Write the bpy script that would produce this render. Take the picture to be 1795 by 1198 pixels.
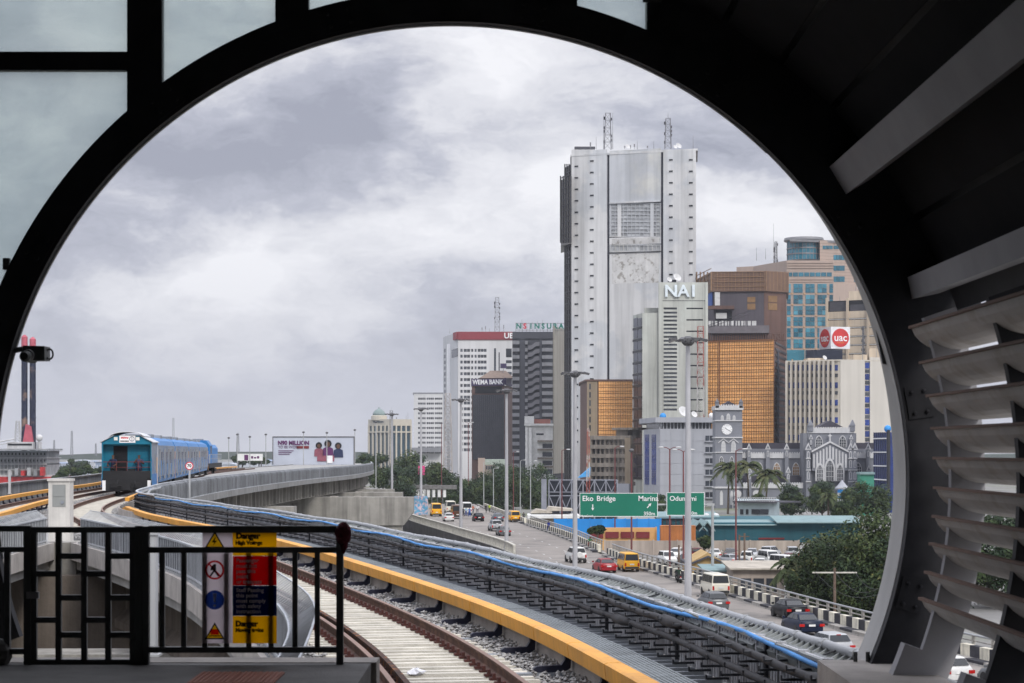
import bpy, math, random
from mathutils import Vector, Matrix
R = math.radians
random.seed(11)
for _o in list(bpy.data.objects): bpy.data.objects.remove(_o)
SC = bpy.context.scene
COL = SC.collection
# ------------------------------------------------------------------ camera
cam_d = bpy.data.cameras.new('camera'); cam = bpy.data.objects.new('camera', cam_d); COL.objects.link(cam)
cam_d.sensor_width = 36; cam_d.sensor_fit = 'HORIZONTAL'; cam_d.lens = 70
cam_d.shift_y = 191 / 1795
cam_d.clip_start = .1; cam_d.clip_end = 9000
cam_d.dof.use_dof = True; cam_d.dof.focus_distance = 70; cam_d.dof.aperture_fstop = 6.3
cam.location = (0, 0, 0); cam.rotation_euler = (R(90), 0, 0)
SC.camera = cam
F, CX, HY = 3490.0, 897.5, 790.0
def P(x, y, Z): return Vector(((x - CX) * Z / F, Z, (HY - y) * Z / F))
def X(x, Z): return (x - CX) * Z / F
def H(y, Z): return (HY - y) * Z / F
# ------------------------------------------------------------------ world: overcast sky
SUN_EL, SUN_AZ = R(37), R(154)
w = bpy.data.worlds.new('World'); SC.world = w; w.use_nodes = True
def sky_world():
    nt = w.node_tree; N = nt.nodes; L = nt.links; N.clear()
    out = N.new('ShaderNodeOutputWorld'); bg = N.new('ShaderNodeBackground')
    tc = N.new('ShaderNodeTexCoord')
    def math_(op, a, b=None, c=None, clamp=False):
        n = N.new('ShaderNodeMath'); n.operation = op; n.use_clamp = clamp
        for i, v in enumerate((a, b, c)):
            if v is None: continue
            if isinstance(v, (int, float)): n.inputs[i].default_value = v
            else: L.new(v, n.inputs[i])
        return n.outputs[0]
    def vmath(op, a, b):
        n = N.new('ShaderNodeVectorMath'); n.operation = op
        L.new(a, n.inputs[0])
        if isinstance(b, tuple): n.inputs[1].default_value = b
        else: L.new(b, n.inputs[1])
        return n.outputs[0] if op != 'DISTANCE' else n.outputs[1]
    def noise(vec, scale, detail, rough=.55, dist=0):
        n = N.new('ShaderNodeTexNoise'); L.new(vec, n.inputs['Vector'])
        n.inputs['Scale'].default_value = scale; n.inputs['Detail'].default_value = detail
        n.inputs['Roughness'].default_value = rough; n.inputs['Distortion'].default_value = dist
        return n
    d = tc.outputs['Generated']
    st = vmath('MULTIPLY', d, (1.0, 1.0, 2.1))
    nw = noise(st, 9.0, 5, .6)
    off = vmath('MULTIPLY', vmath('SUBTRACT', nw.outputs['Color'], (.5, .5, .5)), (.11, .11, .11))
    dw = vmath('ADD', st, off)
    n1 = noise(vmath('ADD', dw, (3.1, .4, 1.7)), 8.5, 9, .58)
    n2 = noise(vmath('ADD', dw, (7.7, 2.2, 5.2)), 13.0, 9, .62)
    val = math_('ADD', math_('MULTIPLY', n1.outputs['Fac'], .52), math_('MULTIPLY', n2.outputs['Fac'], .48))
    val = math_('ADD', math_('MULTIPLY', math_('SUBTRACT', val, .5), 1.4), .5)
    # broad banks of lighter and darker cloud (direction, radius, gain)
    def bank(px, py, r, g):
        v = Vector(((px - CX) / F, 1, (HY - py) / F)).normalized(); v = (v.x, v.y, v.z * 2.1)
        s = math_('SUBTRACT', 1, math_('DIVIDE', vmath('DISTANCE', dw, v), r), clamp=True)
        return math_('MULTIPLY', math_('MULTIPLY', s, s), g)
    for b in ((450, 480, .15, .26), (760, 400, .13, .20), (900, 340, .12, .16), (1000, 300, .07, .2), (1330, 400, .13, .3), (820, 110, .10, .22), (250, 330, .17, -.2), (560, 500, .06, -.14),
              (560, 250, .13, -.2), (1230, 260, .10, -.26), (900, 210, .06, -.12), (620, 640, .16, -.06), (120, 600, .12, -.05), (700, 90, .08, -.1)):
        val = math_('ADD', val, bank(*b))
    ramp = N.new('ShaderNodeValToRGB'); L.new(val, ramp.inputs[0])
    e = ramp.color_ramp.elements
    e[0].position = .31; e[0].color = (.365, .38, .46, 1)
    e[1].position = .76; e[1].color = (.93, .93, .97, 1)
    m = e.new(.45); m.color = (.50, .515, .60, 1)
    m = e.new(.585); m.color = (.74, .745, .80, 1)
    sep = N.new('ShaderNodeSeparateXYZ'); L.new(d, sep.inputs[0])
    z = math_('MAXIMUM', sep.outputs[2], 0)
    # towards the horizon the cloud deck melts into one even grey
    hz = math_('POWER', math_('SUBTRACT', 1, math_('MINIMUM', math_('MULTIPLY', z, 8.5), 1)), 1.5)
    mx = N.new('ShaderNodeMix'); mx.data_type = 'RGBA'
    L.new(math_('MULTIPLY', hz, .85), mx.inputs[0]); L.new(ramp.outputs[0], mx.inputs[6]); mx.inputs[7].default_value = (.61, .62, .69, 1)
    # overcast luminance distribution: the zenith is about three times as bright as the horizon
    gain = math_('ADD', 1.0, math_('MULTIPLY', math_('SUBTRACT', math_('MAXIMUM', z, .2), .2), 3.3))
    mul = N.new('ShaderNodeVectorMath'); mul.operation = 'SCALE'; L.new(mx.outputs[2], mul.inputs[0]); L.new(gain, mul.inputs['Scale'])
    sky = N.new('ShaderNodeTexSky'); sky.sky_type = 'NISHITA'; sky.sun_disc = False
    sky.sun_elevation = SUN_EL; sky.sun_rotation = SUN_AZ
    s2 = N.new('ShaderNodeVectorMath'); s2.operation = 'SCALE'; L.new(sky.outputs[0], s2.inputs[0]); s2.inputs['Scale'].default_value = .003
    add = vmath('ADD', mul.outputs[0], s2.outputs[0])
    L.new(add, bg.inputs[0]); bg.inputs[1].default_value = .82
    L.new(bg.outputs[0], out.inputs[0])
sky_world()
# ------------------------------------------------------------------ sun behind thin cloud
sun_d = bpy.data.lights.new('sun', 'SUN'); sun_d.energy = 1.5; sun_d.angle = R(14); sun_d.color = (1, .96, .9)
sun = bpy.data.objects.new('sun', sun_d); COL.objects.link(sun)
# light travels from behind the camera, high, from the right
sd = Vector((math.sin(R(26)) * math.cos(SUN_EL), -math.cos(R(26)) * math.cos(SUN_EL), math.sin(SUN_EL)))
sun.rotation_euler = sd.to_track_quat('Z', 'Y').to_euler()
vs = SC.view_settings; vs.view_transform = 'Standard'; vs.look = 'None'; vs.exposure = 0.28; vs.gamma = 1; vs.use_curve_mapping = False
SC.cycles.max_bounces = 6; SC.cycles.diffuse_bounces = 3; SC.cycles.transparent_max_bounces = 12
SC.cycles.use_denoising = True
# ------------------------------------------------------------------ materials
MATS = {}
def mat(name, col=(.5, .5, .5), rough=.7, metal=0.0, var=.16, scale=.6, streak=0.0, sscale=1.0, bump=0.0, bscale=20.0, spec=.35, col2=None, c2scale=None, c2=(.5, .62), obj=.06, emit=0.0, trans=0.0):
    """Principled material: base colour with cloudy variation, optional rain streaks, blotches of a second colour, fine bump."""
    if name in MATS: return MATS[name]
    m = bpy.data.materials.new(name); m.use_nodes = True; MATS[name] = m
    nt = m.node_tree; N = nt.nodes; L = nt.links
    b = N['Principled BSDF']
    b.inputs['Roughness'].default_value = rough; b.inputs['Metallic'].default_value = metal
    b.inputs['Specular IOR Level'].default_value = spec
    geo = N.new('ShaderNodeNewGeometry')
    def noise(sc, detail=4, vec=None, stretch=None):
        n = N.new('ShaderNodeTexNoise'); n.inputs['Scale'].default_value = sc; n.inputs['Detail'].default_value = detail
        n.inputs['Roughness'].default_value = .6
        if stretch:
            mp = N.new('ShaderNodeMapping'); mp.inputs['Scale'].default_value = stretch
            L.new(geo.outputs['Position'], mp.inputs[0]); L.new(mp.outputs[0], n.inputs['Vector'])
        else: L.new(geo.outputs['Position'], n.inputs['Vector'])
        return n.outputs['Fac']
    def rng(sock, a, b_, c, d, clamp=True):
        n = N.new('ShaderNodeMapRange'); n.clamp = clamp
        L.new(sock, n.inputs[0])
        for i, v in enumerate((a, b_, c, d)): n.inputs[i + 1].default_value = v
        return n.outputs[0]
    base = N.new('ShaderNodeRGB'); base.outputs[0].default_value = (*col, 1); cur = base.outputs[0]
    if col2:
        f = rng(noise(c2scale or scale, 5), c2[0], c2[1], 0, 1)
        mx = N.new('ShaderNodeMix'); mx.data_type = 'RGBA'; L.new(f, mx.inputs[0]); L.new(cur, mx.inputs[6]); mx.inputs[7].default_value = (*col2, 1); cur = mx.outputs[2]
    k = rng(noise(scale, 6), .3, .7, 1 - var, 1 + var)
    def mulv(a, s):
        n = N.new('ShaderNodeVectorMath'); n.operation = 'SCALE'; L.new(a, n.inputs[0]); L.new(s, n.inputs['Scale']); return n.outputs[0]
    cur = mulv(cur, k)
    if streak:
        s = rng(noise(sscale, 5, stretch=(1, 1, .045)), .42, .72, 1, 1 - streak)
        cur = mulv(cur, s)
    if obj:
        oi = N.new('ShaderNodeObjectInfo'); cur = mulv(cur, rng(oi.outputs['Random'], 0, 1, 1 - obj, 1 + obj))
    L.new(cur, b.inputs['Base Color'])
    if bump:
        bp = N.new('ShaderNodeBump'); bp.inputs['Strength'].default_value = bump; bp.inputs['Distance'].default_value = .05
        L.new(noise(bscale, 4), bp.inputs['Height']); L.new(bp.outputs[0], b.inputs['Normal'])
    if emit:
        L.new(cur, b.inputs['Emission Color']); b.inputs['Emission Strength'].default_value = emit
    if trans:      # thin sheet that lets light through from behind
        tr = N.new('ShaderNodeBsdfTranslucent'); L.new(cur, tr.inputs[0]); ms = N.new('ShaderNodeMixShader'); ms.inputs[0].default_value = trans
        L.new(b.outputs[0], ms.inputs[1]); L.new(tr.outputs[0], ms.inputs[2]); L.new(ms.outputs[0], N['Material Output'].inputs[0])
    return m
def glass_tint(name, col, gloss=.08):
    m = bpy.data.materials.new(name); m.use_nodes = True; nt = m.node_tree; N = nt.nodes; L = nt.links
    N.remove(N['Principled BSDF'])
    t = N.new('ShaderNodeBsdfTransparent'); t.inputs[0].default_value = (*col, 1)
    g = N.new('ShaderNodeBsdfGlossy'); g.inputs['Roughness'].default_value = .08
    tl = N.new('ShaderNodeBsdfTranslucent')
    geo = N.new('ShaderNodeNewGeometry'); n = N.new('ShaderNodeTexNoise'); n.inputs['Scale'].default_value = 1.1; n.inputs['Detail'].default_value = 6
    L.new(geo.outputs['Position'], n.inputs['Vector'])
    r = N.new('ShaderNodeValToRGB'); L.new(n.outputs['Fac'], r.inputs[0])
    r.color_ramp.elements[0].position = .3; r.color_ramp.elements[0].color = (.52, .60, .60, 1); r.color_ramp.elements[1].position = .7; r.color_ramp.elements[1].color = (.74, .79, .76, 1)
    L.new(r.outputs[0], tl.inputs[0])
    a = N.new('ShaderNodeMixShader'); a.inputs[0].default_value = .3; L.new(t.outputs[0], a.inputs[1]); L.new(tl.outputs[0], a.inputs[2])
    b = N.new('ShaderNodeMixShader'); b.inputs[0].default_value = gloss; L.new(a.outputs[0], b.inputs[1]); L.new(g.outputs[0], b.inputs[2])
    L.new(b.outputs[0], N['Material Output'].inputs[0]); MATS[name] = m
    return m
def ink(name, col):
    # print on a thin sheet: filters the light that passes through
    m = bpy.data.materials.new(name); m.use_nodes = True; nt = m.node_tree; N = nt.nodes; L = nt.links; N.remove(N['Principled BSDF'])
    t = N.new('ShaderNodeBsdfTransparent'); t.inputs[0].default_value = (*col, 1); d = N.new('ShaderNodeBsdfDiffuse'); d.inputs[0].default_value = (*[c * .8 for c in col], 1); x = N.new('ShaderNodeMixShader'); x.inputs[0].default_value = .15
    L.new(t.outputs[0], x.inputs[1]); L.new(d.outputs[0], x.inputs[2]); L.new(x.outputs[0], N['Material Output'].inputs[0]); MATS[name] = m; return m
# ------------------------------------------------------------------ mesh building
class MB:
    def __init__(s): s.v = []; s.f = []; s.m = []; s.mi = 0
    def add(s, vs, fs):
        o = len(s.v); s.v += [tuple(v) for v in vs]; s.f += [tuple(i + o for i in f) for f in fs]; s.m += [s.mi] * len(fs); return s
    def box(s, x0, x1, y0, y1, z0, z1, M=None):
        v = [(x0, y0, z0), (x1, y0, z0), (x1, y1, z0), (x0, y1, z0), (x0, y0, z1), (x1, y0, z1), (x1, y1, z1), (x0, y1, z1)]
        if M is not None: v = [M @ Vector(p) for p in v]
        return s.add(v, [(0, 3, 2, 1), (4, 5, 6, 7), (0, 1, 5, 4), (1, 2, 6, 5), (2, 3, 7, 6), (3, 0, 4, 7)])
    def hexa(s, v): return s.add(v, [(0, 3, 2, 1), (4, 5, 6, 7), (0, 1, 5, 4), (1, 2, 6, 5), (2, 3, 7, 6), (3, 0, 4, 7)])
    def tube(s, p0, p1, r0, r1=None, n=8, caps=True):
        r1 = r0 if r1 is None else r1; p0 = Vector(p0); p1 = Vector(p1); d = (p1 - p0)
        if d.length < 1e-6: return s
        q = d.normalized().to_track_quat('Z', 'Y'); vs = []
        for p, r in ((p0, r0), (p1, r1)):
            for i in range(n):
                a = 2 * math.pi * i / n + math.pi / n; vs.append(p + q @ Vector((r * math.cos(a), r * math.sin(a), 0)))
        fs = [(i, (i + 1) % n, n + (i + 1) % n, n + i) for i in range(n)]
        if caps: fs += [tuple(range(n - 1, -1, -1)), tuple(range(n, 2 * n))]
        return s.add(vs, fs)
    def path(s, pts, r, n=8):
        pts = [Vector(p) for p in pts]; vs = []; fs = []
        for k, p in enumerate(pts):
            t = (pts[min(k + 1, len(pts) - 1)] - pts[max(k - 1, 0)]).normalized(); q = t.to_track_quat('Z', 'Y')
            rr = r[k] if isinstance(r, (list, tuple)) else r
            # stable frame
            side = t.cross(Vector((0, 0, 1)))
            side = side.normalized() if side.length > 1e-4 else Vector((1, 0, 0)); up = side.cross(t)
            for i in range(n):
                a = 2 * math.pi * i / n; vs.append(p + side * (rr * math.cos(a)) + up * (rr * math.sin(a)))
        for k in range(len(pts) - 1):
            for i in range(n): fs.append((k * n + i, k * n + (i + 1) % n, (k + 1) * n + (i + 1) % n, (k + 1) * n + i))
        fs += [tuple(range(n - 1, -1, -1)), tuple(range((len(pts) - 1) * n, len(pts) * n))]
        return s.add(vs, fs)
    def sweep(s, prof, pts, closed=True):
        """profile of (offset right of travel, z) swept along world points"""
        n = len(prof); vs = []; fs = []
        for k, (p, nr) in enumerate(pts):
            for (o, z) in prof: vs.append((p.x + nr.x * o, p.y + nr.y * o, p.z + z))
        for k in range(len(pts) - 1):
            for i in range(n if closed else n - 1): fs.append((k * n + i, (k + 1) * n + i, (k + 1) * n + (i + 1) % n, k * n + (i + 1) % n))
        if closed: fs += [tuple(range(n)), tuple(range((len(pts) - 1) * n, len(pts) * n))[::-1]]
        return s.add(vs, fs)
    def prism(s, poly, y0, y1, M=None):
        """polygon in x,z extruded along y"""
        n = len(poly); v = [(x, y0, z) for x, z in poly] + [(x, y1, z) for x, z in poly]
        if M is not None: v = [M @ Vector(p) for p in v]
        return s.add(v, [tuple(range(n)), tuple(range(n, 2 * n))[::-1]] + [(i, n + i, n + (i + 1) % n, (i + 1) % n) for i in range(n)])
    def footprint(s, poly, z0, z1):
        n = len(poly); v = [(x, y, z0) for x, y in poly] + [(x, y, z1) for x, y in poly]
        return s.add(v, [tuple(range(n))[::-1], tuple(range(n, 2 * n))] + [(i, (i + 1) % n, n + (i + 1) % n, n + i) for i in range(n)])
    def sphere(s, c, rx, ry=None, rz=None, nu=10, nv=7, v0=0.0):
        ry = ry or rx; rz = rz or rx; vs = []; fs = []
        for j in range(nv + 1):
            th = v0 + (math.pi - v0) * 0 + (math.pi) * j / nv
            for i in range(nu):
                a = 2 * math.pi * i / nu; vs.append((c[0] + rx * math.sin(th) * math.cos(a), c[1] + ry * math.sin(th) * math.sin(a), c[2] + rz * math.cos(th)))
        for j in range(nv):
            for i in range(nu): fs.append((j * nu + i, (j + 1) * nu + i, (j + 1) * nu + (i + 1) % nu, j * nu + (i + 1) % nu))
        return s.add(vs, fs)
    def lathe(s, prof, c=(0, 0, 0), n=12):
        vs = []; fs = []
        for r, z in prof:
            for i in range(n):
                a = 2 * math.pi * i / n; vs.append((c[0] + r * math.cos(a), c[1] + r * math.sin(a), c[2] + z))
        for j in range(len(prof) - 1):
            for i in range(n): fs.append((j * n + i, j * n + (i + 1) % n, (j + 1) * n + (i + 1) % n, (j + 1) * n + i))
        fs += [tuple(range(n))[::-1], tuple(range((len(prof) - 1) * n, len(prof) * n))]
        return s.add(vs, fs)
    def mesh(s, name, mats, smooth=False):
        me = bpy.data.meshes.new(name); me.from_pydata(s.v, [], s.f)
        for m in (mats if isinstance(mats, (list, tuple)) else [mats]): me.materials.append(m)
        if any(s.m): me.polygons.foreach_set('material_index', s.m)
        if smooth: me.polygons.foreach_set('use_smooth', [True] * len(s.f))
        me.update(); return me
    def build(s, name, mats, parent=None, loc=(0, 0, 0), smooth=False, rot=0):
        return link(name, s.mesh(name, mats, smooth), parent, loc, rot)
def link(name, data, parent=None, loc=(0, 0, 0), rot=0, scale=None):
    o = bpy.data.objects.new(name, data); COL.objects.link(o); o.location = loc
    if rot: o.rotation_euler = (0, 0, rot) if isinstance(rot, (int, float)) else rot
    if scale: o.scale = scale
    if parent: o.parent = parent
    return o
def tag(o, label=None, cat=None, group=None, kind=None):
    if label: o['label'] = label
    if cat: o['category'] = cat
    if group: o['group'] = group
    if kind or cat: o['kind'] = kind or 'thing'
    return o
def thing(name, label, cat, loc=(0, 0, 0), rot=0, group=None): return tag(link(name, None, None, loc, rot), label, cat, group)
def stuff(o): o['kind'] = 'stuff'; return o
UNIT = {}
def unit(m):
    if m.name not in UNIT: UNIT[m.name] = MB().box(-.5, .5, -.5, .5, -.5, .5).mesh('block', m)
    return UNIT[m.name]
def blk(name, m, parent, c, size, rot=0): return link(name, unit(m), parent, c, rot, size)
def copy_tree(o, parent=None):
    c = o.copy(); COL.objects.link(c); c.parent = parent
    for ch in list(o.children): copy_tree(ch, c)
    return c
def text(name, s, m, parent, loc, size, rot=(R(90), 0, 0), extrude=.01, align='CENTER', sx=1.0, bold=0.0):
    cu = bpy.data.curves.new(name, 'FONT'); cu.body = s; cu.size = size; cu.extrude = extrude; cu.align_x = align; cu.align_y = 'CENTER'; cu.offset = bold; cu.resolution_u = 3
    t = bpy.data.objects.new(name, cu); me = bpy.data.meshes.new_from_object(t); bpy.data.objects.remove(t); bpy.data.curves.remove(cu)
    me.materials.clear(); me.materials.append(m)
    o = link(name, me, parent, loc, rot); o.scale = (sx, 1, 1); return o
class Curve:
    """plan curve through (Y, X) control points, resampled by arc length"""
    def __init__(s, pts, step=.25):
        pts = sorted(pts); q = []
        for k in range(len(pts) - 1):
            p0 = pts[max(k - 1, 0)]; p1 = pts[k]; p2 = pts[k + 1]; p3 = pts[min(k + 2, len(pts) - 1)]
            m1 = (p2[1] - p0[1]) / (p2[0] - p0[0]); m2 = (p3[1] - p1[1]) / (p3[0] - p1[0]); h = p2[0] - p1[0]
            n = max(2, int(h / .5))
            for i in range(n):
                t = i / n; t2 = t * t; t3 = t2 * t
                q.append((p1[0] + h * t, (2 * t3 - 3 * t2 + 1) * p1[1] + (t3 - 2 * t2 + t) * h * m1 + (-2 * t3 + 3 * t2) * p2[1] + (t3 - t2) * h * m2))
        q.append(pts[-1]); s.q = [Vector((x, y, 0)) for y, x in q]
        s.s = [0]
        for a, b in zip(s.q, s.q[1:]): s.s.append(s.s[-1] + (b - a).length)
        s.len = s.s[-1]
    def at(s, d):
        d = min(max(d, 0), s.len - 1e-4); lo, hi = 0, len(s.s) - 1
        while hi - lo > 1:
            m = (lo + hi) // 2
            if s.s[m] <= d: lo = m
            else: hi = m
        t = (d - s.s[lo]) / (s.s[hi] - s.s[lo]); p = s.q[lo].lerp(s.q[hi], t)
        a = s.q[max(lo - 2, 0)]; b = s.q[min(hi + 2, len(s.q) - 1)]; tg = (b - a).normalized()
        return p, Vector((tg.y, -tg.x, 0)), tg          # point, right-hand normal, tangent
    def x(s, Y): # X at a given Y
        lo, hi = 0, len(s.q) - 1
        while hi - lo > 1:
            m = (lo + hi) // 2
            if s.q[m].y <= Y: lo = m
            else: hi = m
        t = (Y - s.q[lo].y) / (s.q[hi].y - s.q[lo].y); return s.q[lo].x + t * (s.q[hi].x - s.q[lo].x)
    def d_at(s, Y):
        for p, d in zip(s.q, s.s):
            if p.y >= Y: return d
        return s.len
    def run(s, d0, d1, step, z=0, off=0):
        n = max(1, int(math.ceil((d1 - d0) / step))); o = []
        for i in range(n + 1):
            p, nr, tg = s.at(d0 + (d1 - d0) * i / n); o.append((Vector((p.x + nr.x * off, p.y + nr.y * off, z)), nr))
        return o
def heading(tg): return math.atan2(-tg.x, tg.y)
GROUND = -15.0
# ================================================================== the station end: platform, arch, gable, louvres
m_dark = mat('charcoal_paint', (.028, .028, .032), .6, var=.35, scale=2.5, spec=.15)
m_black = mat('black_steel', (.085, .09, .09), .5, var=.25)
m_beam = mat('grey_painted_beam', (.30, .295, .31), .6, var=.12, scale=1.2, streak=.12)
m_slat = mat('louvre_grey', (.46, .44, .42), .6, var=.18, scale=1.5, col2=(.36, .33, .30), c2scale=3, streak=.0)
m_rust_edge = mat('louvre_edge_dust', (.20, .13, .10), .8)
m_ceiling = mat('ceiling_panel_dark', (.026, .025, .027), .9, var=.25, spec=.05)
m_trim_lit = mat('arch_trim_lit_grey', (.42, .42, .41), .6, var=.12, scale=1.5, streak=.15)  # paler grey carries the outside light on the arch's inner edge
m_plat = mat('platform_concrete', (.16, .155, .15), .8, var=.3, scale=1.5, bump=.3, bscale=30)
m_conc = mat('viaduct_concrete', (.33, .315, .285), .85, var=.22, scale=.5, streak=.55, sscale=1.3, bump=.25, bscale=8)
m_conc_light = mat('kerb_concrete', (.40, .37, .34), .85, var=.2, scale=2, streak=.2, bump=.3, bscale=25)
m_pane = glass_tint('frosted_gable_glass', (.90, .95, .94))
ZA = 16.0; AC = P(790, 842, ZA); AR = 804 * ZA / F; AO = 861 * ZA / F
FLOOR = -1.6
pl = tag(MB().box(-9, -1.06, -10, 15.3, -2.6, FLOOR).build('platform', m_plat), kind='structure')
MB().box(-9, -1.02, 14.98, 15.34, -2.6, FLOOR + .006).build('platform_edge', m_conc_light, pl)
m_tact = mat('tactile_brown', (.30, .11, .07), .7)
for i in range(4):
    x0 = X(345, 14.05) + i * .15
    t = MB(); t.box(x0, x0 + .144, 13.55, 14.28, FLOOR + .002, FLOOR + .012)
    for k in range(4): t.box(x0 + .015 + k * .034, x0 + .03 + k * .034, 13.57, 14.26, FLOOR + .012, FLOOR + .018)
    t.build('tactile_tile', m_tact, pl)
def arc_band(mb, c, r0, r1, a0, a1, y0, y1, n=72):
    vs = []; fs = []
    for i in range(n + 1):
        a = a0 + (a1 - a0) * i / n; ca, sa = math.cos(a), math.sin(a)
        ya0 = y0(a) if callable(y0) else y0; ya1 = y1(a) if callable(y1) else y1
        for r, y in ((r0, ya0), (r1, ya0), (r1, ya1), (r0, ya1)): vs.append((c.x + r * ca, y, c.z + r * sa))
    for i in range(n):
        for k in range(4): fs.append((i * 4 + k, i * 4 + (k + 1) % 4, (i + 1) * 4 + (k + 1) % 4, (i + 1) * 4 + k))
    fs += [(3, 2, 1, 0), (n * 4, n * 4 + 1, n * 4 + 2, n * 4 + 3)]
    return mb.add(vs, fs)
arch = thing('station_arch', 'dark round arch closing the end of the station hall', 'arch', (AC.x, ZA, FLOOR))
def rel(o, par): o.parent = par; o.location = Vector(o.location) - Vector(par.location); return o
AB = R(-24); 
rel(arc_band(MB(), AC, AR, AO, R(-24), R(200), ZA, ZA + .12, 120).build('arch_rib', m_dark, smooth=False), arch)
def tdep(a):
    d = math.degrees(a)
    t = max(0, min(1, (44 - d) / 44)); return ZA + .13 + .5 * t * t * (3 - 2 * t) + .02
rel(arc_band(MB(), AC, AR - .004, AR + .05, R(-24), R(46), ZA + .122, tdep, 60).build('arch_lit_trim', m_trim_lit), arch)  # lit inner face of the arch, put into a pale tapering strip
rel(arc_band(MB(), AC, AR - .012, AR - .004, R(46), R(190), ZA + .10, ZA + .135, 90).build('arch_lip', m_trim_lit), arch)
# dark casing between arch rib and louvres
rel(arc_band(MB(), AC, AO, AO + .55, R(17), R(66), ZA + .01, ZA + .1, 30).build('gable_plate', m_dark), arch)
rel(arc_band(MB(), AC, AO, AO + .30, R(-24), R(17), ZA + .01, ZA + .1, 30).build('casing', m_dark), arch)
for k in range(9):
    a = R(-14 + k * 23.5); rel(arc_band(MB(), AC, AR + .03, AO - .03, a - .035, a + .035, ZA - .012, ZA - .0005, 3).build('splice_plate', m_dark), arch)
    for q in (-.022, .022):
        for r_ in (AR + .08, AO - .08): rel(MB().lathe([(.016, 0), (.016, .02), (.008, .024)], n=6).build('bolt', m_dark, None, (AC.x + r_ * math.cos(a + q), ZA - .012, AC.z + r_ * math.sin(a + q)), rot=(R(90), 0, 0)), arch)
# gable glazing
gab = thing('gable_glazing', 'black framed gable of pale blue-green glass panes above the arch', 'window wall', (AC.x, ZA + .06, AC.z + AR))
def gpx(x): return X(x, ZA)
def gpy(y): return H(y, ZA)
TOPZ = 4.6
for a, b in ((222, 283), (482, 540), (953, 1012), (-330, -280)):
    zb = AC.z + math.sqrt(max(AO ** 2 - (gpx((a + b) / 2) - AC.x) ** 2, 0)) - .12
    rel(MB().box(gpx(a), gpx(b), ZA + .015, ZA + .13, zb, TOPZ).build('mullion', m_dark), gab)
rel(MB().box(gpx(-330), gpx(222), ZA + .02, ZA + .12, gpy(122), gpy(90)).build('transom', m_dark), gab)
rel(MB().box(gpx(1133), 3.3, ZA + .102, ZA + .16, 3.15, TOPZ).build('gable_plate', m_dark), gab)
rel(MB().box(-9, 4, ZA + .02, ZA + .14, TOPZ - .05, TOPZ + .2).build('head_beam', m_dark), gab)
def pane(x0, x1, ztop, zmin=None):
    xs = [gpx(x0) + (gpx(x1) - gpx(x0)) * i / 10 for i in range(11)]; low = []
    for x in xs:
        dx = x - AC.x; z = AC.z + math.sqrt(max(AO ** 2 - dx * dx, 0)) - .05 if abs(dx) < AO else AC.z - 1
        if zmin is not None: z = max(z, zmin)
        low.append((x, min(z, ztop - .01)))
    poly = [(xs[0], ztop), (xs[-1], ztop)] + low[::-1]
    rel(MB().prism(poly, ZA + .06, ZA + .072).build('pane', m_pane), gab)
pane(222 - 560, 224, gpy(120)); pane(222 - 560, 224, TOPZ, gpy(92)); pane(281, 484, TOPZ); pane(538, 955, TOPZ); pane(1010, 1135, TOPZ)
for (px, py) in ((8, 462),): rel(MB().box(gpx(px - 5), gpx(px + 6), ZA + .03, ZA + .1, gpy(py + 10), gpy(py - 10)).build('glass_clip', m_black), gab)
# roof
roof = tag(MB().box(-9, 1.2, -10, ZA + .02, TOPZ, TOPZ + .15).build('station_ceiling', m_ceiling), kind='structure')
tag(MB().box(-9.2, -9, -10, ZA, -2.6, TOPZ).box(-9, 6, -10.2, -10, -3, TOPZ).box(1.05, 1.2, -10, ZA, 3.6, TOPZ).build('station_wall_added', m_ceiling), kind='structure')  # left and back walls are unseen, added to keep the hall dark
shell = thing('barrel_roof', 'dark curved station roof of panels above the louvres', 'roof', (3.4, 8, 1.2))
nst = 7
for i in range(nst):
    a0 = R(22 + (74 - 22) * i / nst + .35); a1 = R(22 + (74 - 22) * (i + 1) / nst - .35)
    for (ya, yb) in ((-10, 4.9), (5, 10.4), (10.5, ZA)):
        rel(arc_band(MB(), AC, 4.28, 4.34, a0, a1, ya, yb, 5).build('ceiling_panel', m_ceiling), shell)
rel(arc_band(MB(), AC, 4.36, 4.42, R(21), R(82), -10, ZA + .1, 12).build('roof_skin', m_dark), shell)
rel(arc_band(MB(), AC, 4.2, 4.27, R(18.6), R(22.6), -10, 15.6, 4).build('eaves_board', m_dark), shell)
# two longitudinal beams of the roof
for (x0, y0, x1, y1, h) in ((1455, 292, 1484, 340, .16), (1592, 486, 1600, 524, .13)):
    a = P(x0, y0, ZA - .05); b = P(x1, y1, ZA - .05); bm = MB()
    d = (b - a); nrm = Vector((d.z, 0, -d.x)).normalized()
    if nrm.x < 0: nrm = -nrm
    prof = [a, b, b + nrm * .22 + d * .0, a + nrm * .22]
    bm.prism([(p.x, p.z) for p in prof], -10, ZA - .02)
    rel(bm.build('roof_beam', m_beam), shell)
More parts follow.
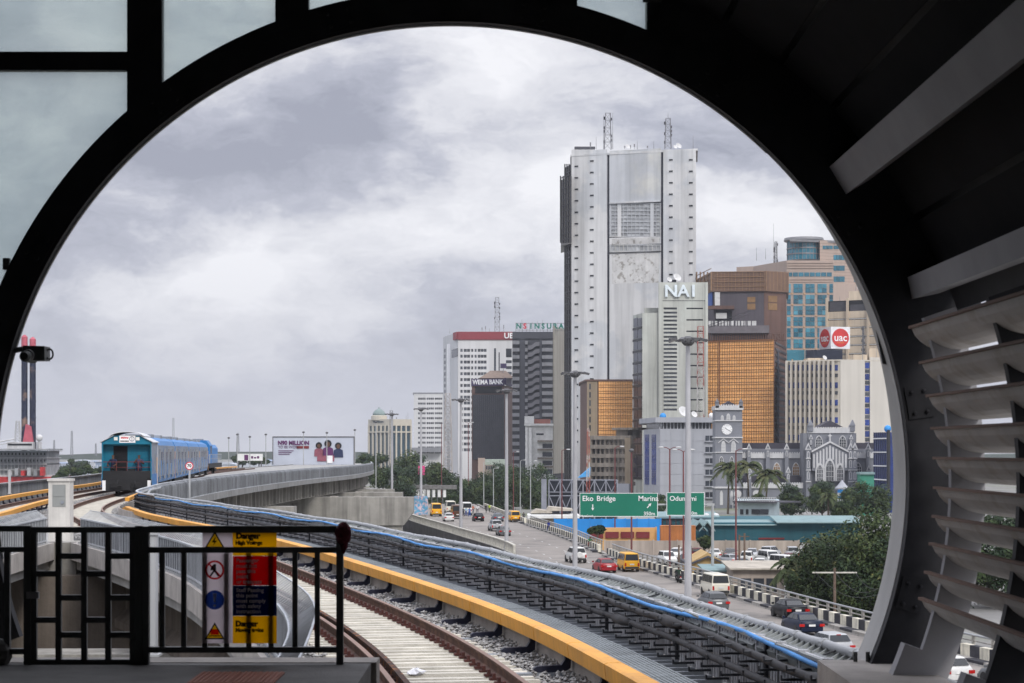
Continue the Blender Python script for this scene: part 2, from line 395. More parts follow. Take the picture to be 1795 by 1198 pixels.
# louvre screen
lou = thing('louvre_screen', 'side screen of curved grey louvre slats on dark ribs', 'louvre screen', (3.3, 8, FLOOR))
ys = [577, 639, 697, 754, 806, 858, 908, 956, 1006, 1052]
Zs = 15.55
for y in ys:
    z = H(y, Zs); dz = z - AC.z; x = AC.x + math.sqrt(max((AR + .10) ** 2 - dz * dz, 0.1))
    prof = []; n = 6; thick = .014
    for k in range(n + 1):
        t = k / n; prof.append((x + .02 + .30 * t ** 1.4, z - .18 * math.sin(t * math.pi / 2) ** .9))
    outer = [(px + thick, pz + thick * 1.2) for px, pz in prof][::-1]
    sl = rel(MB().prism(prof + outer, -6, Zs).build('slat', m_slat), lou)
    rel(MB().box(x - .005, x + .035, -6, Zs + .01, z + .002, z + .022).build('slat_lip', m_rust_edge), lou)
for k, zz in enumerate((15.2, 13.15, 11.1, 9.05, 7.0, 4.9)):
    rel(arc_band(MB(), AC, AR + .16, AR + .42, R(-26), R(19), zz, zz + .09, 24).build('louvre_rib', m_beam if k == 0 else m_dark), lou)
    rel(arc_band(MB(), AC, AR + .02, AR + .16, R(-26), R(-19.5), zz, zz + .16, 6).build('foot_plate', m_beam), lou)
rel(MB().box(2.5, 3.25, -8, ZA + .3, -2.9, -1.715).build('louvre_kerb', m_conc_light), lou)
for k in range(3): rel(MB().tube((2.78 + k * .1, ZA + .12, -1.71), (2.78 + k * .1, ZA + .12, -1.63), .018, n=6).build('anchor_bolt', m_black), lou)
# fittings on the arch
cc = P(20, 612, ZA + .1)
cctv = thing('security_camera', 'black bullet security camera on an arm from the left of the arch', 'camera', cc)
def at0(px, py, Z=ZA + .1): return P(px, py, Z) - cc
MB().path([at0(8, 618), at0(40, 612)], .022).build('arm', m_black, cctv)
MB().hexa([at0(38, 632), at0(78, 632), at0(78, 632) + Vector((0, .2, 0)), at0(38, 632) + Vector((0, .2, 0)), at0(40, 606), at0(78, 607), at0(78, 607) + Vector((0, .2, 0)), at0(40, 606) + Vector((0, .2, 0))]).build('housing', m_black, cctv)
q = at0(49, 626); MB().lathe([(.03, 0), (.045, .02), (.045, .3), (.03, .3)], n=14).build('lens_tube', m_black, cctv, q + Vector((0, -.12, 0)), rot=(R(-90), 0, 0))
MB().lathe([(.047, 0), (.05, .01), (.05, .1), (.047, .11)], n=14).build('lens_hood', m_beam, cctv, q + Vector((0.004, -.02, .012)), rot=(R(-90), 0, 0))
lp = []
for i in range(13): a = math.pi * 2 * i / 12; lp.append(at0(82 + 6 * math.cos(a), 620 + 9 * math.sin(a)) + Vector((0, .1, 0)))
MB().path(lp, .008, 5).build('cable_loop', m_black, cctv)
cc2 = P(1556, 600, ZA + .3)
fl = thing('arch_floodlight', 'flat dark floodlight hung inside the right of the arch', 'lamp', cc2)
def at2(px, py, dz=0): return P(px, py, ZA + .3 + dz) - cc2
MB().hexa([at2(1547, 638), at2(1560, 640), at2(1560, 640, .25), at2(1547, 638, .25), at2(1531, 558), at2(1545, 556), at2(1545, 556, .25), at2(1531, 558, .25)]).build('housing', m_black, fl)
MB().tube(at2(1550, 595, .1), at2(1592, 590, .1), .02).build('bracket', m_black, fl)
# ================================================================== fence and gate at the platform end
ZF = 14.9
def fx(x): return X(x, ZF)
def fz(y): return H(y, ZF)
def fence_bars(th, bars, y0=ZF - .02, y1=ZF + .02):
    for nm, x0, x1, ya, yb, *dd in bars:
        a, b = (dd if dd else (y0, y1)); cx = (fx(x0) + fx(x1)) / 2; cz = (fz(ya) + fz(yb)) / 2
        blk(nm, m_black, th, Vector((cx, (a + b) / 2, cz)) - Vector(th.location), (abs(fx(x1) - fx(x0)), b - a, abs(fz(ya) - fz(yb))))
ff = (ZF - .03, ZF + .03)
fe = thing('platform_railing', 'dark railing section with the warning board beside the track', 'railing', (fx(600), ZF, FLOOR))
fence_bars(fe, [('post', 590, 602, 925, 1168, *ff), ('post', 251, 262, 923, 1168, *ff), ('top_rail', 262, 590, 922, 934, *ff), ('mid_rail', 262, 590, 959, 969, ZF - .045, ZF - .01), ('bottom_rail', 262, 590, 1134, 1144, *ff)] +
           [('bar', x - 4.5, x + 4.5, 969, 1134, ZF - .005, ZF + .025) for x in (284, 322, 359, 397, 436, 475, 517, 556)])
fe2 = thing('platform_railing', 'dark railing stub left of the lattice gate', 'railing', (fx(0), ZF, FLOOR))
fence_bars(fe2, [('top_rail', -260, 43, 922, 932, *ff), ('mid_rail', -260, 43, 959, 968, *ff), ('bottom_rail', -260, 43, 1137, 1147, *ff), ('post', -272, -260, 922, 1170, *ff)] + [('bar', x - 5, x + 5, 968, 1137) for x in (13, -35, -83, -131, -179, -227)])
MB().sphere((0, 0, 0), .13, .1, .12).build('post_foot', m_plat, fe2, (fx(-8) - fx(0), 0, .08))
gt = thing('lattice_gate', 'black lattice gate of offset rectangles between two posts', 'gate', (fx(146), ZF, FLOOR))
gb = [('post', 43, 55, 922, 1170, *ff), ('post', 238, 250.5, 922, 1170, *ff), ('frame_rail', 55, 238, 924, 934), ('frame_rail', 55, 238, 1156, 1166), ('frame_stile', 56, 65, 934, 1156), ('frame_stile', 228, 237, 934, 1156),
      ('lattice_bar', 98, 108, 934, 1156), ('lattice_bar', 143, 153, 934, 1156), ('lattice_bar', 185, 195, 934, 1156)]
for (a, b, rows) in ((65, 98, (1006, 1087)), (108, 143, (975, 1048, 1113)), (153, 185, (1006, 1087)), (195, 228, (975, 1048, 1113))):
    for r in rows: gb.append(('lattice_rung', a, b, r - 5, r + 5, ZF - .018, ZF + .018))
fence_bars(gt, gb)
for y_ in (955, 1130): blk('hinge', m_black, gt, Vector((fx(237.5), ZF - .035, fz(y_))) - Vector(gt.location), (.06, .03, .07))
blk('latch', m_beam, gt, Vector((fx(60), ZF - .04, fz(1043))) - Vector(gt.location), (.09, .03, .05))
# red cloth tied round the railing post
m_redcloth = mat('dark_red_cloth', (.10, .008, .02), .95, var=.4, scale=14, bump=1, bscale=40)
rc = P(602, 936, ZF - .03); cl = MB(); rnd = random.Random(3); vs = []
cl.sphere((0, 0, 0), .062, .06, .085, 14, 10); cl.sphere((.005, 0, -.075), .03, .03, .07, 10, 6)
cl.v = [(x * (1 + rnd.uniform(-.12, .12)), y * (1 + rnd.uniform(-.12, .12)), z * (1 + rnd.uniform(-.1, .1))) for x, y, z in cl.v]
tag(cl.build('red_cloth', m_redcloth, loc=rc, smooth=True), 'dark red cloth bundled round the top of the railing post', 'cloth')
# warning board
def banner(name, c): return mat(name, c, .6, var=.08, scale=3, trans=.72, obj=0)
wb0 = P(420, 1128, ZF - .008); wb = thing('warning_board', 'tall safety warning board of white yellow red and navy panels on the railing', 'sign', wb0)
def wbx(px, py, dy=0): v = P(px, py, ZF - .008) - wb0; v.y = dy; return v
def panel(nm, x0, x1, y0, y1, m, dy=0, t=.002):
    a = wbx(x0, y1, dy); b = wbx(x1, y0, dy); return MB().box(a.x, b.x, dy - t, dy, a.z, b.z).build(nm, m, wb)
m_bw = banner('banner_white', (.80, .74, .76)); m_by = banner('banner_yellow', (.88, .60, .01)); m_br = banner('banner_red', (.60, .02, .03)); m_bn = banner('banner_navy', (.012, .03, .12))
m_ink = mat('print_black', (.012, .012, .012), .6, obj=0); m_inkw = mat('print_pale', (.75, .7, .72), .6, obj=0); m_inkr = ink('print_red', (.72, .03, .04)); m_inky = ink('print_yellow', (.98, .62, .01)); m_inkb = ink('print_blue', (.02, .06, .30)); m_inkk = ink('print_shade', (.03, .03, .03))
panel('white_panel', 355, 407.5, 928, 1128, m_bw)
for nm, a, b, m in (('yellow_panel', 928, 974.5, m_by), ('red_panel', 975, 1026.5, m_br), ('navy_panel', 1027, 1079.5, m_bn), ('yellow_panel', 1080, 1128, m_by)): panel(nm, 408, 485, a, b, m)
def wtext(s, px, py, h, m, bold=.004): text('lettering', s, m, wb, wbx(px, py, -.004), h * ZF / F, extrude=.0005, align='LEFT', bold=bold)
wtext('Danger', 414, 940, 14, m_ink); wtext('High Voltage', 413, 952, 9, m_ink, .003)
for i, s in enumerate(('Passenger', 'must not', 'pass this', 'point', 'or trespass')): wtext(s, 414, 983 + i * 9.3, 10, m_inkw, .001)
for i, s in enumerate(('Staff Passing', 'this point', 'must comply', 'with safety', 'instruction')): wtext(s, 414, 1035 + i * 9.3, 10, m_inkw, .001)
wtext('Danger', 413, 1094, 13, m_ink); wtext('Moving trains', 413, 1105, 9, m_ink, .003)
def icon(poly, m, dy, nm='pictogram'):
    v = [wbx(x, y, dy) for x, y in poly]; n = len(v); b = MB()
    b.add(v + [p + Vector((0, -.001, 0)) for p in v], [tuple(range(n)), tuple(range(n, 2 * n))[::-1]]); return b.build(nm, m, wb)
def ring(outer, inner, m, dy):
    n = len(outer); v = [wbx(x, y, dy) for x, y in outer] + [wbx(x, y, dy) for x, y in inner]; MB().add(v, [(k, (k + 1) % n, n + (k + 1) % n, n + k) for k in range(n)]).build('pictogram', m, wb)
def flat(poly, m, dy): v = [wbx(x, y, dy) for x, y in poly]; return MB().add(v, [tuple(range(len(v)))]).build('pictogram', m, wb)
def disc(cx, cy, r): return [(cx + r * math.cos(i * math.pi / 12), cy + r * math.sin(i * math.pi / 12)) for i in range(24)]
for cy, z in ((946, 0), (1106, 1)):
    o_, i_ = [(359, cy + 15), (394, cy + 15), (376.5, cy - 15)], [(363, cy + 12.5), (390, cy + 12.5), (376.5, cy - 10)]; ring(o_, i_, m_inkk, -.003); flat(i_, m_inky, -.003)
flat([(379, 940), (371, 951), (376, 951), (373, 957), (381, 948), (376.5, 948)], m_inkk, -.0045)
flat([(369, 1103), (384, 1103), (384, 1113), (369, 1113)], m_inkr, -.0045); flat([(367, 1114), (387, 1114), (387, 1116), (367, 1116)], m_inkk, -.0045)
ring(disc(376.5, 999.5, 17), disc(376.5, 999.5, 13.5), m_inkr, -.003)
flat([(375, 989), (379, 989), (379, 1001), (385, 1010), (382, 1011), (376, 1003), (370, 1011), (367, 1010), (374, 1000), (369, 1000), (370, 994)], m_inkk, -.0045)
flat([(364, 988), (366, 986), (389, 1011), (387, 1013)], m_inkr, -.006)
flat(disc(376.5, 1052, 17)[::-1] if False else disc(376.5, 1052, 17), m_inkb, -.003)
for q_ in ([(373, 1040), (380, 1040), (378, 1056), (375, 1056)], disc(376.5, 1062, 2.6)): icon(q_, mat('print_white', (.8, .8, .8), .6, obj=0, trans=.5), -.0045)
# ================================================================== the elevated railway
m_rail = mat('rusty_rail', (.075, .034, .021), .75, var=.3, scale=3, col2=(.13, .065, .04), c2scale=5, bump=.2, bscale=60)
m_railtop = mat('rail_head', (.23, .135, .095), .45, metal=.4, var=.2, scale=2)
m_sleeper = mat('pale_sleeper', (.54, .51, .44), .85, var=.25, scale=3, col2=(.40, .37, .32), c2scale=6, c2=(.52, .7), bump=.3, bscale=40)
m_clip = mat('rusted_clip', (.07, .024, .02), .85, var=.4, scale=9)
m_stone = mat('ballast_stone', (.33, .325, .315), .9, var=.45, scale=9, col2=(.16, .15, .15), c2scale=14)
m_ballast = mat('ballast_bed', (.10, .098, .095), .95, var=.5, scale=8, bump=1, bscale=18)
m_deck = mat('deck_concrete', (.30, .295, .28), .9, var=.25, scale=1)
m_yel = mat('third_rail_cover', (.72, .335, .04), .5, var=.13, scale=1.2, streak=.18, sscale=9, col2=(.64, .31, .06), c2scale=4, c2=(.5, .7), obj=.07)
m_navy = mat('third_rail_bracket', (.012, .014, .03), .5)
m_steel = mat('galvanised_beam', (.27, .29, .32), .5, metal=.2, var=.15)
m_barr = mat('barrier_grey', (.19, .20, .215), .6, metal=.1, var=.2, scale=.8, streak=.35, sscale=4, obj=.22)
m_galv = mat('galvanised_bars', (.44, .46, .48), .5, metal=.2, var=.15, scale=3, obj=.1)
m_rack = mat('rack_dark', (.028, .03, .036), .6, var=.25, scale=3)
m_rackp = mat('rack_panel', (.46, .465, .49), .65, var=.2, scale=3, streak=.3, sscale=8, obj=.1)
m_cable = mat('black_cable', (.03, .03, .033), .7, var=.3, scale=6)
m_blue = mat('blue_hose', (.06, .25, .58), .55, var=.28, scale=3)
m_tube = mat('grey_conduit', (.30, .31, .32), .5, var=.12, scale=3)
m_grat = mat('walkway_grating', (.20, .22, .23), .65, metal=.2, var=.2, scale=6, obj=.1)
RT = -2.65; DECK = -3.05
trk = Curve([(4, 2.05), (14, .6), (21.4, -.41), (26.7, -1.25), (32.9, -2.57), (43.8, -5.35), (51.8, -7.55), (60, -10.25), (68.4, -13.2), (76, -15.7), (90, -19.3), (105, -21.7), (122, -23.6), (160, -27.9), (215, -34.2), (240, -36.9), (300, -39.5), (400, -38), (480, -43)])
trl = Curve([(4, -11.5), (30, -14.9), (50, -17.4), (76, -21), (95, -23.8), (122, -26.9), (147, -29.2), (215, -37.6), (240, -40.3), (300, -43), (400, -41.5), (480, -46.5)])
def off_pts(c, Ys, off): 
    o = []
    for Y in Ys:
        p, n, t = c.at(c.d_at(Y)); q = p + n * off; o.append((q.y, q.x))
    return o
edge_r = Curve(off_pts(trk, (5, 14, 22, 28, 35, 44, 52, 60, 68, 75), 2.75) + [(86, -16.0), (98, -17.7), (112, -19.1), (146, -20.7), (195, -20.6), (240, -19.0), (285, -20.0), (330, -23.4), (400, -29.6), (480, -36.5)])
edge_l = Curve([(4, -14.6), (50, -20.9), (76, -24.4), (109, -28.8), (158, -33.2), (215, -41.2), (240, -44), (300, -47), (400, -45.5), (480, -50.5)])
gap_r = Curve([(5, -1.45), (20, -2.25), (25.3, -3.05), (39.3, -6.3), (48, -9.2), (56.5, -12.4)])      # left edge of the right-hand deck
gap_l = Curve([(4, -8.6), (30, -10.8), (47, -12.4), (56.5, -13.1)])     # right edge of the left-hand deck
via = thing('railway_viaduct', 'concrete railway viaduct curving away towards the city on wide pier caps', 'viaduct', (-10, 40, GROUND))
VO = Vector(via.location)
def vrel(o): o.parent = via; o.location = Vector(o.location) - VO; return o
def slab(cl, cr, Y0, Y1, z0, z1, n):
    vs = []; fs = []
    for i in range(n + 1):
        Y = Y0 + (Y1 - Y0) * i / n; xl = cl.x(Y); xr = cr.x(Y)
        vs += [(xl, Y, z0), (xr, Y, z0), (xr, Y, z1), (xl, Y, z1)]
    for i in range(n):
        for k in range(4): fs.append((i * 4 + k, (i + 1) * 4 + k, (i + 1) * 4 + (k + 1) % 4, i * 4 + (k + 1) % 4))
    fs += [(0, 1, 2, 3), (n * 4 + 3, n * 4 + 2, n * 4 + 1, n * 4)]
    return MB().add(vs, fs)
vrel(slab(gap_r, edge_r, 6, 56.4, DECK - .3, DECK, 40).build('deck', m_deck)); vrel(slab(edge_l, gap_l, 6, 56.4, DECK - .3, DECK, 30).build('deck', m_deck))
vrel(slab(edge_l, edge_r, 56.4, 470, DECK - .3, DECK, 160).build('deck', m_deck))
vrel(MB().prism([(-13.2, DECK - 1.5), (-12.3, DECK - 1.5), (-12.3, -2.6), (-13.2, -2.6)], 56.2, 57.4).build('deck_nose', m_conc))
m_cdirt_shade = mat('stained_shaded_concrete', (.15, .125, .105), .9, var=.3, scale=.6, streak=.5, sscale=1.5, bump=.3, bscale=6)  # brown stains, with the under-deck shade put into the colour too
def girder(c, Y0, Y1, side, inset, z0, z1, rib=True, thick=.6, m=None):
    d0, d1 = c.d_at(Y0), c.d_at(Y1); i0 = -side * inset
    vrel(MB().sweep([(i0 - side * thick, z0), (i0 - side * .15, z0), (i0 - side * .15, z0 + .22), (i0 - side * .45, z0 + .5), (i0 - side * .45, z1 - .35), (i0 + side * .1, z1), (i0 - side * thick, z1)], c.run(d0, d1, 3)).build('girder', m or m_conc))
    if rib:
        k = 0; d = d0 + 1.2
        while d < d1 - 1:
            p, n, t = c.at(d); q = p + n * (i0 - side * .25)
            blk('girder_rib', m_conc, via, Vector((q.x, q.y, (z0 + z1) / 2)) - VO, (.75, .22, z1 - z0 - .12), heading(t)); d += 2.35
girder(edge_r, 60, 330, 1, .9, -4.95, DECK - .3); girder(edge_r, 8, 60, 1, .9, -4.95, DECK - .3, False)
girder(gap_r, 8, 55, -1, .7, -4.9, DECK - .3, False, m=m_cdirt_shade); girder(gap_l, 8, 55, 1, .7, -4.9, DECK - .3, False, m=m_cdirt_shade); girder(edge_l, 8, 200, -1, .9, -4.95, DECK - .3, False)
def fascia(c, Y0, Y1, side, m, z0=-3.36, z1=-2.92):
    vrel(MB().sweep([(-.02, z0), (side * .16, z0), (side * .16, z1), (-.02, z1)] if side > 0 else [(-.16, z0), (.02, z0), (.02, z1), (-.16, z1)], c.run(c.d_at(Y0), c.d_at(Y1), 2)).build('edge_beam', m))
m_fasc = mat('edge_beam_grey', (.24, .24, .235), .85, var=.2, streak=.3, sscale=2)
fascia(edge_r, 7, 440, 1, m_fasc); fascia(edge_l, 7, 440, -1, m_fasc); fascia(gap_r, 7, 56.4, -1, m_conc_light, -3.08, -2.6); fascia(gap_l, 7, 56.4, 1, m_conc_light, -3.08, -2.6)
# piers: wide caps on shafts
for k, (px0, px1, Z, ytop, h) in enumerate(((520, 724, 212, 869, 3.0), (545, 705, 236, 863, 2.6), (590, 690, 262, 858, 2.6), (395, 515, 176, 876, 2.8), (330, 470, 143, 884, 2.4), (420, 640, 300, 852, 2.6))):
    x0, x1 = X(px0, Z), X(px1, Z); zt = H(ytop, Z); zt = min(zt, -4.97)
    vrel(MB().prism([(x0, zt), (x1, zt), (x1, zt - h * .55), (x1 - 1.0, zt - h), (x0, zt - h)], Z, Z + 2.4).build('pier_cap', m_conc))
    vrel(MB().box(x0 + .5, x1 - 1.2, Z + .3, Z + 2.1, GROUND, zt - h).build('pier', m_conc))
    for q in range(3):
        xx = x0 + (x1 - x0) * (.12 + .2 * q); blk('bearing_pad', m_conc_light, via, Vector((xx, Z + .5, -4.93)) - VO, (.8, .8, .12))
vrel(MB().box(-16, -6.5, 55.5, 57, GROUND, -3.5).build('abutment_wall', m_cdirt_shade)); vrel(MB().box(-14, -1.5, 36, 36.8, GROUND, -5.4).build('abutment_wall', m_cdirt_shade)); vrel(MB().box(-14, -1.2, 26, 26.8, -8, -7.1).build('tie_beam', m_conc)); vrel(MB().box(-14, -1.2, 24, 36, -9.2, -9).build('service_slab', m_cdirt_shade))  # walls and slab shut out the bright ground, shade put in their colour
for Yp in (18, 33, 48): vrel(MB().box(gap_l.x(Yp) - 1.5, gap_r.x(Yp) + 2.0, Yp, Yp + 1.5, -6.6, -4.92).build('cross_head', m_conc)); vrel(MB().box(-11, -7, Yp + .2, Yp + 1.3, GROUND, -6.6).build('pier', m_conc))
# ---- tracks
def sub(c, Y0, Y1): return c.d_at(Y0), c.d_at(Y1)
RAILP = [(-.075, 0), (.075, 0), (.075, .02), (.014, .045), (.014, .125), (.036, .14), (.036, .17), (-.036, .17), (-.036, .14), (-.014, .125), (-.014, .045), (-.075, .02)]
slm = MB().add([(-1.2, -.115, -.2), (1.2, -.115, -.2), (1.2, .115, -.2), (-1.2, .115, -.2), (-1.2, -.07, 0), (1.2, -.07, 0), (1.2, .07, 0), (-1.2, .07, 0)], [(0, 3, 2, 1), (4, 5, 6, 7), (0, 1, 5, 4), (1, 2, 6, 5), (2, 3, 7, 6), (3, 0, 4, 7)]).mesh('sleeper', m_sleeper)
def track(label, c, Y0, Y1, sl0, sl1, check=None, group='railway tracks'):
    p0 = c.at(c.d_at(max(Y0, 14)))[0]; th = thing('railway_track', label, 'track', (p0.x, p0.y, RT - .17)); O = Vector(th.location)
    d0, d1 = sub(c, Y0, Y1)
    for off in (-.7535, .7535):
        mb = MB().sweep([(o + off, z) for o, z in RAILP], c.run(d0, d1, 1.0, RT - .17)); r = mb.build('rail', m_rail, th, -O)
        MB().sweep([(off - .034, 0), (off + .034, 0), (off + .03, .004), (off - .03, .004)], c.run(d0, d1, 1.0, RT)).build('rail_head', m_railtop, r)
    if check: MB().sweep([(o - .58, z) for o, z in RAILP], c.run(*sub(c, *check), 1.0, RT - .175)).build('check_rail', mat('check_rail_rust', (.045, .02, .012), .8, var=.4, scale=4, col2=(.36, .13, .025), c2scale=7, c2=(.56, .66)), th, -O)
    n = 0; a, b = sub(c, sl0, sl1); d = a; clips = MB(); rest = MB(); near = c.d_at(75)
    while d < b:
        p, nr, t = c.at(d); hd = heading(t)
        link('sleeper', slm, th, Vector((p.x, p.y, RT - .172)) - O + Vector((0, 0, random.uniform(-.012, .006))), hd + random.uniform(-.01, .01))
        if d < near:
            Mx = Matrix.Translation(Vector((p.x, p.y, RT - .17))) @ Matrix.Rotation(hd, 4, 'Z')
            for off in (-.7535, .7535):
                for s in (-1, 1):
                    x = off + s * .12; clips.box(x - .055, x + .055, -.055, .055, 0, .03, Mx); clips.box(x - .02, x + .02, -.03, .03, .03, .085, Mx)
        d += .43; n += 1
    if clips.v: stuff(clips.build('rail_fastening', m_clip, th, -O))
    return th
track('curving rusty track on pale sleepers nearest the platform', trk, 5, 300, 12, 122, (10, 70))
track('far left track running beside the left barrier', trl, 20, 300, 66, 150)
# ballast
def ballast(label, c, Y0, Y1, o0, o1, stones, seed, edge=0.0):
    d0, d1 = sub(c, Y0, Y1); rnd = random.Random(seed); vs = []; fs = []; run = c.run(d0, d1, .5, RT - .30); nw = 8
    for p, n in run:
        for k in range(nw + 1): o = o0 + (o1 - o0) * k / nw; vs.append((p.x + n.x * o, p.y + n.y * o, p.z + rnd.uniform(-.03, .03) - (.12 if k in (0, nw) else 0)))
    for i in range(len(run) - 1):
        for k in range(nw): a = i * (nw + 1) + k; fs.append((a, a + nw + 1, a + nw + 2, a + 1))
    b = MB().add(vs, fs); b.mi = 1
    for i in range(stones):
        u = rnd.random() ** 1.5; p, n, t = c.at(d0 + (d1 - d0) * u); o = rnd.uniform(o0, o1); s = rnd.uniform(.022, .05)
        if i % 2: o = rnd.uniform(1.15, o1) if rnd.random() < .8 else rnd.uniform(o0, -1.2)
        if abs(abs(o) - .7535) < .1 or (abs(o) < 1.17 and rnd.random() < .35): continue
        cx, cy, cz = p.x + n.x * o, p.y + n.y * o, (RT - .27 + rnd.uniform(-.02, .025) if abs(o) < 1.17 else RT - .25 + rnd.uniform(-.03, .10))
        pts = [(cx + s * rnd.uniform(.5, 1.2) * ax, cy + s * rnd.uniform(.5, 1.2) * ay, cz + s * rnd.uniform(.4, .9) * az) for ax, ay, az in ((1, 0, 0), (0, 1, 0), (-1, 0, 0), (0, -1, 0), (0, 0, 1), (0, 0, -1))]
        b.add(pts, [(0, 1, 4), (1, 2, 4), (2, 3, 4), (3, 0, 4), (1, 0, 5), (2, 1, 5), (3, 2, 5), (0, 3, 5)])
    return tag(b.build('ballast', [m_ballast, m_stone]), label, 'ballast', kind='stuff')
ballast('grey ballast stones round the nearest track', trk, 9, 130, -1.95, 1.80, 42000, 5)
ballast('grey ballast under the far left track', trl, 60, 170, -1.6, 1.7, 3000, 6)
# ---- third rails: yellow cover lengths on dark brackets
brm = MB().prism([(-.33, 0), (.02, 0), (.10, .05), (.12, .34), (.05, .36), (.03, .16), (-.02, .09), (-.33, .08), (-.38, .05), (-.37, .02)], -.045, .045).mesh('bracket', m_navy)
bmm = MB().box(-.95, .14, -.07, .07, -.085, 0).mesh('bracket_beam', m_steel)
def third_rail(label, c, Y0, Y1, off, L=2.35, curl=False, side=1):
    d0, d1 = sub(c, Y0, Y1); p0, n0, t0 = c.at(d0); q = p0 + n0 * off; th = thing('third_rail', label, 'third rail', (q.x, q.y, RT)); O = Vector(th.location)
    d = d0
    while d < d1 - .3:
        e = min(d + L - .03, d1); MB().sweep([(off - .095, RT + .09), (off + .095, RT + .09), (off + .115, RT + .27), (off + .075, RT + .285), (off - .075, RT + .285), (off - .115, RT + .27)], c.run(d, e, .8)).build('cover', m_yel, th, -O)
        p, n, t = c.at(d + .35 * L); q = p + n * (off - side * .02)
        o = link('bracket', brm, th, Vector((q.x, q.y, RT - .17)) - O, heading(t) + (math.pi if side < 0 else 0)); link('beam', bmm, o, (0, 0, -.002))
        d += L
    if curl:
        p, n, t = c.at(d1); pts = []
        for k in range(6): q2, n2, t2 = c.at(d1 + k * .8); pts.append((Vector((q2.x, q2.y, RT + .0 - .05 * k)) , n2))
        MB().sweep([(off - .09 - .0, .1), (off + .09, .1), (off + .1, .28), (off - .1, .28)], pts).build('end_ramp', m_yel, th, -O)
third_rail('long yellow third rail curving beside the nearest track', trk, 8, 84, 1.65, curl=True)
third_rail('short yellow third rail under the rear of the train', trk, 100, 121, 1.65)
third_rail('yellow third rail running along the left barrier', trl, 84, 175, -1.5, side=-1)
third_rail('lower yellow third rail passing behind the white cabinet', trl, 60, 97, 1.45)
third_rail('distant yellow third rail beyond the locomotive', trl, 232, 300, 1.5, 5)
# ---- barriers
def ribbed_panel(name, m, w=.985, h=1.12, ribs=6, lean=.16, t=.035):
    b = MB(); b.box(-t, 0, -w / 2, w / 2, 0, h * .84)
    b.hexa([(-t, -w / 2, h * .84), (0, -w / 2, h * .84), (0, w / 2, h * .84), (-t, w / 2, h * .84), (-t - lean, -w / 2, h), (-lean, -w / 2, h), (-lean, w / 2, h), (-t - lean, w / 2, h)])
    for k in range(ribs): y = -w / 2 + w * (k + .5) / ribs; b.box(0, .045, y - .03, y + .03, 0, h * .82); b.box(-t - .04, -t, y - .03, y + .03, 0, h * .82)
    b.box(-.09, .07, -w / 2 - .03, -w / 2 + .03, -.1, h * .9)
    b.mi = 1; b.box(-.07 - lean, .03 - lean, -w / 2, w / 2, h - .015, h + .03); b.box(-.02, .06, -w / 2, w / 2, -.02, .05)
    return b.mesh(name, [m, m_galv])
pan_r = ribbed_panel('barrier_panel', m_barr); 
def barrier(label, c, Y0, Y1, me, zb, side, sc=1.0):
    d0, d1 = sub(c, Y0, Y1); p0 = c.at(d0)[0]; th = thing('noise_barrier', label, 'barrier', (p0.x, p0.y, zb), group='barriers along the viaduct edges'); O = Vector(th.location); d = d0 + .5; n = 0
    while d < d1:
        p, nr, t = c.at(d); link('barrier_panel', me, th, Vector((p.x, p.y, zb)) - O, heading(t) + (math.pi if side < 0 else 0) + random.uniform(-.008, .008), (1, sc, 1)); d += sc
    return th, O
barrier('grey ribbed barrier on the outer edge of the viaduct, right of the train', edge_r, 80, 320, pan_r, -2.92, 1)
barrier('grey ribbed barrier on the left edge of the viaduct behind the left track', edge_l, 70, 300, pan_r, -3.0, -1)
bars = MB()
for k in range(4):
    y = -.5 + (k + .5) / 4; bars.box(-.008, .008, y - .035, y + .035, 0, .72); bars.hexa([(-.012, y - .012, .72), (.012, y - .012, .72), (.012, y + .012, .72), (-.012, y + .012, .72), (.262, y - .012, .925), (.28, y - .012, .915), (.28, y + .012, .915), (.262, y + .012, .925)])
    bars.box(-.06, .06, y - .05, y + .05, -.03, .0); bars.tube((-.08, y, 0), (-.08, y, .05), .012, n=5)
bars.box(-.02, .02, -.5, .5, .68, .72); bars.box(-.015, .015, -.5, .5, .05, .09); bars.box(.26, .28, -.5, .5, .915, .93)
bars.mi = 1; bars.box(.012, .018, -.5, .5, .02, .70); barm = bars.mesh('barrier_panel', [m_galv, m_rack])
barrier('galvanised bar barrier on the left edge of the near deck, behind the gate', gap_r, 9, 56, barm, -2.6, 1)
barrier('galvanised bar barrier on the inner edge of the left deck, seen through the gate', gap_l, 20, 56, barm, -2.6, -1)
# ---- cable racks on the right-hand parapet
rk = thing('cable_rack', 'dark tiers of cable brackets along the right parapet beside the track', 'cable rack', (edge_r.x(22), 22, DECK)); RO = Vector(rk.location)
ra, rb = sub(edge_r, 8, 100)
bp = MB(); bp.box(-.03, 0, -.39, .39, 0, .62)
for k in range(7): y = -.39 + .78 * (k + .5) / 7; bp.box(-.055, -.03, y - .03, y + .03, 0, .61)
bp.box(-.075, .02, -.41, -.375, -.5, .64); bpm = bp.mesh('back_panel', m_rackp)
tp = MB()
for k in range(4):
    y = -.33 + .19 * k; tp.hexa([(-.02, y - .012, 0), (.03, y - .012, 0), (.03, y + .012, 0), (-.02, y + .012, 0), (.26, y + .1, .13), (.30, y + .1, .10), (.30, y + .124, .10), (.26, y + .124, .13)])
tp.box(-.03, .02, -.37, .37, -.02, .05)
tp.hexa([(-.08, -.30, .01), (-.06, -.30, -.05), (-.06, .34, -.05), (-.08, .34, .01), (.06, -.30, .11), (.07, -.30, .08), (.07, .34, .08), (.06, .34, .11)])
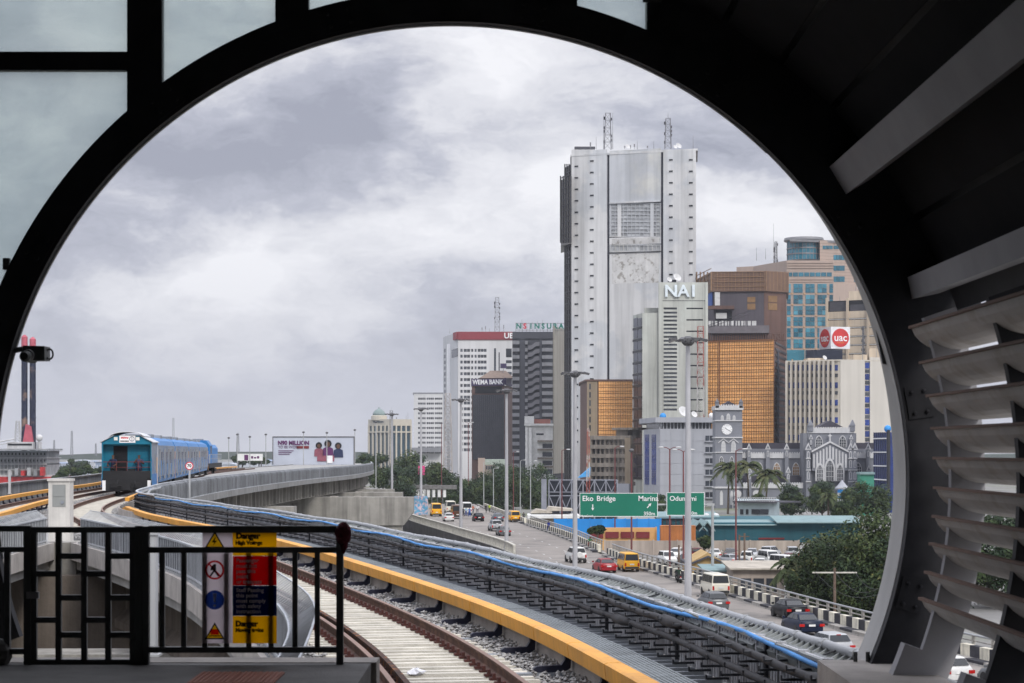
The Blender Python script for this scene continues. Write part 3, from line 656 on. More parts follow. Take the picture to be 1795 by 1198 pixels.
for k in range(8): y = -.33 + .66 * k / 7; tp.hexa([(-.06, y - .02, -.02), (-.02, y - .02, -.02), (-.02, y + .02, -.02), (-.06, y + .02, -.02), (.0, y - .02, .1), (.05, y - .02, .1), (.05, y + .02, .1), (.0, y + .02, .1)])
tp.box(-.09, -.05, -.37, .37, .085, .115); tpm = tp.mesh('top_comb', mat('comb_grey', (.20, .215, .215), .55, var=.2, scale=5, obj=.15))
arm = MB(); arm.box(-.30, 0, -.028, .028, -.022, .0); arm.box(-.31, -.295, -.015, .015, -.022, .03); armm = arm.mesh('rack_arm', m_rack); stmm = MB().box(-.09, -.055, -.03, .03, -.05, .62).mesh('upright', m_rack)
d = ra; i = 0; arms = []
while d < rb:
    p, nr, t = edge_r.at(d); hd = heading(t); B = Vector((p.x, p.y, 0)) - RO
    link('back_panel', bpm, rk, B + Vector((0, 0, -2.5)), hd); link('top_comb', tpm, rk, B + Vector((0, 0, -1.99)), hd + random.uniform(-.05, .05))
    if i % 5 == 0: link('upright', stmm, rk, B + Vector((0, 0, -2.5)), hd)
    for lv in range(5):
        q = edge_r.at(d + (lv % 2) * .2 + random.uniform(-.03, .03))[0]; arms.append((Vector((q.x, q.y, -2.43 + lv * .11)) - RO, hd))
    d += .79; i += 1
far = MB()
for k, (v, hd) in enumerate(arms):
    if k < 300: link('rack_arm', armm, rk, v, hd + random.uniform(-.04, .04))
    else:
        M4 = Matrix.Translation(v) @ Matrix.Rotation(hd, 4, 'Z'); far.box(-.30, 0, -.028, .028, -.022, 0, M4)
stuff(far.build('rack_arm', m_rack, rk))
def laid(c, d0, d1, off, z, wob, seed, step=.45, wl=2.4):
    rnd = random.Random(seed); ph = rnd.uniform(0, 6); o = []
    n = int((d1 - d0) / step)
    for k in range(n + 1):
        dd = d0 + (d1 - d0) * k / n; p, nr, t = c.at(dd); f = off + wob * (.6 * math.sin(dd / wl + ph) + .4 * math.sin(dd / wl * 2.7 + 1.3 * ph)) + rnd.uniform(-.008, .008)
        o.append(Vector((p.x + nr.x * f, p.y + nr.y * f, z + wob * .7 * math.sin(dd / wl * 1.9 + ph) + rnd.uniform(-.006, .006))))
    return o
for nm, lb, off, z, r, wob, sd_ in (('power_cable', 'upper thick black cable lying on the rack below the blue hose', -.2, -2.02, .044, .02, 1), ('power_cable', 'lower thick black cable lying on the middle tier of the rack', -.25, -2.2, .042, .02, 2)):
    ob = tag(MB().path(laid(edge_r, ra, rb, off, z, wob, sd_), r, 8).build(nm, m_cable, smooth=True), lb, 'cable')
    for dj in ((15, 9) if sd_ == 1 else (17.5,)):
        pts = laid(edge_r, ra + dj, ra + dj + 1.1, off, z, wob, sd_, .22)
        p, nr, t = edge_r.at(ra + dj); MB().path([v - Vector((0, 0, 0)) for v in laid(edge_r, ra + dj, ra + dj + .9, off, z, .0, 1, .3)], [.04, .07, .07, .045][:4] if True else .07, 10).build('joint_sleeve', m_cable, ob, smooth=True)
tag(MB().path(laid(edge_r, ra, rb, -.1, -1.91, .04, 3), .025, 8).build('blue_hose', m_blue, smooth=True), 'bright blue hose running along the top of the cable rack', 'hose')
ct = thing('conduit_tube', 'grey jointed conduit tube along the outer top of the parapet', 'pipe', (edge_r.x(22), 22, -1.8)); CO = Vector(ct.location)
MB().path(laid(edge_r, ra, rb, .3, -1.855, .025, 4, .5, 3.4), .048, 8).build('tube', m_tube, ct, -CO, True)
d = ra + .5; tubepts = laid(edge_r, ra, rb, .3, -1.855, .025, 4, .5, 3.4)
for k in range(2, len(tubepts) - 2, 2):
    a, b = tubepts[k], tubepts[k + 1]; dr = (b - a).normalized(); link('coupling', MB().tube(-dr * .05, dr * .05, .056, n=8).mesh('coupling', m_tube), ct, a - CO)
wires = MB()
for k in range(3, len(tubepts) - 3, 3):
    p, nr, t = edge_r.at(ra + (rb - ra) * k / (len(tubepts) - 1)); wires.tube(tubepts[k], Vector((p.x, p.y, -1.94)), .012, n=4)
stuff(wires.build('tube_hanger', m_rack, ct, -CO))
# walkway with grating panels, and the ladder rungs between it and the rack
wk = thing('walkway_grating', 'narrow grey grating walkway between the third rail and cable rack', 'walkway', (edge_r.x(22) - .7, 22, DECK)); WO = Vector(wk.location)
gr = MB(); L = 1.16
for k in range(9): x = -.21 + .42 * k / 8; gr.box(x - .012, x + .012, -L / 2, L / 2, -.03, 0)
for k in range(12): y = -L / 2 + .02 + (L - .04) * k / 11; gr.box(-.222, .222, y - .012, y + .012, -.028, -.002)
gr.box(-.22, .22, -L / 2, L / 2, -.034, -.016); gr.box(-.235, -.222, -L / 2, L / 2, -.05, .004); grm = gr.mesh('grating_panel', m_grat)
d = ra
while d < edge_r.d_at(66):
    p, nr, t = edge_r.at(d); q = p + nr * -.72; link('grating_panel', grm, wk, Vector((q.x, q.y, -2.43 + random.uniform(-.004, .006))) - WO, heading(t)); d += 1.18
kb = MB().sweep([(-.97, DECK), (-.93, DECK), (-.93, -2.47), (-.97, -2.47)], edge_r.run(ra, rb, 1.5)); kb.build('side_kerb', m_conc_light, wk, -WO)
rgm = MB().box(-.2, .2, -.035, .035, -.04, 0).mesh('rung', m_steel); d = ra; k = 0
while d < edge_r.d_at(64):
    p, nr, t = edge_r.at(d); q = p + nr * -.30; link('rung', rgm, wk, Vector((q.x, q.y, -2.47)) - WO, heading(t)); d += .4; k += 1
    if k % 2: w_ = p + nr * -.95; blk('kerb_pad', m_conc_light, wk, Vector((w_.x, w_.y, -2.46)) - WO, (.1, .16, .03), heading(t))
# green hose and litter by the track
m_green = mat('green_hose', (.03, .35, .26), .5)
tag(MB().path(laid(trk, trk.d_at(15), trk.d_at(23), 1.5, RT - .19, .06, 8), .022, 6).build('green_hose', m_green, smooth=True), 'thin green hose lying in the ballast under the yellow rail', 'hose')
m_lit = mat('litter_white', (.75, .75, .78), .7, obj=0); m_lit2 = mat('litter_yellow', (.7, .45, .05), .7, obj=0)
for (px, py, m_, lb, s) in ((730, 1186, m_lit, 'crumpled white plastic between the rails', .1), (778, 1059, m_lit, 'small pale bag in the ballast beyond the rail', .06), (968, 1153, m_lit2, 'scrap of yellow wrapper in the ballast', .05)):
    Z = (-RT + .2) * F / (py - HY); v = P(px, py, Z); rnd = random.Random(px); b = MB().sphere((0, 0, 0), s, s * .8, s * .5, 8, 5); b.v = [(x * rnd.uniform(.6, 1.4), y * rnd.uniform(.6, 1.4), z * rnd.uniform(.5, 1.4)) for x, y, z in b.v]
    tag(b.build('litter', m_, loc=(v.x, v.y, RT - .15)), lb, 'litter')
# ---- trackside things
m_cab = mat('cabinet_white', (.62, .60, .56), .6, var=.1, scale=2, streak=.2, sscale=6); m_cabd = mat('cabinet_door_grey', (.28, .29, .28), .5)
v = P(107, 905, 58); cb = thing('equipment_cabinet', 'tall pale equipment cabinet with grey door where the two decks meet', 'cabinet', (v.x, 58, DECK))
MB().box(-.31, .31, -.25, .25, 0, 2.16).build('body', m_cab, cb); MB().box(-.34, .34, -.3, .3, 2.16, 2.23).build('cap', m_cab, cb)
dr_ = MB().box(-.19, .19, -.265, -.25, 1.42, 2.06).build('door', m_cabd, cb); MB().box(-.16, .16, -.275, -.265, 1.72, 2.02).build('louvre_panel', m_cabd, dr_); MB().lathe([(.035, 0), (.05, .01), (.05, .03)], n=12).build('handle', m_steel, dr_, (.1, -.265, 1.55), rot=(R(90), 0, 0))
m_post = mat('post_grey', (.42, .43, .44), .55, var=.1, streak=.15)
for (px, yt, yb, Z, wd, lb) in ((57, 930, 1160, 38, .075, 'slim pale steel post standing beyond the lattice gate'), (17, 826, 866, 108, .06, 'slim pale post beside the left barrier'), (262, 938, 1150, 27, .1, 'pale cabinet post standing close behind the railing')):
    a = P(px, yb, Z); b = P(px, yt, Z); th = thing('track_post', lb, 'post', a); MB().box(-wd, wd, -wd, wd, 0, b.z - a.z).build('shaft', m_post, th); MB().box(-wd * 1.5, wd * 1.5, -wd * 1.5, wd * 1.5, 0, .03).build('base_plate', m_post, th); MB().box(-wd * 1.2, wd * 1.2, -wd * 1.2, wd * 1.2, b.z - a.z, b.z - a.z + .04).build('cap', m_post, th)
m_wh = mat('sign_white', (.78, .78, .78), .5, obj=0); m_rd = mat('sign_red', (.55, .02, .04), .5, obj=0); m_bk = mat('sign_black', (.015, .015, .02), .5, obj=0)
v = P(332, 845, 118); sg = thing('speed_limit_sign', 'round speed limit sign reading 70 in a red ring', 'sign', (v.x, 118, DECK)); zc = H(817, 118) - DECK
MB().tube((0, .05, 0), (0, .05, zc), .06).build('post', m_post, sg)
MB().lathe([(.01, 0), (.24, 0), (.24, .02), (.01, .02)], n=28).build('disc', m_rd, sg, (0, 0, zc), rot=(R(90), 0, 0)); MB().lathe([(.01, 0), (.185, 0), (.185, .006), (.01, .006)], n=28).build('face', m_wh, sg, (0, -.021, zc), rot=(R(90), 0, 0)); text('number', '70', m_bk, sg, (0, -.032, zc), .25, extrude=.002, bold=.008)
# ================================================================== the train
m_teal = mat('van_teal', (.004, .165, .265), .5, var=.1, scale=1.2, streak=.12, sscale=5)
m_tblue = mat('car_blue', (.03, .19, .48), .4, var=.15, scale=1, streak=.15, sscale=3)
m_wrap = mat('plastic_wrap', (.26, .29, .33), .3, var=.35, scale=1.4, streak=.5, sscale=5, bump=.8, bscale=5, spec=.5, col2=(.05, .16, .36), c2scale=1.2, c2=(.45, .66))
m_roofw = mat('roof_sheet', (.55, .56, .58), .5, var=.15, streak=.1); m_roofd = mat('roof_gear', (.25, .26, .27), .7, var=.3)
m_under = mat('underframe_black', (.016, .016, .018), .7, var=.3); m_hole = mat('door_dark', (.008, .009, .012), .8); m_railred = mat('balcony_red', (.13, .025, .022), .6)
m_dim = mat('car_window', (.03, .05, .09), .2, var=.2, spec=.6); m_lamp = mat('lamp_glass', (.75, .75, .7), .3)
tp0 = Vector((-23.6, 122.0, 0)); tdir = (Vector((-34.3, 215.5, 0)) - tp0).normalized(); thd = heading(tdir)
def tpos(s): v = tp0 + tdir * s; return (v.x, v.y, RT)
HWD = 1.5; SILL = .95; EAVE = 3.15; RIDGE = 3.72
# rear van with open balcony
bv = thing('brake_van', 'teal brake van with an open balcony at the rear of the train', 'rail van', tpos(0), thd)
MB().prism([(-HWD, SILL), (HWD, SILL), (HWD, EAVE), (.75, RIDGE - .14), (-.75, RIDGE - .14), (-HWD, EAVE)], .62, 5.6).build('body', m_teal, bv)
sd = MB()
for s in (-1, 1): sd.box(s * HWD - .02, s * HWD + .02, .0, 5.6, .45, EAVE + .02)
sd.build('side_wall', m_wrap, bv)
for s in (-1, 1): MB().box(s * (HWD + .025) - .01, s * (HWD + .025) + .01, .0, 5.6, .4, 1.2).build('side_skirt', m_tblue, bv); MB().box(s * 1.535 - .012, s * 1.535 + .012, 5.0, 5.35, .5, EAVE).build('white_stripe', m_roofw, bv); MB().box(s * 1.535 - .012, s * 1.535 + .012, 4.6, 4.75, .5, 2.2).build('yellow_stripe', m_yel, bv)
def arc_roof(y0, y1, r=1.0, z=RIDGE - .28, t=.05, hw=1.0, n=10):
    b = MB(); out = []; 
    for k in range(n + 1): x = -hw + 2 * hw * k / n; out.append((x, z + .38 * math.sqrt(max(0, 1 - (x / hw) ** 2 * .92))))
    return b.prism(out + [(x, zz - t) for x, zz in out[::-1]], y0, y1)
arc_roof(-.25, 5.7, hw=1.05).build('roof_vault', m_roofw, bv)
for s in (-1, 1): MB().hexa([(s * .78, -.15, RIDGE - .16), (s * 1.62, -.15, EAVE - .02), (s * 1.62, 5.6, EAVE - .02), (s * .78, 5.6, RIDGE - .16), (s * .78, -.15, RIDGE - .11), (s * 1.62, -.15, EAVE + .03), (s * 1.62, 5.6, EAVE + .03), (s * .78, 5.6, RIDGE - .11)]).build('roof_slope', m_roofw, bv)
MB().prism([(-HWD, EAVE - .12), (HWD, EAVE - .12), (HWD, EAVE), (.75, RIDGE - .16), (-.75, RIDGE - .16), (-HWD, EAVE)], -.02, .1).build('gable_board', m_teal, bv)
MB().box(-.86, .0, .605, .619, 1.0, 2.92).build('doorway', m_hole, bv)
lv = MB().box(.0, 1.32, .605, .619, 1.0, 2.92).build('shutter', m_teal, bv)
for k in range(17): MB().box(.03, 1.3, .575, .605, 1.05 + k * .11, 1.12 + k * .11).build('shutter_slat', m_teal, bv)
sb = MB().box(-.45, .52, -.06, -.03, 3.12, 3.56).build('name_board', m_wh, bv)
pr = MB()
for k, (x0, x1, z0, z1) in enumerate(((-.36, -.25, 3.38, 3.47), (-.23, -.14, 3.37, 3.48), (-.12, -.02, 3.38, 3.47), (.0, .08, 3.37, 3.46))): pr.hexa([(x0, -.064, z0), (x1, -.064, z0), (x1, -.061, z0), (x0, -.061, z0), (x0 + .03, -.064, z1), (x1 + .03, -.064, z1), (x1 + .03, -.061, z1), (x0 + .03, -.061, z1)])
pr.build('red_script', m_rd, sb); pr = MB()
for k in range(6): pr.box(-.38 + k * .085, -.31 + k * .085, -.064, -.061, 3.18, 3.26)
pr.build('black_script', m_bk, sb)
rg = MB(); 
for k in range(20): a = math.pi * 2 * k / 20; b_ = math.pi * 2 * (k + 1) / 20; rg.tube((.31 + .14 * math.cos(a), -.068, 3.36 + .14 * math.sin(a)), (.31 + .14 * math.cos(b_), -.068, 3.36 + .14 * math.sin(b_)), .013, n=5)
rg.box(.30, .32, -.072, -.064, 3.22, 3.48); rg.build('emblem', m_inkb, sb)
for s in (-1, 1): MB().box(s * .66 - .11, s * .66 + .11, -.07, -.03, 3.27, 3.47).build('head_lamp', m_lamp, bv)
MB().box(-1.5, 1.5, -.02, .62, .5, .68).build('balcony_floor', m_under, bv); MB().box(-1.44, 1.44, -.10, -.03, .9, 1.40).build('apron', m_under, bv); MB().box(-1.28, 1.28, -.22, .1, .15, .95).build('buffer_beam', m_under, bv)
for s in (-1, 1):
    MB().box(s * 1.36 - .1, s * 1.36 + .1, -.24, -.21, .2, .82).build('white_marker', m_wh, bv); MB().lathe([(.1, 0), (.1, .3), (.2, .31), (.2, .38), (.1, .39)], n=12).build('buffer', m_under, bv, (s * .72, -.2, .55), rot=(R(90), 0, 0))
MB().box(-.16, .16, -.5, -.1, .3, .62).box(-.26, .26, -.66, -.5, .24, .66).build('coupler', m_under, bv)
hs = MB().path([(.5, -.2, .8), (.55, -.42, .5), (.5, -.45, .2), (.42, -.3, .12)], .03).path([(-.5, -.2, .85), (-.6, -.4, .55), (-.3, -.45, .45), (-.1, -.35, .6)], .03); hs.build('brake_hose', m_cable, bv)
for x, z0 in ((-1.46, .9), (1.46, .9)): MB().tube((x, -.02, z0), (x, -.02, EAVE - .05), .035).build('corner_post', m_teal, bv)
rr = MB(); 
for z in (1.95,): rr.box(-1.46, 1.46, -.05, -.01, z - .02, z + .02)
for x in (-.62, .02, .7): rr.box(x - .02, x + .02, -.05, -.01, .95, 1.95)
for z in (1.3, 1.62): rr.box(-1.46, 1.46, -.04, -.02, z - .012, z + .012)
rr.build('balcony_rail', m_railred, bv)
def bogie(parent, y):
    for dy in (-1.0, 1.0):
        MB().tube((-.78, y + dy, .42), (-.66, y + dy, .42), .42, n=16).tube((.66, y + dy, .42), (.78, y + dy, .42), .42, n=16).tube((-.7, y + dy, .42), (.7, y + dy, .42), .08).build('wheelset', m_under, parent)
    MB().box(-1.0, -.85, y - 1.5, y + 1.5, .3, .65).box(.85, 1.0, y - 1.5, y + 1.5, .3, .65).box(-.9, .9, y - .3, y + .3, .35, .75).build('bogie_frame', m_under, parent)
bogie(bv, 2.2)
# four metro cars under plastic wrap
CLN = 21.0
def metro_car():
    o = thing('metro_car', 'x', 'rail car', (0, 0, 0), thd, 'blue metro cars under plastic wrap')
    sec = [(-1.36, .55), (-1.46, .9), (-1.48, 1.9), (-1.44, 2.95), (-1.28, 3.3), (-.8, 3.52), (0, 3.58), (.8, 3.52), (1.28, 3.3), (1.44, 2.95), (1.48, 1.9), (1.46, .9), (1.36, .55)]
    MB().prism(sec, .15, CLN - .15).build('body', m_tblue, o)
    wr = MB()
    for s in (-1, 1): wr.hexa([(s * 1.475, .3, .95), (s * 1.495, .3, .95), (s * 1.495, CLN - .3, .95), (s * 1.475, CLN - .3, .95), (s * 1.45, .3, 2.98), (s * 1.475, .3, 2.98), (s * 1.475, CLN - .3, 2.98), (s * 1.45, CLN - .3, 2.98)])
    wr.build('plastic_wrap', m_wrap, o)
    for s in (-1, 1):
        for k in range(4):
            y = 1.9 + k * 5.0
            MB().box(s * 1.5 - .012, s * 1.5 + .012, y, y + .68, .75, 2.75).build('door', m_roofd, o); MB().box(s * 1.5 - .012, s * 1.5 + .012, y + .72, y + 1.4, .75, 2.75).build('door', m_roofd, o)
            if k < 3: MB().box(s * 1.495 - .012, s * 1.495 + .012, y + 2.1, y + 4.2, 1.75, 2.55).build('window', m_dim, o)
        MB().box(s * 1.5 - .01, s * 1.5 + .01, CLN - .5, CLN - .28, .6, 2.6).build('yellow_band', m_yel, o)
        for k in range(14): y = .8 + k * 1.48; MB().box(s * 1.5 - .014, s * 1.5 + .014, y, y + .12, 1.0, 2.0).build('wrap_fold', m_tblue if k % 3 else m_wrap, o)
    for y in (5, 14): MB().box(-.85, .85, y - 1.5, y + 1.5, 3.5, 3.72).build('roof_unit', m_roofd, o)
    MB().box(-1.2, 1.2, 3.8, CLN - 3.8, .2, .6).build('equipment_box', m_under, o); bogie(o, 2.6); bogie(o, CLN - 2.6)
    MB().box(-1.1, 1.1, -.1, .15, .7, 3.2).build('gangway', m_under, o)
    return o
mc0 = metro_car()
for k, lb in enumerate(('blue wrapped metro car coupled next to the brake van', 'second wrapped metro car from the brake van, behind the 70 sign', 'third wrapped metro car from the brake van', 'wrapped metro car coupled to the locomotive')):
    o = mc0 if k == 0 else copy_tree(mc0); o.location = tpos(5.9 + k * 21.6); o['label'] = lb
# locomotive
lc = thing('locomotive', 'blue diesel locomotive at the far end of the train', 'locomotive', Vector(tpos(92.8)) + Vector((.1, 0, 0)), thd - .05)
MB().box(-1.45, 1.45, .2, 17, .75, 1.25).build('frame', m_under, lc); MB().prism([(-1.4, 1.25), (1.4, 1.25), (1.4, 3.2), (1.0, 3.75), (-1.0, 3.75), (-1.4, 3.2)], 1.4, 4.8).build('cab', m_tblue, lc); MB().prism([(-1.0, 1.25), (1.0, 1.25), (1.0, 2.9), (.7, 3.3), (-.7, 3.3), (-1.0, 2.9)], 4.8, 16.6).build('hood', m_tblue, lc)
for s in (-1, 1):
    MB().box(s * 1.405 - .01, s * 1.405 + .01, 2.2, 3.8, 2.3, 3.1).build('window', m_dim, lc); MB().box(s * .6 - .35, s * .6 + .35, 1.37, 1.4, 2.4, 3.1).build('window', m_dim, lc)
    hr = MB().tube((s * 1.42, .5, 1.25), (s * 1.42, .5, 2.2), .03).tube((s * 1.42, 1.3, 1.25), (s * 1.42, 1.3, 2.2), .03).tube((s * 1.42, .5, 2.2), (s * 1.42, 16.5, 2.2), .03).tube((s * 1.42, .5, 1.75), (s * 1.42, 16.5, 1.75), .025)
    for k in range(8): hr.tube((s * 1.42, 5 + k * 1.6, 1.25), (s * 1.42, 5 + k * 1.6, 2.2), .025)
    hr.build('handrail', m_post, lc)
MB().box(-.5, .5, 2, 4, 3.75, 3.9).build('roof_unit', m_roofd, lc); MB().box(-1.2, 1.2, .1, .25, .5, 1.2).build('buffer_beam', m_under, lc); bogie(lc, 3.5); bogie(lc, 13.5)
# ================================================================== people (one continuous skinned body each)
m_skin = mat('skin_brown', (.10, .05, .03), .6, var=.08)
def person(name, label, loc, rot, h, cloth, pose='stand', cat='person', hair=(.01, .01, .01), group=None):
    """joint skeleton -> skin surface -> one mesh; material slots by body region"""
    top, leg = cloth; s = h / 1.75
    J = {'pel': (0, 0, .95), 'wai': (0, 0, 1.1), 'chs': (0, .0, 1.33), 'nek': (0, 0, 1.5), 'hdb': (0, .015, 1.58), 'hdt': (0, .0, 1.74)}
    for sd_, sg_ in (('l', -1), ('r', 1)):
        J['sho' + sd_] = (sg_ * .19, 0, 1.42); J['elb' + sd_] = (sg_ * .27, .0, 1.14); J['wri' + sd_] = (sg_ * .27, .08, .9); J['han' + sd_] = (sg_ * .26, .12, .8)
        J['hip' + sd_] = (sg_ * .1, 0, .9); J['kne' + sd_] = (sg_ * .12, .03, .5); J['ank' + sd_] = (sg_ * .12, 0, .09); J['toe' + sd_] = (sg_ * .14, .17, .04)
    if pose == 'sit':
        for k in list(J):
            if k[:3] in ('pel', 'wai', 'chs', 'nek', 'hdb', 'hdt', 'sho'): x, y, z = J[k]; J[k] = (x, y, z - .43)
        for sd_, sg_ in (('l', -1), ('r', 1)):
            J['hip' + sd_] = (sg_ * .1, .03, .5); J['kne' + sd_] = (sg_ * .16, .45, .52); J['ank' + sd_] = (sg_ * .15, .42, .1); J['toe' + sd_] = (sg_ * .16, .6, .05); J['elb' + sd_] = (sg_ * .28, .12, .74); J['wri' + sd_] = (sg_ * .2, .34, .72); J['han' + sd_] = (sg_ * .17, .42, .74)
    if pose == 'phone':
        J['elbr'] = (.3, .14, 1.2); J['wrir'] = (.15, .24, 1.42); J['hanr'] = (.1, .22, 1.5); J['elbl'] = (-.3, .1, 1.16); J['wril'] = (-.14, .25, 1.3); J['hanl'] = (-.08, .26, 1.4)
    if pose == 'lean':
        J['elbr'] = (.31, .16, 1.16); J['wrir'] = (.2, .34, 1.05); J['hanr'] = (.12, .38, 1.05); J['elbl'] = (-.31, .16, 1.16); J['wril'] = (-.2, .34, 1.05); J['hanl'] = (-.12, .38, 1.05)
    if pose == 'walk':
        J['knel'] = (-.1, .2, .52); J['ankl'] = (-.1, .22, .1); J['toel'] = (-.1, .38, .06); J['ankr'] = (.1, -.25, .14); J['toer'] = (.1, -.1, .03); J['wril'] = (-.26, -.1, .92); J['hanl'] = (-.26, -.12, .82); J['wrir'] = (.26, .2, .95); J['hanr'] = (.25, .26, .87)
    if pose == 'ride':
        for k in list(J):
            if k[:3] in ('pel', 'wai', 'chs', 'nek', 'hdb', 'hdt', 'sho'): x, y, z = J[k]; J[k] = (x, y + (z - .95) * .18, z - .2)
        for sd_, sg_ in (('l', -1), ('r', 1)):
            J['hip' + sd_] = (sg_ * .12, .02, .72); J['kne' + sd_] = (sg_ * .26, .42, .62); J['ank' + sd_] = (sg_ * .22, .22, .26); J['toe' + sd_] = (sg_ * .22, .38, .22); J['elb' + sd_] = (sg_ * .34, .25, 1.0); J['wri' + sd_] = (sg_ * .33, .5, .98); J['han' + sd_] = (sg_ * .33, .58, 1.0)
    Rd = {'pel': .15, 'wai': .135, 'chs': .155, 'nek': .06, 'hdb': .085, 'hdt': .085, 'sho': .075, 'elb': .05, 'wri': .036, 'han': .042, 'hip': .1, 'kne': .066, 'ank': .045, 'toe': .042}
    E = [('pel', 'wai'), ('wai', 'chs'), ('chs', 'nek'), ('nek', 'hdb'), ('hdb', 'hdt')]
    for q in 'lr': E += [('chs', 'sho' + q), ('sho' + q, 'elb' + q), ('elb' + q, 'wri' + q), ('wri' + q, 'han' + q), ('pel', 'hip' + q), ('hip' + q, 'kne' + q), ('kne' + q, 'ank' + q), ('ank' + q, 'toe' + q)]
    ks = list(J); me = bpy.data.meshes.new('body'); me.from_pydata([tuple(c * s for c in J[k]) for k in ks], [(ks.index(a), ks.index(b)) for a, b in E], [])
    ob = bpy.data.objects.new(name, me); COL.objects.link(ob)
    mod = ob.modifiers.new('skin', 'SKIN')
    for i, k in enumerate(ks):
        r = Rd[k[:3]] * s; ob.data.skin_vertices[0].data[i].radius = (r, r * (.72 if k in ('pel', 'wai', 'chs') else 1))
    ob.data.skin_vertices[0].data[0].use_root = True
    ob.modifiers.new('sub', 'SUBSURF').levels = 1
    dg = bpy.context.evaluated_depsgraph_get(); nm = bpy.data.meshes.new_from_object(ob.evaluated_get(dg)); ob.modifiers.clear(); ob.data = nm
    nm.materials.clear()
    mt_ = mat('cloth_%s_top' % '_'.join('%d' % (c * 100) for c in top), top, .85, var=.2, scale=6); ml_ = mat('cloth_%s_leg' % '_'.join('%d' % (c * 100) for c in leg), leg, .85, var=.2, scale=6)
    hm = mat('hair_black', hair, .8)
    for m_ in (m_skin, mt_, ml_, hm): nm.materials.append(m_)
    bones = [(Vector(J[a]) * s, Vector(J[b]) * s, a[:3], b[:3]) for a, b in E]
    for f in nm.polygons:
        c = f.center; best = None
        for a, b, ka, kb in bones:
            ab = b - a; t = max(0, min(1, (c - a).dot(ab) / ab.length_squared)); d = (c - (a + ab * t)).length
            if best is None or d < best[0]: best = (d, ka, kb, t)
        _, ka, kb, t = best; k = ka + kb
        f.material_index = {'pelwai': 1, 'waichs': 1, 'chsnek': 1 if t < .7 else 0, 'nekhdb': 0, 'hdbhdt': 0, 'chssho': 1, 'shoelb': 1, 'elbwri': 0, 'wrihan': 0, 'pelhip': 2, 'hipkne': 2, 'kneank': 2, 'anktoe': 3}.get(k, 0)
        if k in ('hdbhdt', 'nekhdb') and (c.z > J['hdt'][2] * s - .02 * s or c.y < J['hdt'][1] * s - .03 * s and c.z > J['hdb'][2] * s): f.material_index = 3
        f.use_smooth = True
    ob.location = loc; ob.rotation_euler = (0, 0, rot); tag(ob, label, cat, group)
    hd = Vector(J['hdt']) * s; fc = MB()
    fc.sphere((0, .085 * s, -.06 * s), .014 * s, .02 * s, .022 * s, 6, 4); fc.build('nose', m_skin, ob, hd, True)
    for sg_ in (-1, 1): MB().sphere((sg_ * .034 * s, .076 * s, -.035 * s), .011 * s, nu=6, nv=4).build('eye', m_hole, ob, hd, True); MB().sphere((sg_ * .088 * s, 0, -.055 * s), .012 * s, .022 * s, .03 * s, 6, 4).build('ear', m_skin, ob, hd, True)
    MB().box(-.025 * s, .025 * s, .072 * s, .084 * s, -.102 * s, -.094 * s).build('mouth', mat('lip', (.12, .03, .03), .6), ob, hd)
    return ob
def on_van(x, y): v = Vector(tpos(0)) + Vector((math.cos(thd) * x - math.sin(thd) * y, math.sin(thd) * x + math.cos(thd) * y, .68)); return v
person('person', 'person in a dark shirt leaning on the balcony rail, left of the van doorway', on_van(-.85, .28), math.pi + thd - .3, 1.72, ((.015, .02, .05), (.02, .02, .02)), 'lean')
person('person', 'person in a white and dark top lifting hands to the face, right of the doorway', on_van(.72, .28), math.pi + thd, 1.72, ((.06, .06, .12), (.02, .02, .05)), 'phone')
cv = on_van(.25, .3); chs = thing('plastic_chair', 'dark plastic chair on the van balcony', 'chair', cv, thd)
MB().box(-.22, .22, -.22, .22, .4, .44).build('seat', m_under, chs); MB().box(-.22, .22, .2, .24, .44, .85).build('backrest', m_under, chs)
for x in (-.2, .2):
    for y in (-.2, .2): MB().tube((x, y, 0), (x, y, .4), .02).build('leg', m_under, chs)
# ================================================================== ground and the elevated road
m_earth = mat('city_ground', (.20, .195, .185), .95, var=.25, scale=.05, col2=(.13, .14, .09), c2scale=.02)
tag(MB().box(-4000, 4000, -150, 7500, GROUND - 1, GROUND).build('ground', m_earth), kind='structure')
m_water = mat('lagoon_water', (.06, .09, .11), .15, var=.2, scale=.01, bump=.3, bscale=.3, spec=.5)
tag(MB().box(-3900, -95, 330, 2600, GROUND, GROUND + .01).build('water', m_water), kind='structure')
m_road = mat('road_asphalt', (.24, .217, .194), .9, var=.2, scale=.1, col2=(.165, .152, .14), c2scale=.35, c2=(.52, .66), streak=0, bump=.15, bscale=12)
m_paint = mat('road_paint', (.45, .45, .43), .8, var=.4, scale=3)
m_white = mat('block_cream', (.70, .66, .54), .85, var=.25, scale=1.5, streak=.35, sscale=4, obj=.15)
m_blkblk = mat('block_black', (.035, .035, .042), .8, var=.3, scale=2, obj=.2)
m_kerb = mat('kerb_stone', (.30, .285, .26), .9, var=.3, scale=2)
KR = 1.33; RZ = -9.5 * KR      # road level and plan scale
rr_ = Curve([(79.8, 35.91), (111.72, 28.994), (136.458, 24.073), (169.575, 19.418), (191.52, 16.492), (220.78, 12.768), (252.7, 10.108), (284.62, 7.847), (359.1, 0.532), (428.26, -5.32), (532, -14.63), (625.1, -23.94)])
rl_ = Curve([(79.8, 10.64), (111.72, 6.65), (159.6, 3.192), (242.06, 0.399), (299.25, -8.246), (352.45, -17.024), (438.9, -29.26), (532, -43.89), (625.1, -58.52)])
road = slab(rl_, rr_, 83, 470, RZ - .8, RZ, 90).build('road', m_road); tag(road, kind='structure')
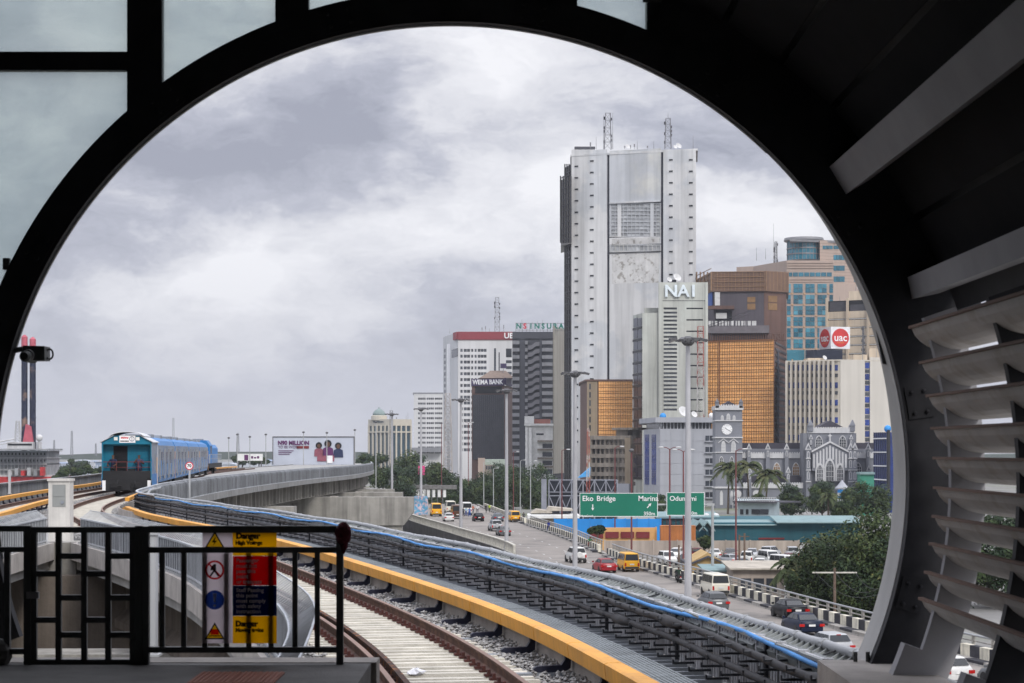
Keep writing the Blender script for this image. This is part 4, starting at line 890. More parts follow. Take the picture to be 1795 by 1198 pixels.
wall = MB().sweep([(-.35, -3.2), (0, -3.2), (0, .02), (-.35, .02)], rl_.run(*sub(rl_, 83, 468), 3, RZ)); tag(wall.build('road_side_wall', mat('retaining_wall', (.075, .07, .07), .9, var=.3, streak=.4, sscale=1.2)), 'dark retaining wall under the left side of the elevated road', 'wall')
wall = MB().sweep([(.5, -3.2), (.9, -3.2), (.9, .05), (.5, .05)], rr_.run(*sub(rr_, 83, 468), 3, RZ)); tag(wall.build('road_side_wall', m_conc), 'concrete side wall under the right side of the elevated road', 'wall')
dsh = MB().box(-.07, .07, -1.1, 1.1, 0, .004).mesh('lane_dash', m_paint)
for frac in (.33, .66):
    Y = 106
    while Y < 400:
        x = rl_.x(Y) + (rr_.x(Y) - rl_.x(Y)) * frac; x2 = rl_.x(Y + 1) + (rr_.x(Y + 1) - rl_.x(Y + 1)) * frac; link('lane_dash', dsh, road, (x, Y, RZ + .004), math.atan2(-(x2 - x), 1)); Y += 8.5
# right-hand kerb barrier: black and cream blocks with a pipe rail on stub posts
def striped(label, c, Y0, Y1, rail=True, off=.1):
    d0, d1 = sub(c, Y0, Y1); p0 = c.at(d0)[0]; th = thing('striped_parapet', label, 'parapet', (p0.x, p0.y, RZ), group='black and cream striped road parapets'); O = Vector(th.location)
    MB().sweep([(off - .73, 0), (off, 0), (off, .27), (off - .66, .23)], c.run(d0, d1, 2.5, RZ)).build('kerb', m_kerb, th, -O)
    d = d0; k = 0
    while d < d1 - .7:
        p, n, t = c.at(d + .67); q = p + n * (off + .2); o = blk('block', m_blkblk if k % 2 else m_white, th, Vector((q.x, q.y, RZ + .48 + (0 if k % 2 else .01))) - O, (.4, 1.31, .96), heading(t) + random.uniform(-.01, .01))
        kb_ = p + n * (off - .37); blk('kerb_block', m_kerb if (k // 2) % 2 else m_blkblk, th, Vector((kb_.x, kb_.y, RZ + .13)) - O, (.66, 2.6, .285), heading(t)) if k % 2 == 0 else None
        d += 1.33; k += 1
    if rail:
        MB().path([a + nn * (off + .6) for a, nn in c.run(d0, d1, 2.5, RZ + 1.48)], .075, 7).build('pipe_rail', m_tube, th, -O); MB().path([a + nn * (off + .6) for a, nn in c.run(d0, d1, 2.5, RZ + 1.14)], .05, 6).build('pipe_rail', m_kerb, th, -O)
        d = d0 + .8
        while d < d1: p, n, t = c.at(d); q = p + n * (off + .6); blk('rail_post', m_kerb, th, Vector((q.x, q.y, RZ + .78)) - O, (.17, .17, 1.44), heading(t)); d += 2.66
striped('striped black and cream parapet with pipe rail along the near right of the road', rr_, 96, 237)
striped('striped parapet continuing beyond the gap where the cyclist stands', rr_, 247, 339)
striped('far stretch of striped parapet curving out of sight by the trees', rr_, 343, 440, False)
# left-hand balustrade with pale uprights
bl = thing('road_balustrade', 'pale concrete balustrade on the dark wall left of the road', 'balustrade', (rl_.x(242), 242, RZ)); O = Vector(bl.location); d0, d1 = sub(rl_, 241, 380)
m_bal = mat('balustrade_pale', (.50, .48, .42), .85, var=.2, scale=2)
MB().sweep([(-.37, 1.09), (-.02, 1.09), (-.02, 1.22), (-.37, 1.22)], rl_.run(d0, d1, 2, RZ)).build('top_rail', m_bal, bl, -O); MB().sweep([(-.4, 0), (0, 0), (0, .13), (-.4, .13)], rl_.run(d0, d1, 2, RZ)).build('plinth', m_bal, bl, -O)
d = d0; k = 0
um = MB().box(-.13, .13, -.1, .1, .13, 1.09).mesh('upright', m_bal)
while d < d1: p, n, t = rl_.at(d); q = p + n * -.2; link('upright', um, bl, Vector((q.x, q.y, RZ)) - O, heading(t)); d += .8
# ================================================================== vehicles
m_glass = mat('car_glass', (.014, .017, .02), .1, var=.1, spec=.5); m_tyre = mat('tyre', (.015, .015, .016), .85); m_rim = mat('wheel_rim', (.30, .31, .32), .35, metal=.6); m_tail = mat('tail_light', (.42, .012, .01), .25); m_plate = mat('number_plate', (.7, .7, .68), .5); m_trimk = mat('bumper_black', (.03, .03, .032), .6)
def paint(name, c): return mat('car_paint_' + name, c, .3, var=.04, scale=1, spec=.4 if max(c) > .1 else .12, obj=0)
WHEEL = {}
def smooth_part(o, deg):
    o.data.polygons.foreach_set('use_smooth', [True] * len(o.data.polygons)); o.data.set_sharp_from_angle(angle=R(deg)); return o
def wheel_mesh(r):
    k = round(r, 2)
    if k not in WHEEL:
        WHEEL[k] = (MB().lathe([(r * .62, -.1), (r * .95, -.105), (r, -.08), (r, .08), (r * .95, .105), (r * .62, .1)], n=16).mesh('tyre', m_tyre, True), MB().lathe([(.02, -.09), (r * .3, -.1), (r * .62, -.085), (r * .62, .085), (r * .3, .1), (.02, .09)], n=10).mesh('rim', m_rim))
    return WHEEL[k]
def vehicle(name, label, cat, loc, rot, kind, pm, group=None, lit=False, lower=None):
    """lofted body with separate cabin, glazing, wheels, lights, bumpers, mirrors, plate; rear at -y, front at +y"""
    K = {'sedan': dict(L=4.6, W=1.78, H=1.44, st=[(-2.3, .80, .38, .86), (-2.2, .92, .24, 1.0), (-1.5, 1.0, .2, 1.03), (-.4, 1.0, .19, .97), (1.1, 1.0, .19, .95), (1.9, .96, .22, .84), (2.25, .82, .3, .66)], cb=(-1.75, 1.25), cr=(-1.0, .35), cw=(.86, .64), bz=.98, wb=(-1.32, 1.38), r=.32),
         'wagon': dict(L=4.3, W=1.76, H=1.5, st=[(-2.15, .84, .38, .9), (-2.08, .94, .24, 1.0), (-1.4, 1.0, .2, 1.02), (-.4, 1.0, .19, 1.0), (1.0, 1.0, .19, .96), (1.75, .96, .22, .86), (2.1, .82, .3, .68)], cb=(-2.02, 1.2), cr=(-1.6, .3), cw=(.88, .66), bz=1.0, wb=(-1.25, 1.3), r=.32),
         'suv': dict(L=4.5, W=1.82, H=1.76, st=[(-2.2, .88, .45, 1.05), (-2.14, .96, .34, 1.12), (-1.4, 1.0, .3, 1.13), (-.4, 1.0, .3, 1.11), (1.0, 1.0, .3, 1.08), (1.8, .96, .32, 1.0), (2.2, .84, .4, .82)], cb=(-2.12, 1.15), cr=(-1.95, .35), cw=(.9, .7), bz=1.1, wb=(-1.3, 1.38), r=.37),
         'van': dict(L=4.5, W=1.7, H=1.95, st=[(-2.2, .92, .4, 1.08), (-2.16, .98, .3, 1.1), (-1.4, 1.0, .27, 1.1), (0, 1.0, .27, 1.1), (1.6, 1.0, .27, 1.08), (2.1, .96, .3, 1.0), (2.25, .86, .38, .9)], cb=(-2.17, 2.05), cr=(-2.02, 1.35), cw=(.94, .80), bz=1.08, wb=(-1.3, 1.35), r=.31),
         'bus': dict(L=5.8, W=2.0, H=2.5, st=[(-2.85, .94, .45, 1.3), (-2.8, .99, .35, 1.32), (-1.8, 1.0, .3, 1.32), (0, 1.0, .3, 1.32), (2.2, 1.0, .3, 1.3), (2.7, .96, .35, 1.2), (2.9, .88, .4, 1.0)], cb=(-2.81, 2.6), cr=(-2.68, 1.9), cw=(.95, .84), bz=1.3, wb=(-1.7, 1.8), r=.36)}[kind]
    th = thing(name, label, cat, loc, rot, group); hw = K['W'] / 2; b = MB(); vs = []; n = 10
    prof = [(-.86, 0), (-.97, .12), (-1, .45), (-.97, .8), (-.86, 1), (.86, 1), (.97, .8), (1, .45), (.97, .12), (.86, 0)]
    st = K['st']
    for y, wf, zb, zt in st:
        for px, pz in prof: vs.append((px * hw * wf, y, zb + (zt - zb) * pz))
    fs = []
    for i in range(len(st) - 1):
        for k in range(n): fs.append((i * n + k, (i + 1) * n + k, (i + 1) * n + (k + 1) % n, i * n + (k + 1) % n))
    fs += [tuple(range(n)), tuple(range((len(st) - 1) * n, len(st) * n))[::-1]]
    body = smooth_part(b.add(vs, fs).build('body', lower or pm, th), 38)
    y0, y1 = K['cb']; t0, t1 = K['cr']; w0, w1 = hw * K['cw'][0], hw * K['cw'][1]; zb, zt = K['bz'], K['H']
    def cp(y_b, y_t, xs, f, out=0.0): # point on the cabin surface at height fraction f
        return (xs * ((w0 + (w1 - w0) * f) + out), y_b + (y_t - y_b) * f, zb + (zt - zb) * f)
    cbm = MB(); cbm.hexa([(-w0, y0, zb - .08), (w0, y0, zb - .08), (w0, y1, zb - .08), (-w0, y1, zb - .08), (-w1, t0, zt - .06), (w1, t0, zt - .06), (w1, t1, zt - .06), (-w1, t1, zt - .06)])
    cbm.hexa([(-w1, t0, zt - .06), (w1, t0, zt - .06), (w1, t1, zt - .06), (-w1, t1, zt - .06), (-w1 * .86, t0 + .1, zt), (w1 * .86, t0 + .1, zt), (w1 * .86, t1 - .1, zt), (-w1 * .86, t1 - .1, zt)])
    cab = cbm.build('cabin', pm, th)
    def quad(nm, pts, m=None, off=(0, 0, 0)):
        v = [Vector(p) + Vector(off) for p in pts]; return MB().add(v, [(0, 1, 2, 3)]).build(nm, m or m_glass, th)
    f0, f1 = .16, .86
    def ends(yb, yt, sgn, inset=.1):
        pts = [];
        for f, s_ in ((f0, -1), (f0, 1), (f1, 1), (f1, -1)): q = cp(yb, yt, s_, f); pts.append((q[0] * (1 - inset), q[1] + sgn * .018, q[2]))
        return pts
    quad('rear_window', ends(y0, t0, -1)); quad('windscreen', ends(y1, t1, 1)[::-1])
    nwin = 3 if kind in ('van', 'bus', 'wagon', 'suv') else 2
    for s_ in (-1, 1):
        for i in range(nwin):
            pts = []
            for f, e in ((f0, 0), (f0, 1), (f1, 1), (f1, 0)):
                yb = y0 + (t0 - y0) * f + .12; yf = y1 + (t1 - y1) * f - .12; a = yb + (yf - yb) * i / nwin + .03; c_ = yb + (yf - yb) * (i + 1) / nwin - .03
                pts.append((s_ * (w0 + (w1 - w0) * f + .014), (a, c_)[e], zb + (zt - zb) * f))
            quad('side_window', pts)
        lz = K['bz'] - (.25 if kind in ('sedan', 'wagon') else .3); ll = MB().box(-.17 if kind in ('sedan', 'wagon') else -.08, .17 if kind in ('sedan', 'wagon') else .08, -.05, .05, -.09 if kind in ('sedan', 'wagon') else -.17, .09 if kind in ('sedan', 'wagon') else .17)
        ll.build('tail_light', m_tail, th, (s_ * (hw * .80), st[0][0] - .005 + (.03 if kind in ('van', 'bus') else 0), lz))
        MB().box(-.13, .13, -.04, .04, -.08, .08).build('headlight', m_lamp, th, (s_ * hw * .66, st[-1][0] - .01, st[-1][3] - .08))
        MB().box(-.1, .1, -.06, .06, -.07, .07).build('mirror', pm if kind != 'van' else m_trimk, th, (s_ * (hw + .1), y1 - .35, zb + .08))
        for wy in K['wb']:
            ty, ri = wheel_mesh(K['r']); o = link('wheel', ty, th, (s_ * (hw - .1), wy, K['r']), (0, R(90), 0)); link('rim', ri, o)
            MB().tube((s_ * (hw - .25), wy, K['r'] + .02), (s_ * (hw + .006), wy, K['r'] + .02), K['r'] + .05, n=14).build('wheel_arch', m_trimk, th)
    MB().box(-hw * .84, hw * .84, -.07, .05, -.11, .11).build('rear_bumper', m_trimk if kind in ('van', 'bus', 'suv') else pm, th, (0, st[0][0] - .02, .45)); MB().box(-hw * .84, hw * .84, -.05, .07, -.1, .1).build('front_bumper', m_trimk if kind in ('van', 'bus', 'suv') else pm, th, (0, st[-1][0], .42))
    MB().box(-.23, .23, -.012, .012, -.07, .07).build('number_plate', m_plate, th, (0, st[0][0] - .035, .72 if kind in ('sedan', 'wagon') else .8))
    if kind == 'suv': MB().lathe([(.02, 0), (.3, 0), (.34, .04), (.34, .18), (.28, .2), (.02, .2)], n=18).build('spare_wheel', pm, th, (0, -2.2, .95), rot=(R(90), 0, 0))
    if lit: MB().box(-.14, .14, -.02, .02, -.025, .025).build('brake_lamp', m_tail, th, (0, y0 + (t0 - y0) * .9 - .03, zb + (zt - zb) * .9))
    return th
def on_road(px, py, dz=0): Z = -RZ * F / (py - HY); return (X(px, Z), Z, RZ + dz), math.atan2((rr_.x(Z) - rr_.x(Z + 4)), 4)
blackp = paint('black', (.008, .009, .012)); greyp = paint('grey', (.10, .105, .11)); whitep = paint('white', (.62, .62, .6)); silverp = paint('silver', (.38, .39, .40)); redp = paint('red', (.30, .012, .02)); taxi = paint('yellow', (.80, .40, .015)); creamp = paint('cream', (.66, .63, .53)); navyp = paint('navy', (.012, .018, .04))
for name, lb, cat, px, py, kind, pm, dr in (
    ('sedan_car', 'black sedan nearest the striped parapet, ahead of another black sedan', 'car', 1383, 1083, 'sedan', blackp, .06), ('sedan_car', 'navy-black sedan just behind the silver hatchback ahead of it', 'car', 1405, 1110, 'sedan', navyp, .03),
    ('estate_car', 'silver-white estate car with brake lights on, half hidden by the conduit', 'car', 1452, 1150, 'wagon', silverp, .04), ('minibus', 'cream-white old minibus driving in the right lane', 'van', 1253, 1044, 'van', creamp, .02),
    ('hatchback_car', 'silver hatchback overlapped by the grey conduit below the white minibus', 'car', 1249, 1070, 'wagon', greyp, .02), ('minibus', 'yellow minibus taxi beside the red car', 'van', 1101, 1001, 'van', taxi, .0),
    ('sedan_car', 'red sedan left of the yellow minibus', 'car', 1059, 1003, 'sedan', redp, .1), ('off_road_car', 'white off-road car with a spare wheel on its rear door', 'car', 1009, 986, 'suv', whitep, .15),
    ('sedan_car', 'dark grey sedan beside the end of the balustrade', 'car', 882, 939, 'sedan', greyp, .1), ('pickup_car', 'silver off-road car driving ahead of the dark grey sedan', 'car', 868, 931, 'suv', silverp, .1),
    ('sedan_car', 'blue-grey sedan ahead of the silver off-road car', 'car', 872, 914, 'sedan', paint('bluegrey', (.09, .11, .14)), .1), ('off_road_car', 'black car with red tail lights in the middle of the road', 'car', 838, 914, 'wagon', blackp, .1),
    ('minibus', 'yellow van bus at the far right parapet', 'van', 901, 915, 'van', taxi, .1), ('delivery_van', 'tall yellow van at the far left of the road', 'van', 764, 905, 'bus', taxi, .05),
    ('estate_car', 'white car right of the tall yellow van', 'car', 786, 914, 'wagon', whitep, .05), ('minibus', 'brown bus stopped beyond the white car', 'van', 800, 909, 'bus', paint('brown', (.10, .05, .03)), .05),
    ('minibus', 'white and yellow bus at the far end of the traffic', 'van', 789, 900, 'bus', creamp, .05), ('minibus', 'white van with its tailgate raised among the crowd', 'van', 817, 903, 'bus', whitep, .05)):
    loc, hd = on_road(px, py); vehicle(name, lb, cat, loc, hd + dr * .5, kind, pm, 'traffic on the elevated road', 'brake' in lb)
# through the louvres
for lb, px, py, kind, pm in (('grey sedan seen under the lowest louvre at the right edge', 1772, 1205, 'sedan', greyp), ('white car seen between the louvre posts', 1650, 1195, 'wagon', whitep)):
    loc, hd = on_road(px, py); vehicle('sedan_car', lb, 'car', loc, hd + .05, kind, pm, 'traffic on the elevated road')
# parked cars in the yard below the road
rnd = random.Random(21); protos = []
for kind, pm in (('sedan', whitep), ('suv', silverp), ('wagon', whitep), ('sedan', greyp), ('van', whitep), ('suv', whitep), ('sedan', silverp), ('wagon', paint('maroon', (.09, .012, .02))), ('bus', whitep), ('sedan', navyp)):
    protos.append([kind, pm, None])
cname = {'sedan': 'sedan', 'suv': 'off-road car', 'wagon': 'estate car', 'van': 'minibus', 'bus': 'large van'}
pc = ['white sedan', 'silver off-road car', 'white estate car', 'grey sedan', 'white minibus', 'white off-road car', 'silver sedan', 'maroon estate car', 'large white van', 'navy sedan']
rows = [(276, 1185, 1400, 'against the yard wall'), (262, 1170, 1395, 'in the second yard row'), (250, 1300, 1380, 'in the near row by the trees')]
used = {}
for ri, (Z, xa, xb, where) in enumerate(rows):
    x = X(xa, Z); k = 0
    while x < X(xb, Z):
        j = rnd.randrange(len(protos)) if not (ri == 1 and k == 7) else 8; kind, pm, pr = protos[j]; key = (j, ri); used[key] = used.get(key, 0) + 1
        ordn = ['first', 'second', 'third', 'fourth', 'fifth', 'sixth', 'seventh', 'eighth'][used[key] - 1]
        lb = ('%s %s from the left parked %s' % (ordn, pc[j], where))
        if pr is None: pr = vehicle('parked_car', lb, 'car', (0, 0, 0), 0, kind, pm, 'cars parked in the walled yard'); protos[j][2] = pr; o = pr
        else: o = copy_tree(pr)
        o.location = (x, Z + rnd.uniform(-1, 1), GROUND); o.rotation_euler = (0, 0, (math.pi if rnd.random() < .5 else 0) + rnd.uniform(-.5, .5)); o['label'] = lb; x += rnd.uniform(2.2, 3.0); k += 1
# motorcycles and people on the road
m_bike = mat('motorcycle_black', (.02, .02, .022), .4)
def motorcycle(label, loc, rot, top):
    th = thing('motorcycle', label, 'motorcycle', loc, rot)
    for y in (-.62, .66): MB().lathe([(.2, -.05), (.29, -.05), (.3, 0), (.29, .05), (.2, .05)], n=14).build('wheel', m_tyre, th, (0, y, .3), rot=(0, R(90), 0))
    MB().box(-.1, .1, -.35, .35, .35, .62).build('engine', m_bike, th); MB().box(-.13, .13, -.1, .4, .62, .82).build('fuel_tank', m_bike, th); MB().box(-.13, .13, -.7, -.05, .66, .75).build('seat', m_bike, th)
    MB().tube((0, .66, .3), (0, .45, .95), .03).tube((-.34, .45, 1.0), (.34, .45, 1.0), .02).build('fork', m_bike, th); MB().box(-.06, .06, -.82, -.78, .55, .65).build('tail_light', m_tail, th); MB().box(-.1, .1, -.84, -.82, .4, .53).build('number_plate', m_plate, th); return th
(l1, h1) = on_road(1190, 1022); motorcycle('black motorcycle ridden beside the tall lamp mast', l1, h1, None); person('person', 'motorcycle rider in dark green clothes and black helmet', l1, h1, 1.75, ((.012, .03, .018), (.015, .02, .018)), 'ride')
(l1, h1) = on_road(1034, 962); motorcycle('red-brown motorcycle at the gap in the striped parapet', l1, h1 + math.pi, None); person('person', 'person in a green shirt astride the motorcycle at the parapet gap', l1, h1 + math.pi, 1.75, ((.03, .16, .05), (.25, .03, .02)), 'ride')
for lb, px, py, top, leg in (('person in a long blue outfit walking along the striped parapet', 962, 933, (.01, .03, .22), (.01, .03, .22)), ('person in dark clothes by the parapet past the yellow van', 918, 915, (.06, .06, .07), (.04, .04, .05)),
        ('person in a lime safety vest at the end of the road', 858, 899, (.45, .6, .02), (.04, .05, .03)), ('person in a white shirt in the far roadside crowd', 837, 901, (.6, .6, .6), (.05, .05, .07)), ('person in an orange shirt in the far roadside crowd', 829, 901, (.5, .1, .02), (.03, .03, .05)),
        ('person in light blue top beside the raised tailgate', 817, 905, (.25, .4, .5), (.03, .06, .25)), ('person in bright blue trousers in the crowd', 823, 906, (.05, .12, .4), (.01, .08, .4)), ('person in dark clothes left in the far crowd', 812, 906, (.02, .02, .03), (.02, .02, .03)), ('person in black by the far parapet end', 852, 900, (.015, .015, .02), (.02, .02, .02))):
    loc, hd = on_road(px, py); person('person', lb, loc, hd + random.uniform(-.6, .6), 1.74, (top, leg), 'walk', group='people on the elevated road')
# ================================================================== city buildings
class Bld:
    """building from its visible ground corners (image column, distance), with facade pieces placed on its faces"""
    def __init__(s, name, label, corners, ytop, m, back=25, base=GROUND, cat='building', body=True, group=None):
        s.pts = [Vector((X(px, Z), Z, 0)) for px, Z in corners]; s.base = base; zr = min(Z for _, Z in corners); s.top = H(ytop, zr)
        s.th = thing(name, label, cat, (s.pts[0].x, s.pts[0].y, base), group=group); s.O = Vector(s.th.location); s.m = m
        if body: s.mass('wall', m, ytop)
        s.back = back
    def mass(s, nm, m, ytop, ybase=None, grow=0, back=25, zt=None):
        a, b = s.pts[0], s.pts[-1]; poly = [(p.x, p.y) for p in s.pts] + [(b.x + b.x / b.y * back, b.y + back), (a.x + a.x / a.y * back, a.y + back)]
        zr = min(p.y for p in s.pts); z1 = H(ytop, zr); z0 = s.base if ybase is None else H(ybase, zr)
        if grow:
            cx = sum(p[0] for p in poly) / len(poly); cy = sum(p[1] for p in poly) / len(poly); poly = [(x + grow * (1 if x > cx else -1), y + grow * (1 if y > cy else -1)) for x, y in poly]
        return MB().footprint(poly, z0, z1).build(nm, m, s.th, -s.O)
    def fr(s, i):
        O = s.pts[i]; u = (s.pts[i + 1] - O).normalized(); return O, u, Vector((u.y, -u.x, 0)), math.atan2(u.y, u.x)
    def t(s, i, px): O, u, n, a = s.fr(i); k = (px - CX) / F; return (k * O.y - O.x) / (u.x - k * u.y)
    def z(s, i, px, py): O, u, n, a = s.fr(i); return H(py, O.y + u.y * s.t(i, px))
    def geo(s, i, x0, x1, y0, y1, o0, o1):
        O, u, n, a = s.fr(i); t0, t1 = s.t(i, x0), s.t(i, x1); xm = (x0 + x1) / 2; z0, z1 = s.z(i, xm, y1), s.z(i, xm, y0)
        c = O + u * ((t0 + t1) / 2) + n * ((o0 + o1) / 2); c.z = (z0 + z1) / 2; return c - s.O, (abs(t1 - t0), abs(o1 - o0), abs(z1 - z0)), a
    def box(s, nm, m, x0, x1, y0, y1, o0=0.0, o1=.3, i=0, par=None):
        c, sz, a = s.geo(i, x0, x1, y0, y1, o0, o1); return blk(nm, m, s.th, c, sz, a)
    def bulk(s, nm, m, rects, o0=0.0, o1=.3, i=0, st=True):
        b = MB()
        for r in rects:
            c, sz, a = s.geo(i, *r[:4], *(r[4:6] if len(r) > 4 else (o0, o1))); M4 = Matrix.Translation(c) @ Matrix.Rotation(a, 4, 'Z'); hx, hy, hz = sz[0] / 2, sz[1] / 2, sz[2] / 2; b.box(-hx, hx, -hy, hy, -hz, hz, M4)
        o = b.build(nm, m, s.th); return stuff(o) if st else o
    def perf(s, nm, m, x0, x1, y0, y1, cols, rows, out=.35, i=0):
        """facing slab with real openings"""
        R_ = []; cs = sorted(cols); xs = x0
        for a, b in cs: R_.append((xs, a, y0, y1)); xs = b
        R_.append((xs, x1, y0, y1)); rs = sorted(rows)
        for a, b in cs:
            yy = y0
            for c, d in rs: R_.append((a, b, yy, c)); yy = d
            R_.append((a, b, yy, y1))
        return s.bulk(nm, m, [r for r in R_ if r[1] - r[0] > .01 and r[3] - r[2] > .01], 0, out, i, False)
    def wins(s, m, cols, rows, o0=.0, o1=.06, i=0, nm='window', every=True):
        for a, b in cols:
            for c, d in rows: s.box(nm, m, a, b, c, d, o0, o1, i)
    def top_things(s, lst, m):
        for x0, x1, y0, y1, dz in lst: a = P(x0, y1, s.pts[0].y + dz); b = P(x1, y0, s.pts[0].y + dz); MB().box(a.x, b.x, a.y, a.y + max(2, (b.x - a.x)), a.z, b.z).build('roof_hut', m, s.th, -s.O)
    def text(s, st, px, py, hpx, m, i=0, out=.2, bold=.0, sx=1.0, ext=.1, nm='lettering'):
        O, u, n, a = s.fr(i); t = s.t(i, px); c = O + u * t + n * out; Z = O.y + u.y * t; c.z = H(py, Z); return text(nm, st, m, s.th, c - s.O, hpx * Z / F, rot=(R(90), 0, a), extrude=ext, bold=bold, sx=sx)
def rows(y0, step, n, h): return [(y0 + k * step, y0 + k * step + h) for k in range(n)]
def cols(x0, step, n, w): return [(x0 + k * step, x0 + k * step + w) for k in range(n)]
def lattice(mb, base, w, h, n, r=.12, taper=.5):
    """square lattice mast"""
    for k in range(n):
        z0, z1 = h * k / n, h * (k + 1) / n; a = w * (1 - (1 - taper) * k / n) / 2; b = w * (1 - (1 - taper) * (k + 1) / n) / 2
        c0 = [Vector(base) + Vector((x * a, y * a, z0)) for x, y in ((-1, -1), (1, -1), (1, 1), (-1, 1))]; c1 = [Vector(base) + Vector((x * b, y * b, z1)) for x, y in ((-1, -1), (1, -1), (1, 1), (-1, 1))]
        for i in range(4):
            mb.tube(c0[i], c1[i], r, n=4, caps=False); mb.tube(c0[i], c1[(i + 1) % 4], r * .6, n=3, caps=False); mb.tube(c1[i], c1[(i + 1) % 4], r * .6, n=3, caps=False)
m_win = mat('window_dark', (.035, .04, .05), .25, var=.4, scale=.3, spec=.5, obj=.4); m_winm = mat('window_mid', (.055, .062, .075), .3, var=.4, scale=.25, spec=.5, obj=.5)
m_mast = mat('mast_grey', (.22, .22, .23), .6, metal=.3); m_mastr = mat('mast_red_white', (.36, .10, .08), .6, var=.3, scale=.3, col2=(.55, .54, .52), c2scale=.12, c2=(.48, .52)); m_dish = mat('dish_pale', (.55, .55, .54), .5); m_dkkit = mat('roof_kit', (.06, .06, .07), .7)
def roof_kit(b, items):
    for kind, px, y0, y1, w, dz in items:
        Z = b.pts[0].y + dz; a = P(px, y1, Z); h = H(y0, Z) - a.z
        if kind == 'mast': mb = MB(); lattice(mb, (0, 0, 0), w * Z / F, h, max(4, int(h / (w * Z / F) / .9)), .13, .7); mb.build('lattice_mast', m_mast, b.th, a - b.O); rk_ = random.Random(int(px)); kq = MB()
        if kind == 'mast':
            for q in range(int(h / 1.6)): zz = rk_.uniform(.1, .95) * h; xx = rk_.choice((-1, 1)) * w * Z / F * .5; kq.box(xx - .3, xx + .3, -.3, .3, zz - .5, zz + .5)
            stuff(kq.build('mast_antenna', m_dkkit, b.th, a - b.O))
        if kind == 'rod': MB().tube((0, 0, 0), (0, 0, h), .12, .05, n=5).build('aerial', m_mast, b.th, a - b.O)
        if kind == 'dish': MB().lathe([(.05, .0), (h * .3, .05 * h), (h * .55, .2 * h), (h * .52, .22 * h), (.05, .06)], n=14).build('satellite_dish', m_dish, b.th, a - b.O + Vector((0, 0, h * .5)), rot=(R(60), 0, R(30)))
        if kind == 'box': MB().box(-w * Z / F / 2, w * Z / F / 2, -1, 1, 0, h).build('roof_unit', m_dkkit, b.th, a - b.O)
        if kind == 'panel': mb = MB(); mb.tube((0, 0, 0), (0, 0, h), .08, n=5); mb.box(-.25, .25, -.2, .2, h * .45, h); mb.build('antenna', m_mast, b.th, a - b.O)
# ---- tall white slab tower
m_tw = mat('tower_white', (.62, .62, .615), .85, var=.10, scale=.045, streak=.32, sscale=.35, col2=(.54, .555, .57), c2scale=.05, c2=(.5, .56)); m_tw2 = mat('tower_panel_grey', (.45, .465, .485), .85, var=.13, scale=.07, streak=.3, sscale=.25, col2=(.54, .54, .51), c2scale=.06, c2=(.48, .6)); m_groove = mat('groove_dark', (.02, .022, .034), .6)
m_grime = mat('peeled_render', (.56, .555, .54), .9, var=.15, scale=.3, col2=(.30, .285, .26), c2scale=.55, c2=(.53, .62), streak=.2, sscale=.5); m_cwdark = mat('curtain_wall_brown', (.07, .06, .05), .3, var=.5, scale=.35, spec=.5); m_frame_dk = mat('frame_dark', (.025, .026, .03), .5)
b = Bld('office_tower', 'tallest white concrete tower with two dark grooves and rows of slot windows', [(1002.5, 735), (1220, 720)], 263, m_groove, 28)
for a, c in ((1002.5, 1064.7), (1163.3, 1220)):
    cl = [(1007.5, 1014.5), (1034.5, 1041.5)] if a < 1100 else [(1173, 1180), (1208, 1215)]
    for (ca, cb_), y0 in zip(cl, ((291, 281.5) if a < 1100 else (279.5, 279.5))):
        xa, xb = (a, (cl[0][1] + cl[1][0]) / 2) if ca == cl[0][0] else ((cl[0][1] + cl[1][0]) / 2, c)
        rw = rows(y0, 20.1, 25 if a < 1100 else 12, 2.9); b.perf('slab_facing', m_tw, xa, xb, 263, 850, [(ca, cb_)], rw, .6); b.wins(m_win, [(ca, cb_)], rw, 0, .08)
        b.bulk('slot_sill', m_tw2, [(ca - .7, cb_ + .7, d + .1, d + .6, .6, .72) for c_, d in rw])
b.box('centre_panel', m_tw2, 1068.8, 1158.9, 263, 354, -.0, .45); b.box('ledge', m_tw, 1069, 1158.8, 353.2, 356.2, .45, 1.0); b.box('centre_panel', m_tw, 1068.8, 1158.9, 416, 429, 0, .42); b.box('centre_panel', m_tw, 1068.8, 1158.9, 443, 850, 0, .42)
b.box('peeled_patch', m_grime, 1073, 1155, 445, 497, .42, .45); b.box('peeled_patch', m_grime, 1073, 1157, 418, 428, .42, .45)
m_gp = mat('grid_pane', (.36, .37, .38), .6, var=.3, scale=.3, obj=.25)
b.perf('grid_frame', m_tw2, 1068.8, 1158.9, 356.2, 416, cols(1072, 7.2, 12, 6.0), rows(358, 6.4, 9, 5.0), .42)
b.wins(m_gp, cols(1072, 7.2, 12, 6.0), rows(358, 6.4, 9, 5.0), 0, .12, nm='grid_pane'); b.bulk('white_strip', m_tw, [(1083, 1089.5, 356, 416, .42, .5), (1140.5, 1146.5, 356, 416, .42, .5)], st=False)
b.perf('grid_frame', m_tw2, 1068.8, 1158.9, 429, 443, cols(1072, 7.2, 12, 6.0), [(431, 440)], .42); b.wins(m_gp, cols(1072, 7.2, 12, 6.0), [(431, 440)], 0, .1, nm='grid_pane'); b.box('string_line', m_frame_dk, 1068.8, 1158.9, 442, 443.4, .42, .8)
b.mass('roof_parapet', m_tw, 261, 264.5, .6, 28)
s = Bld('x', '', [(990.5, 745), (1001.8, 736)], 288, m_cwdark, 20, body=False)
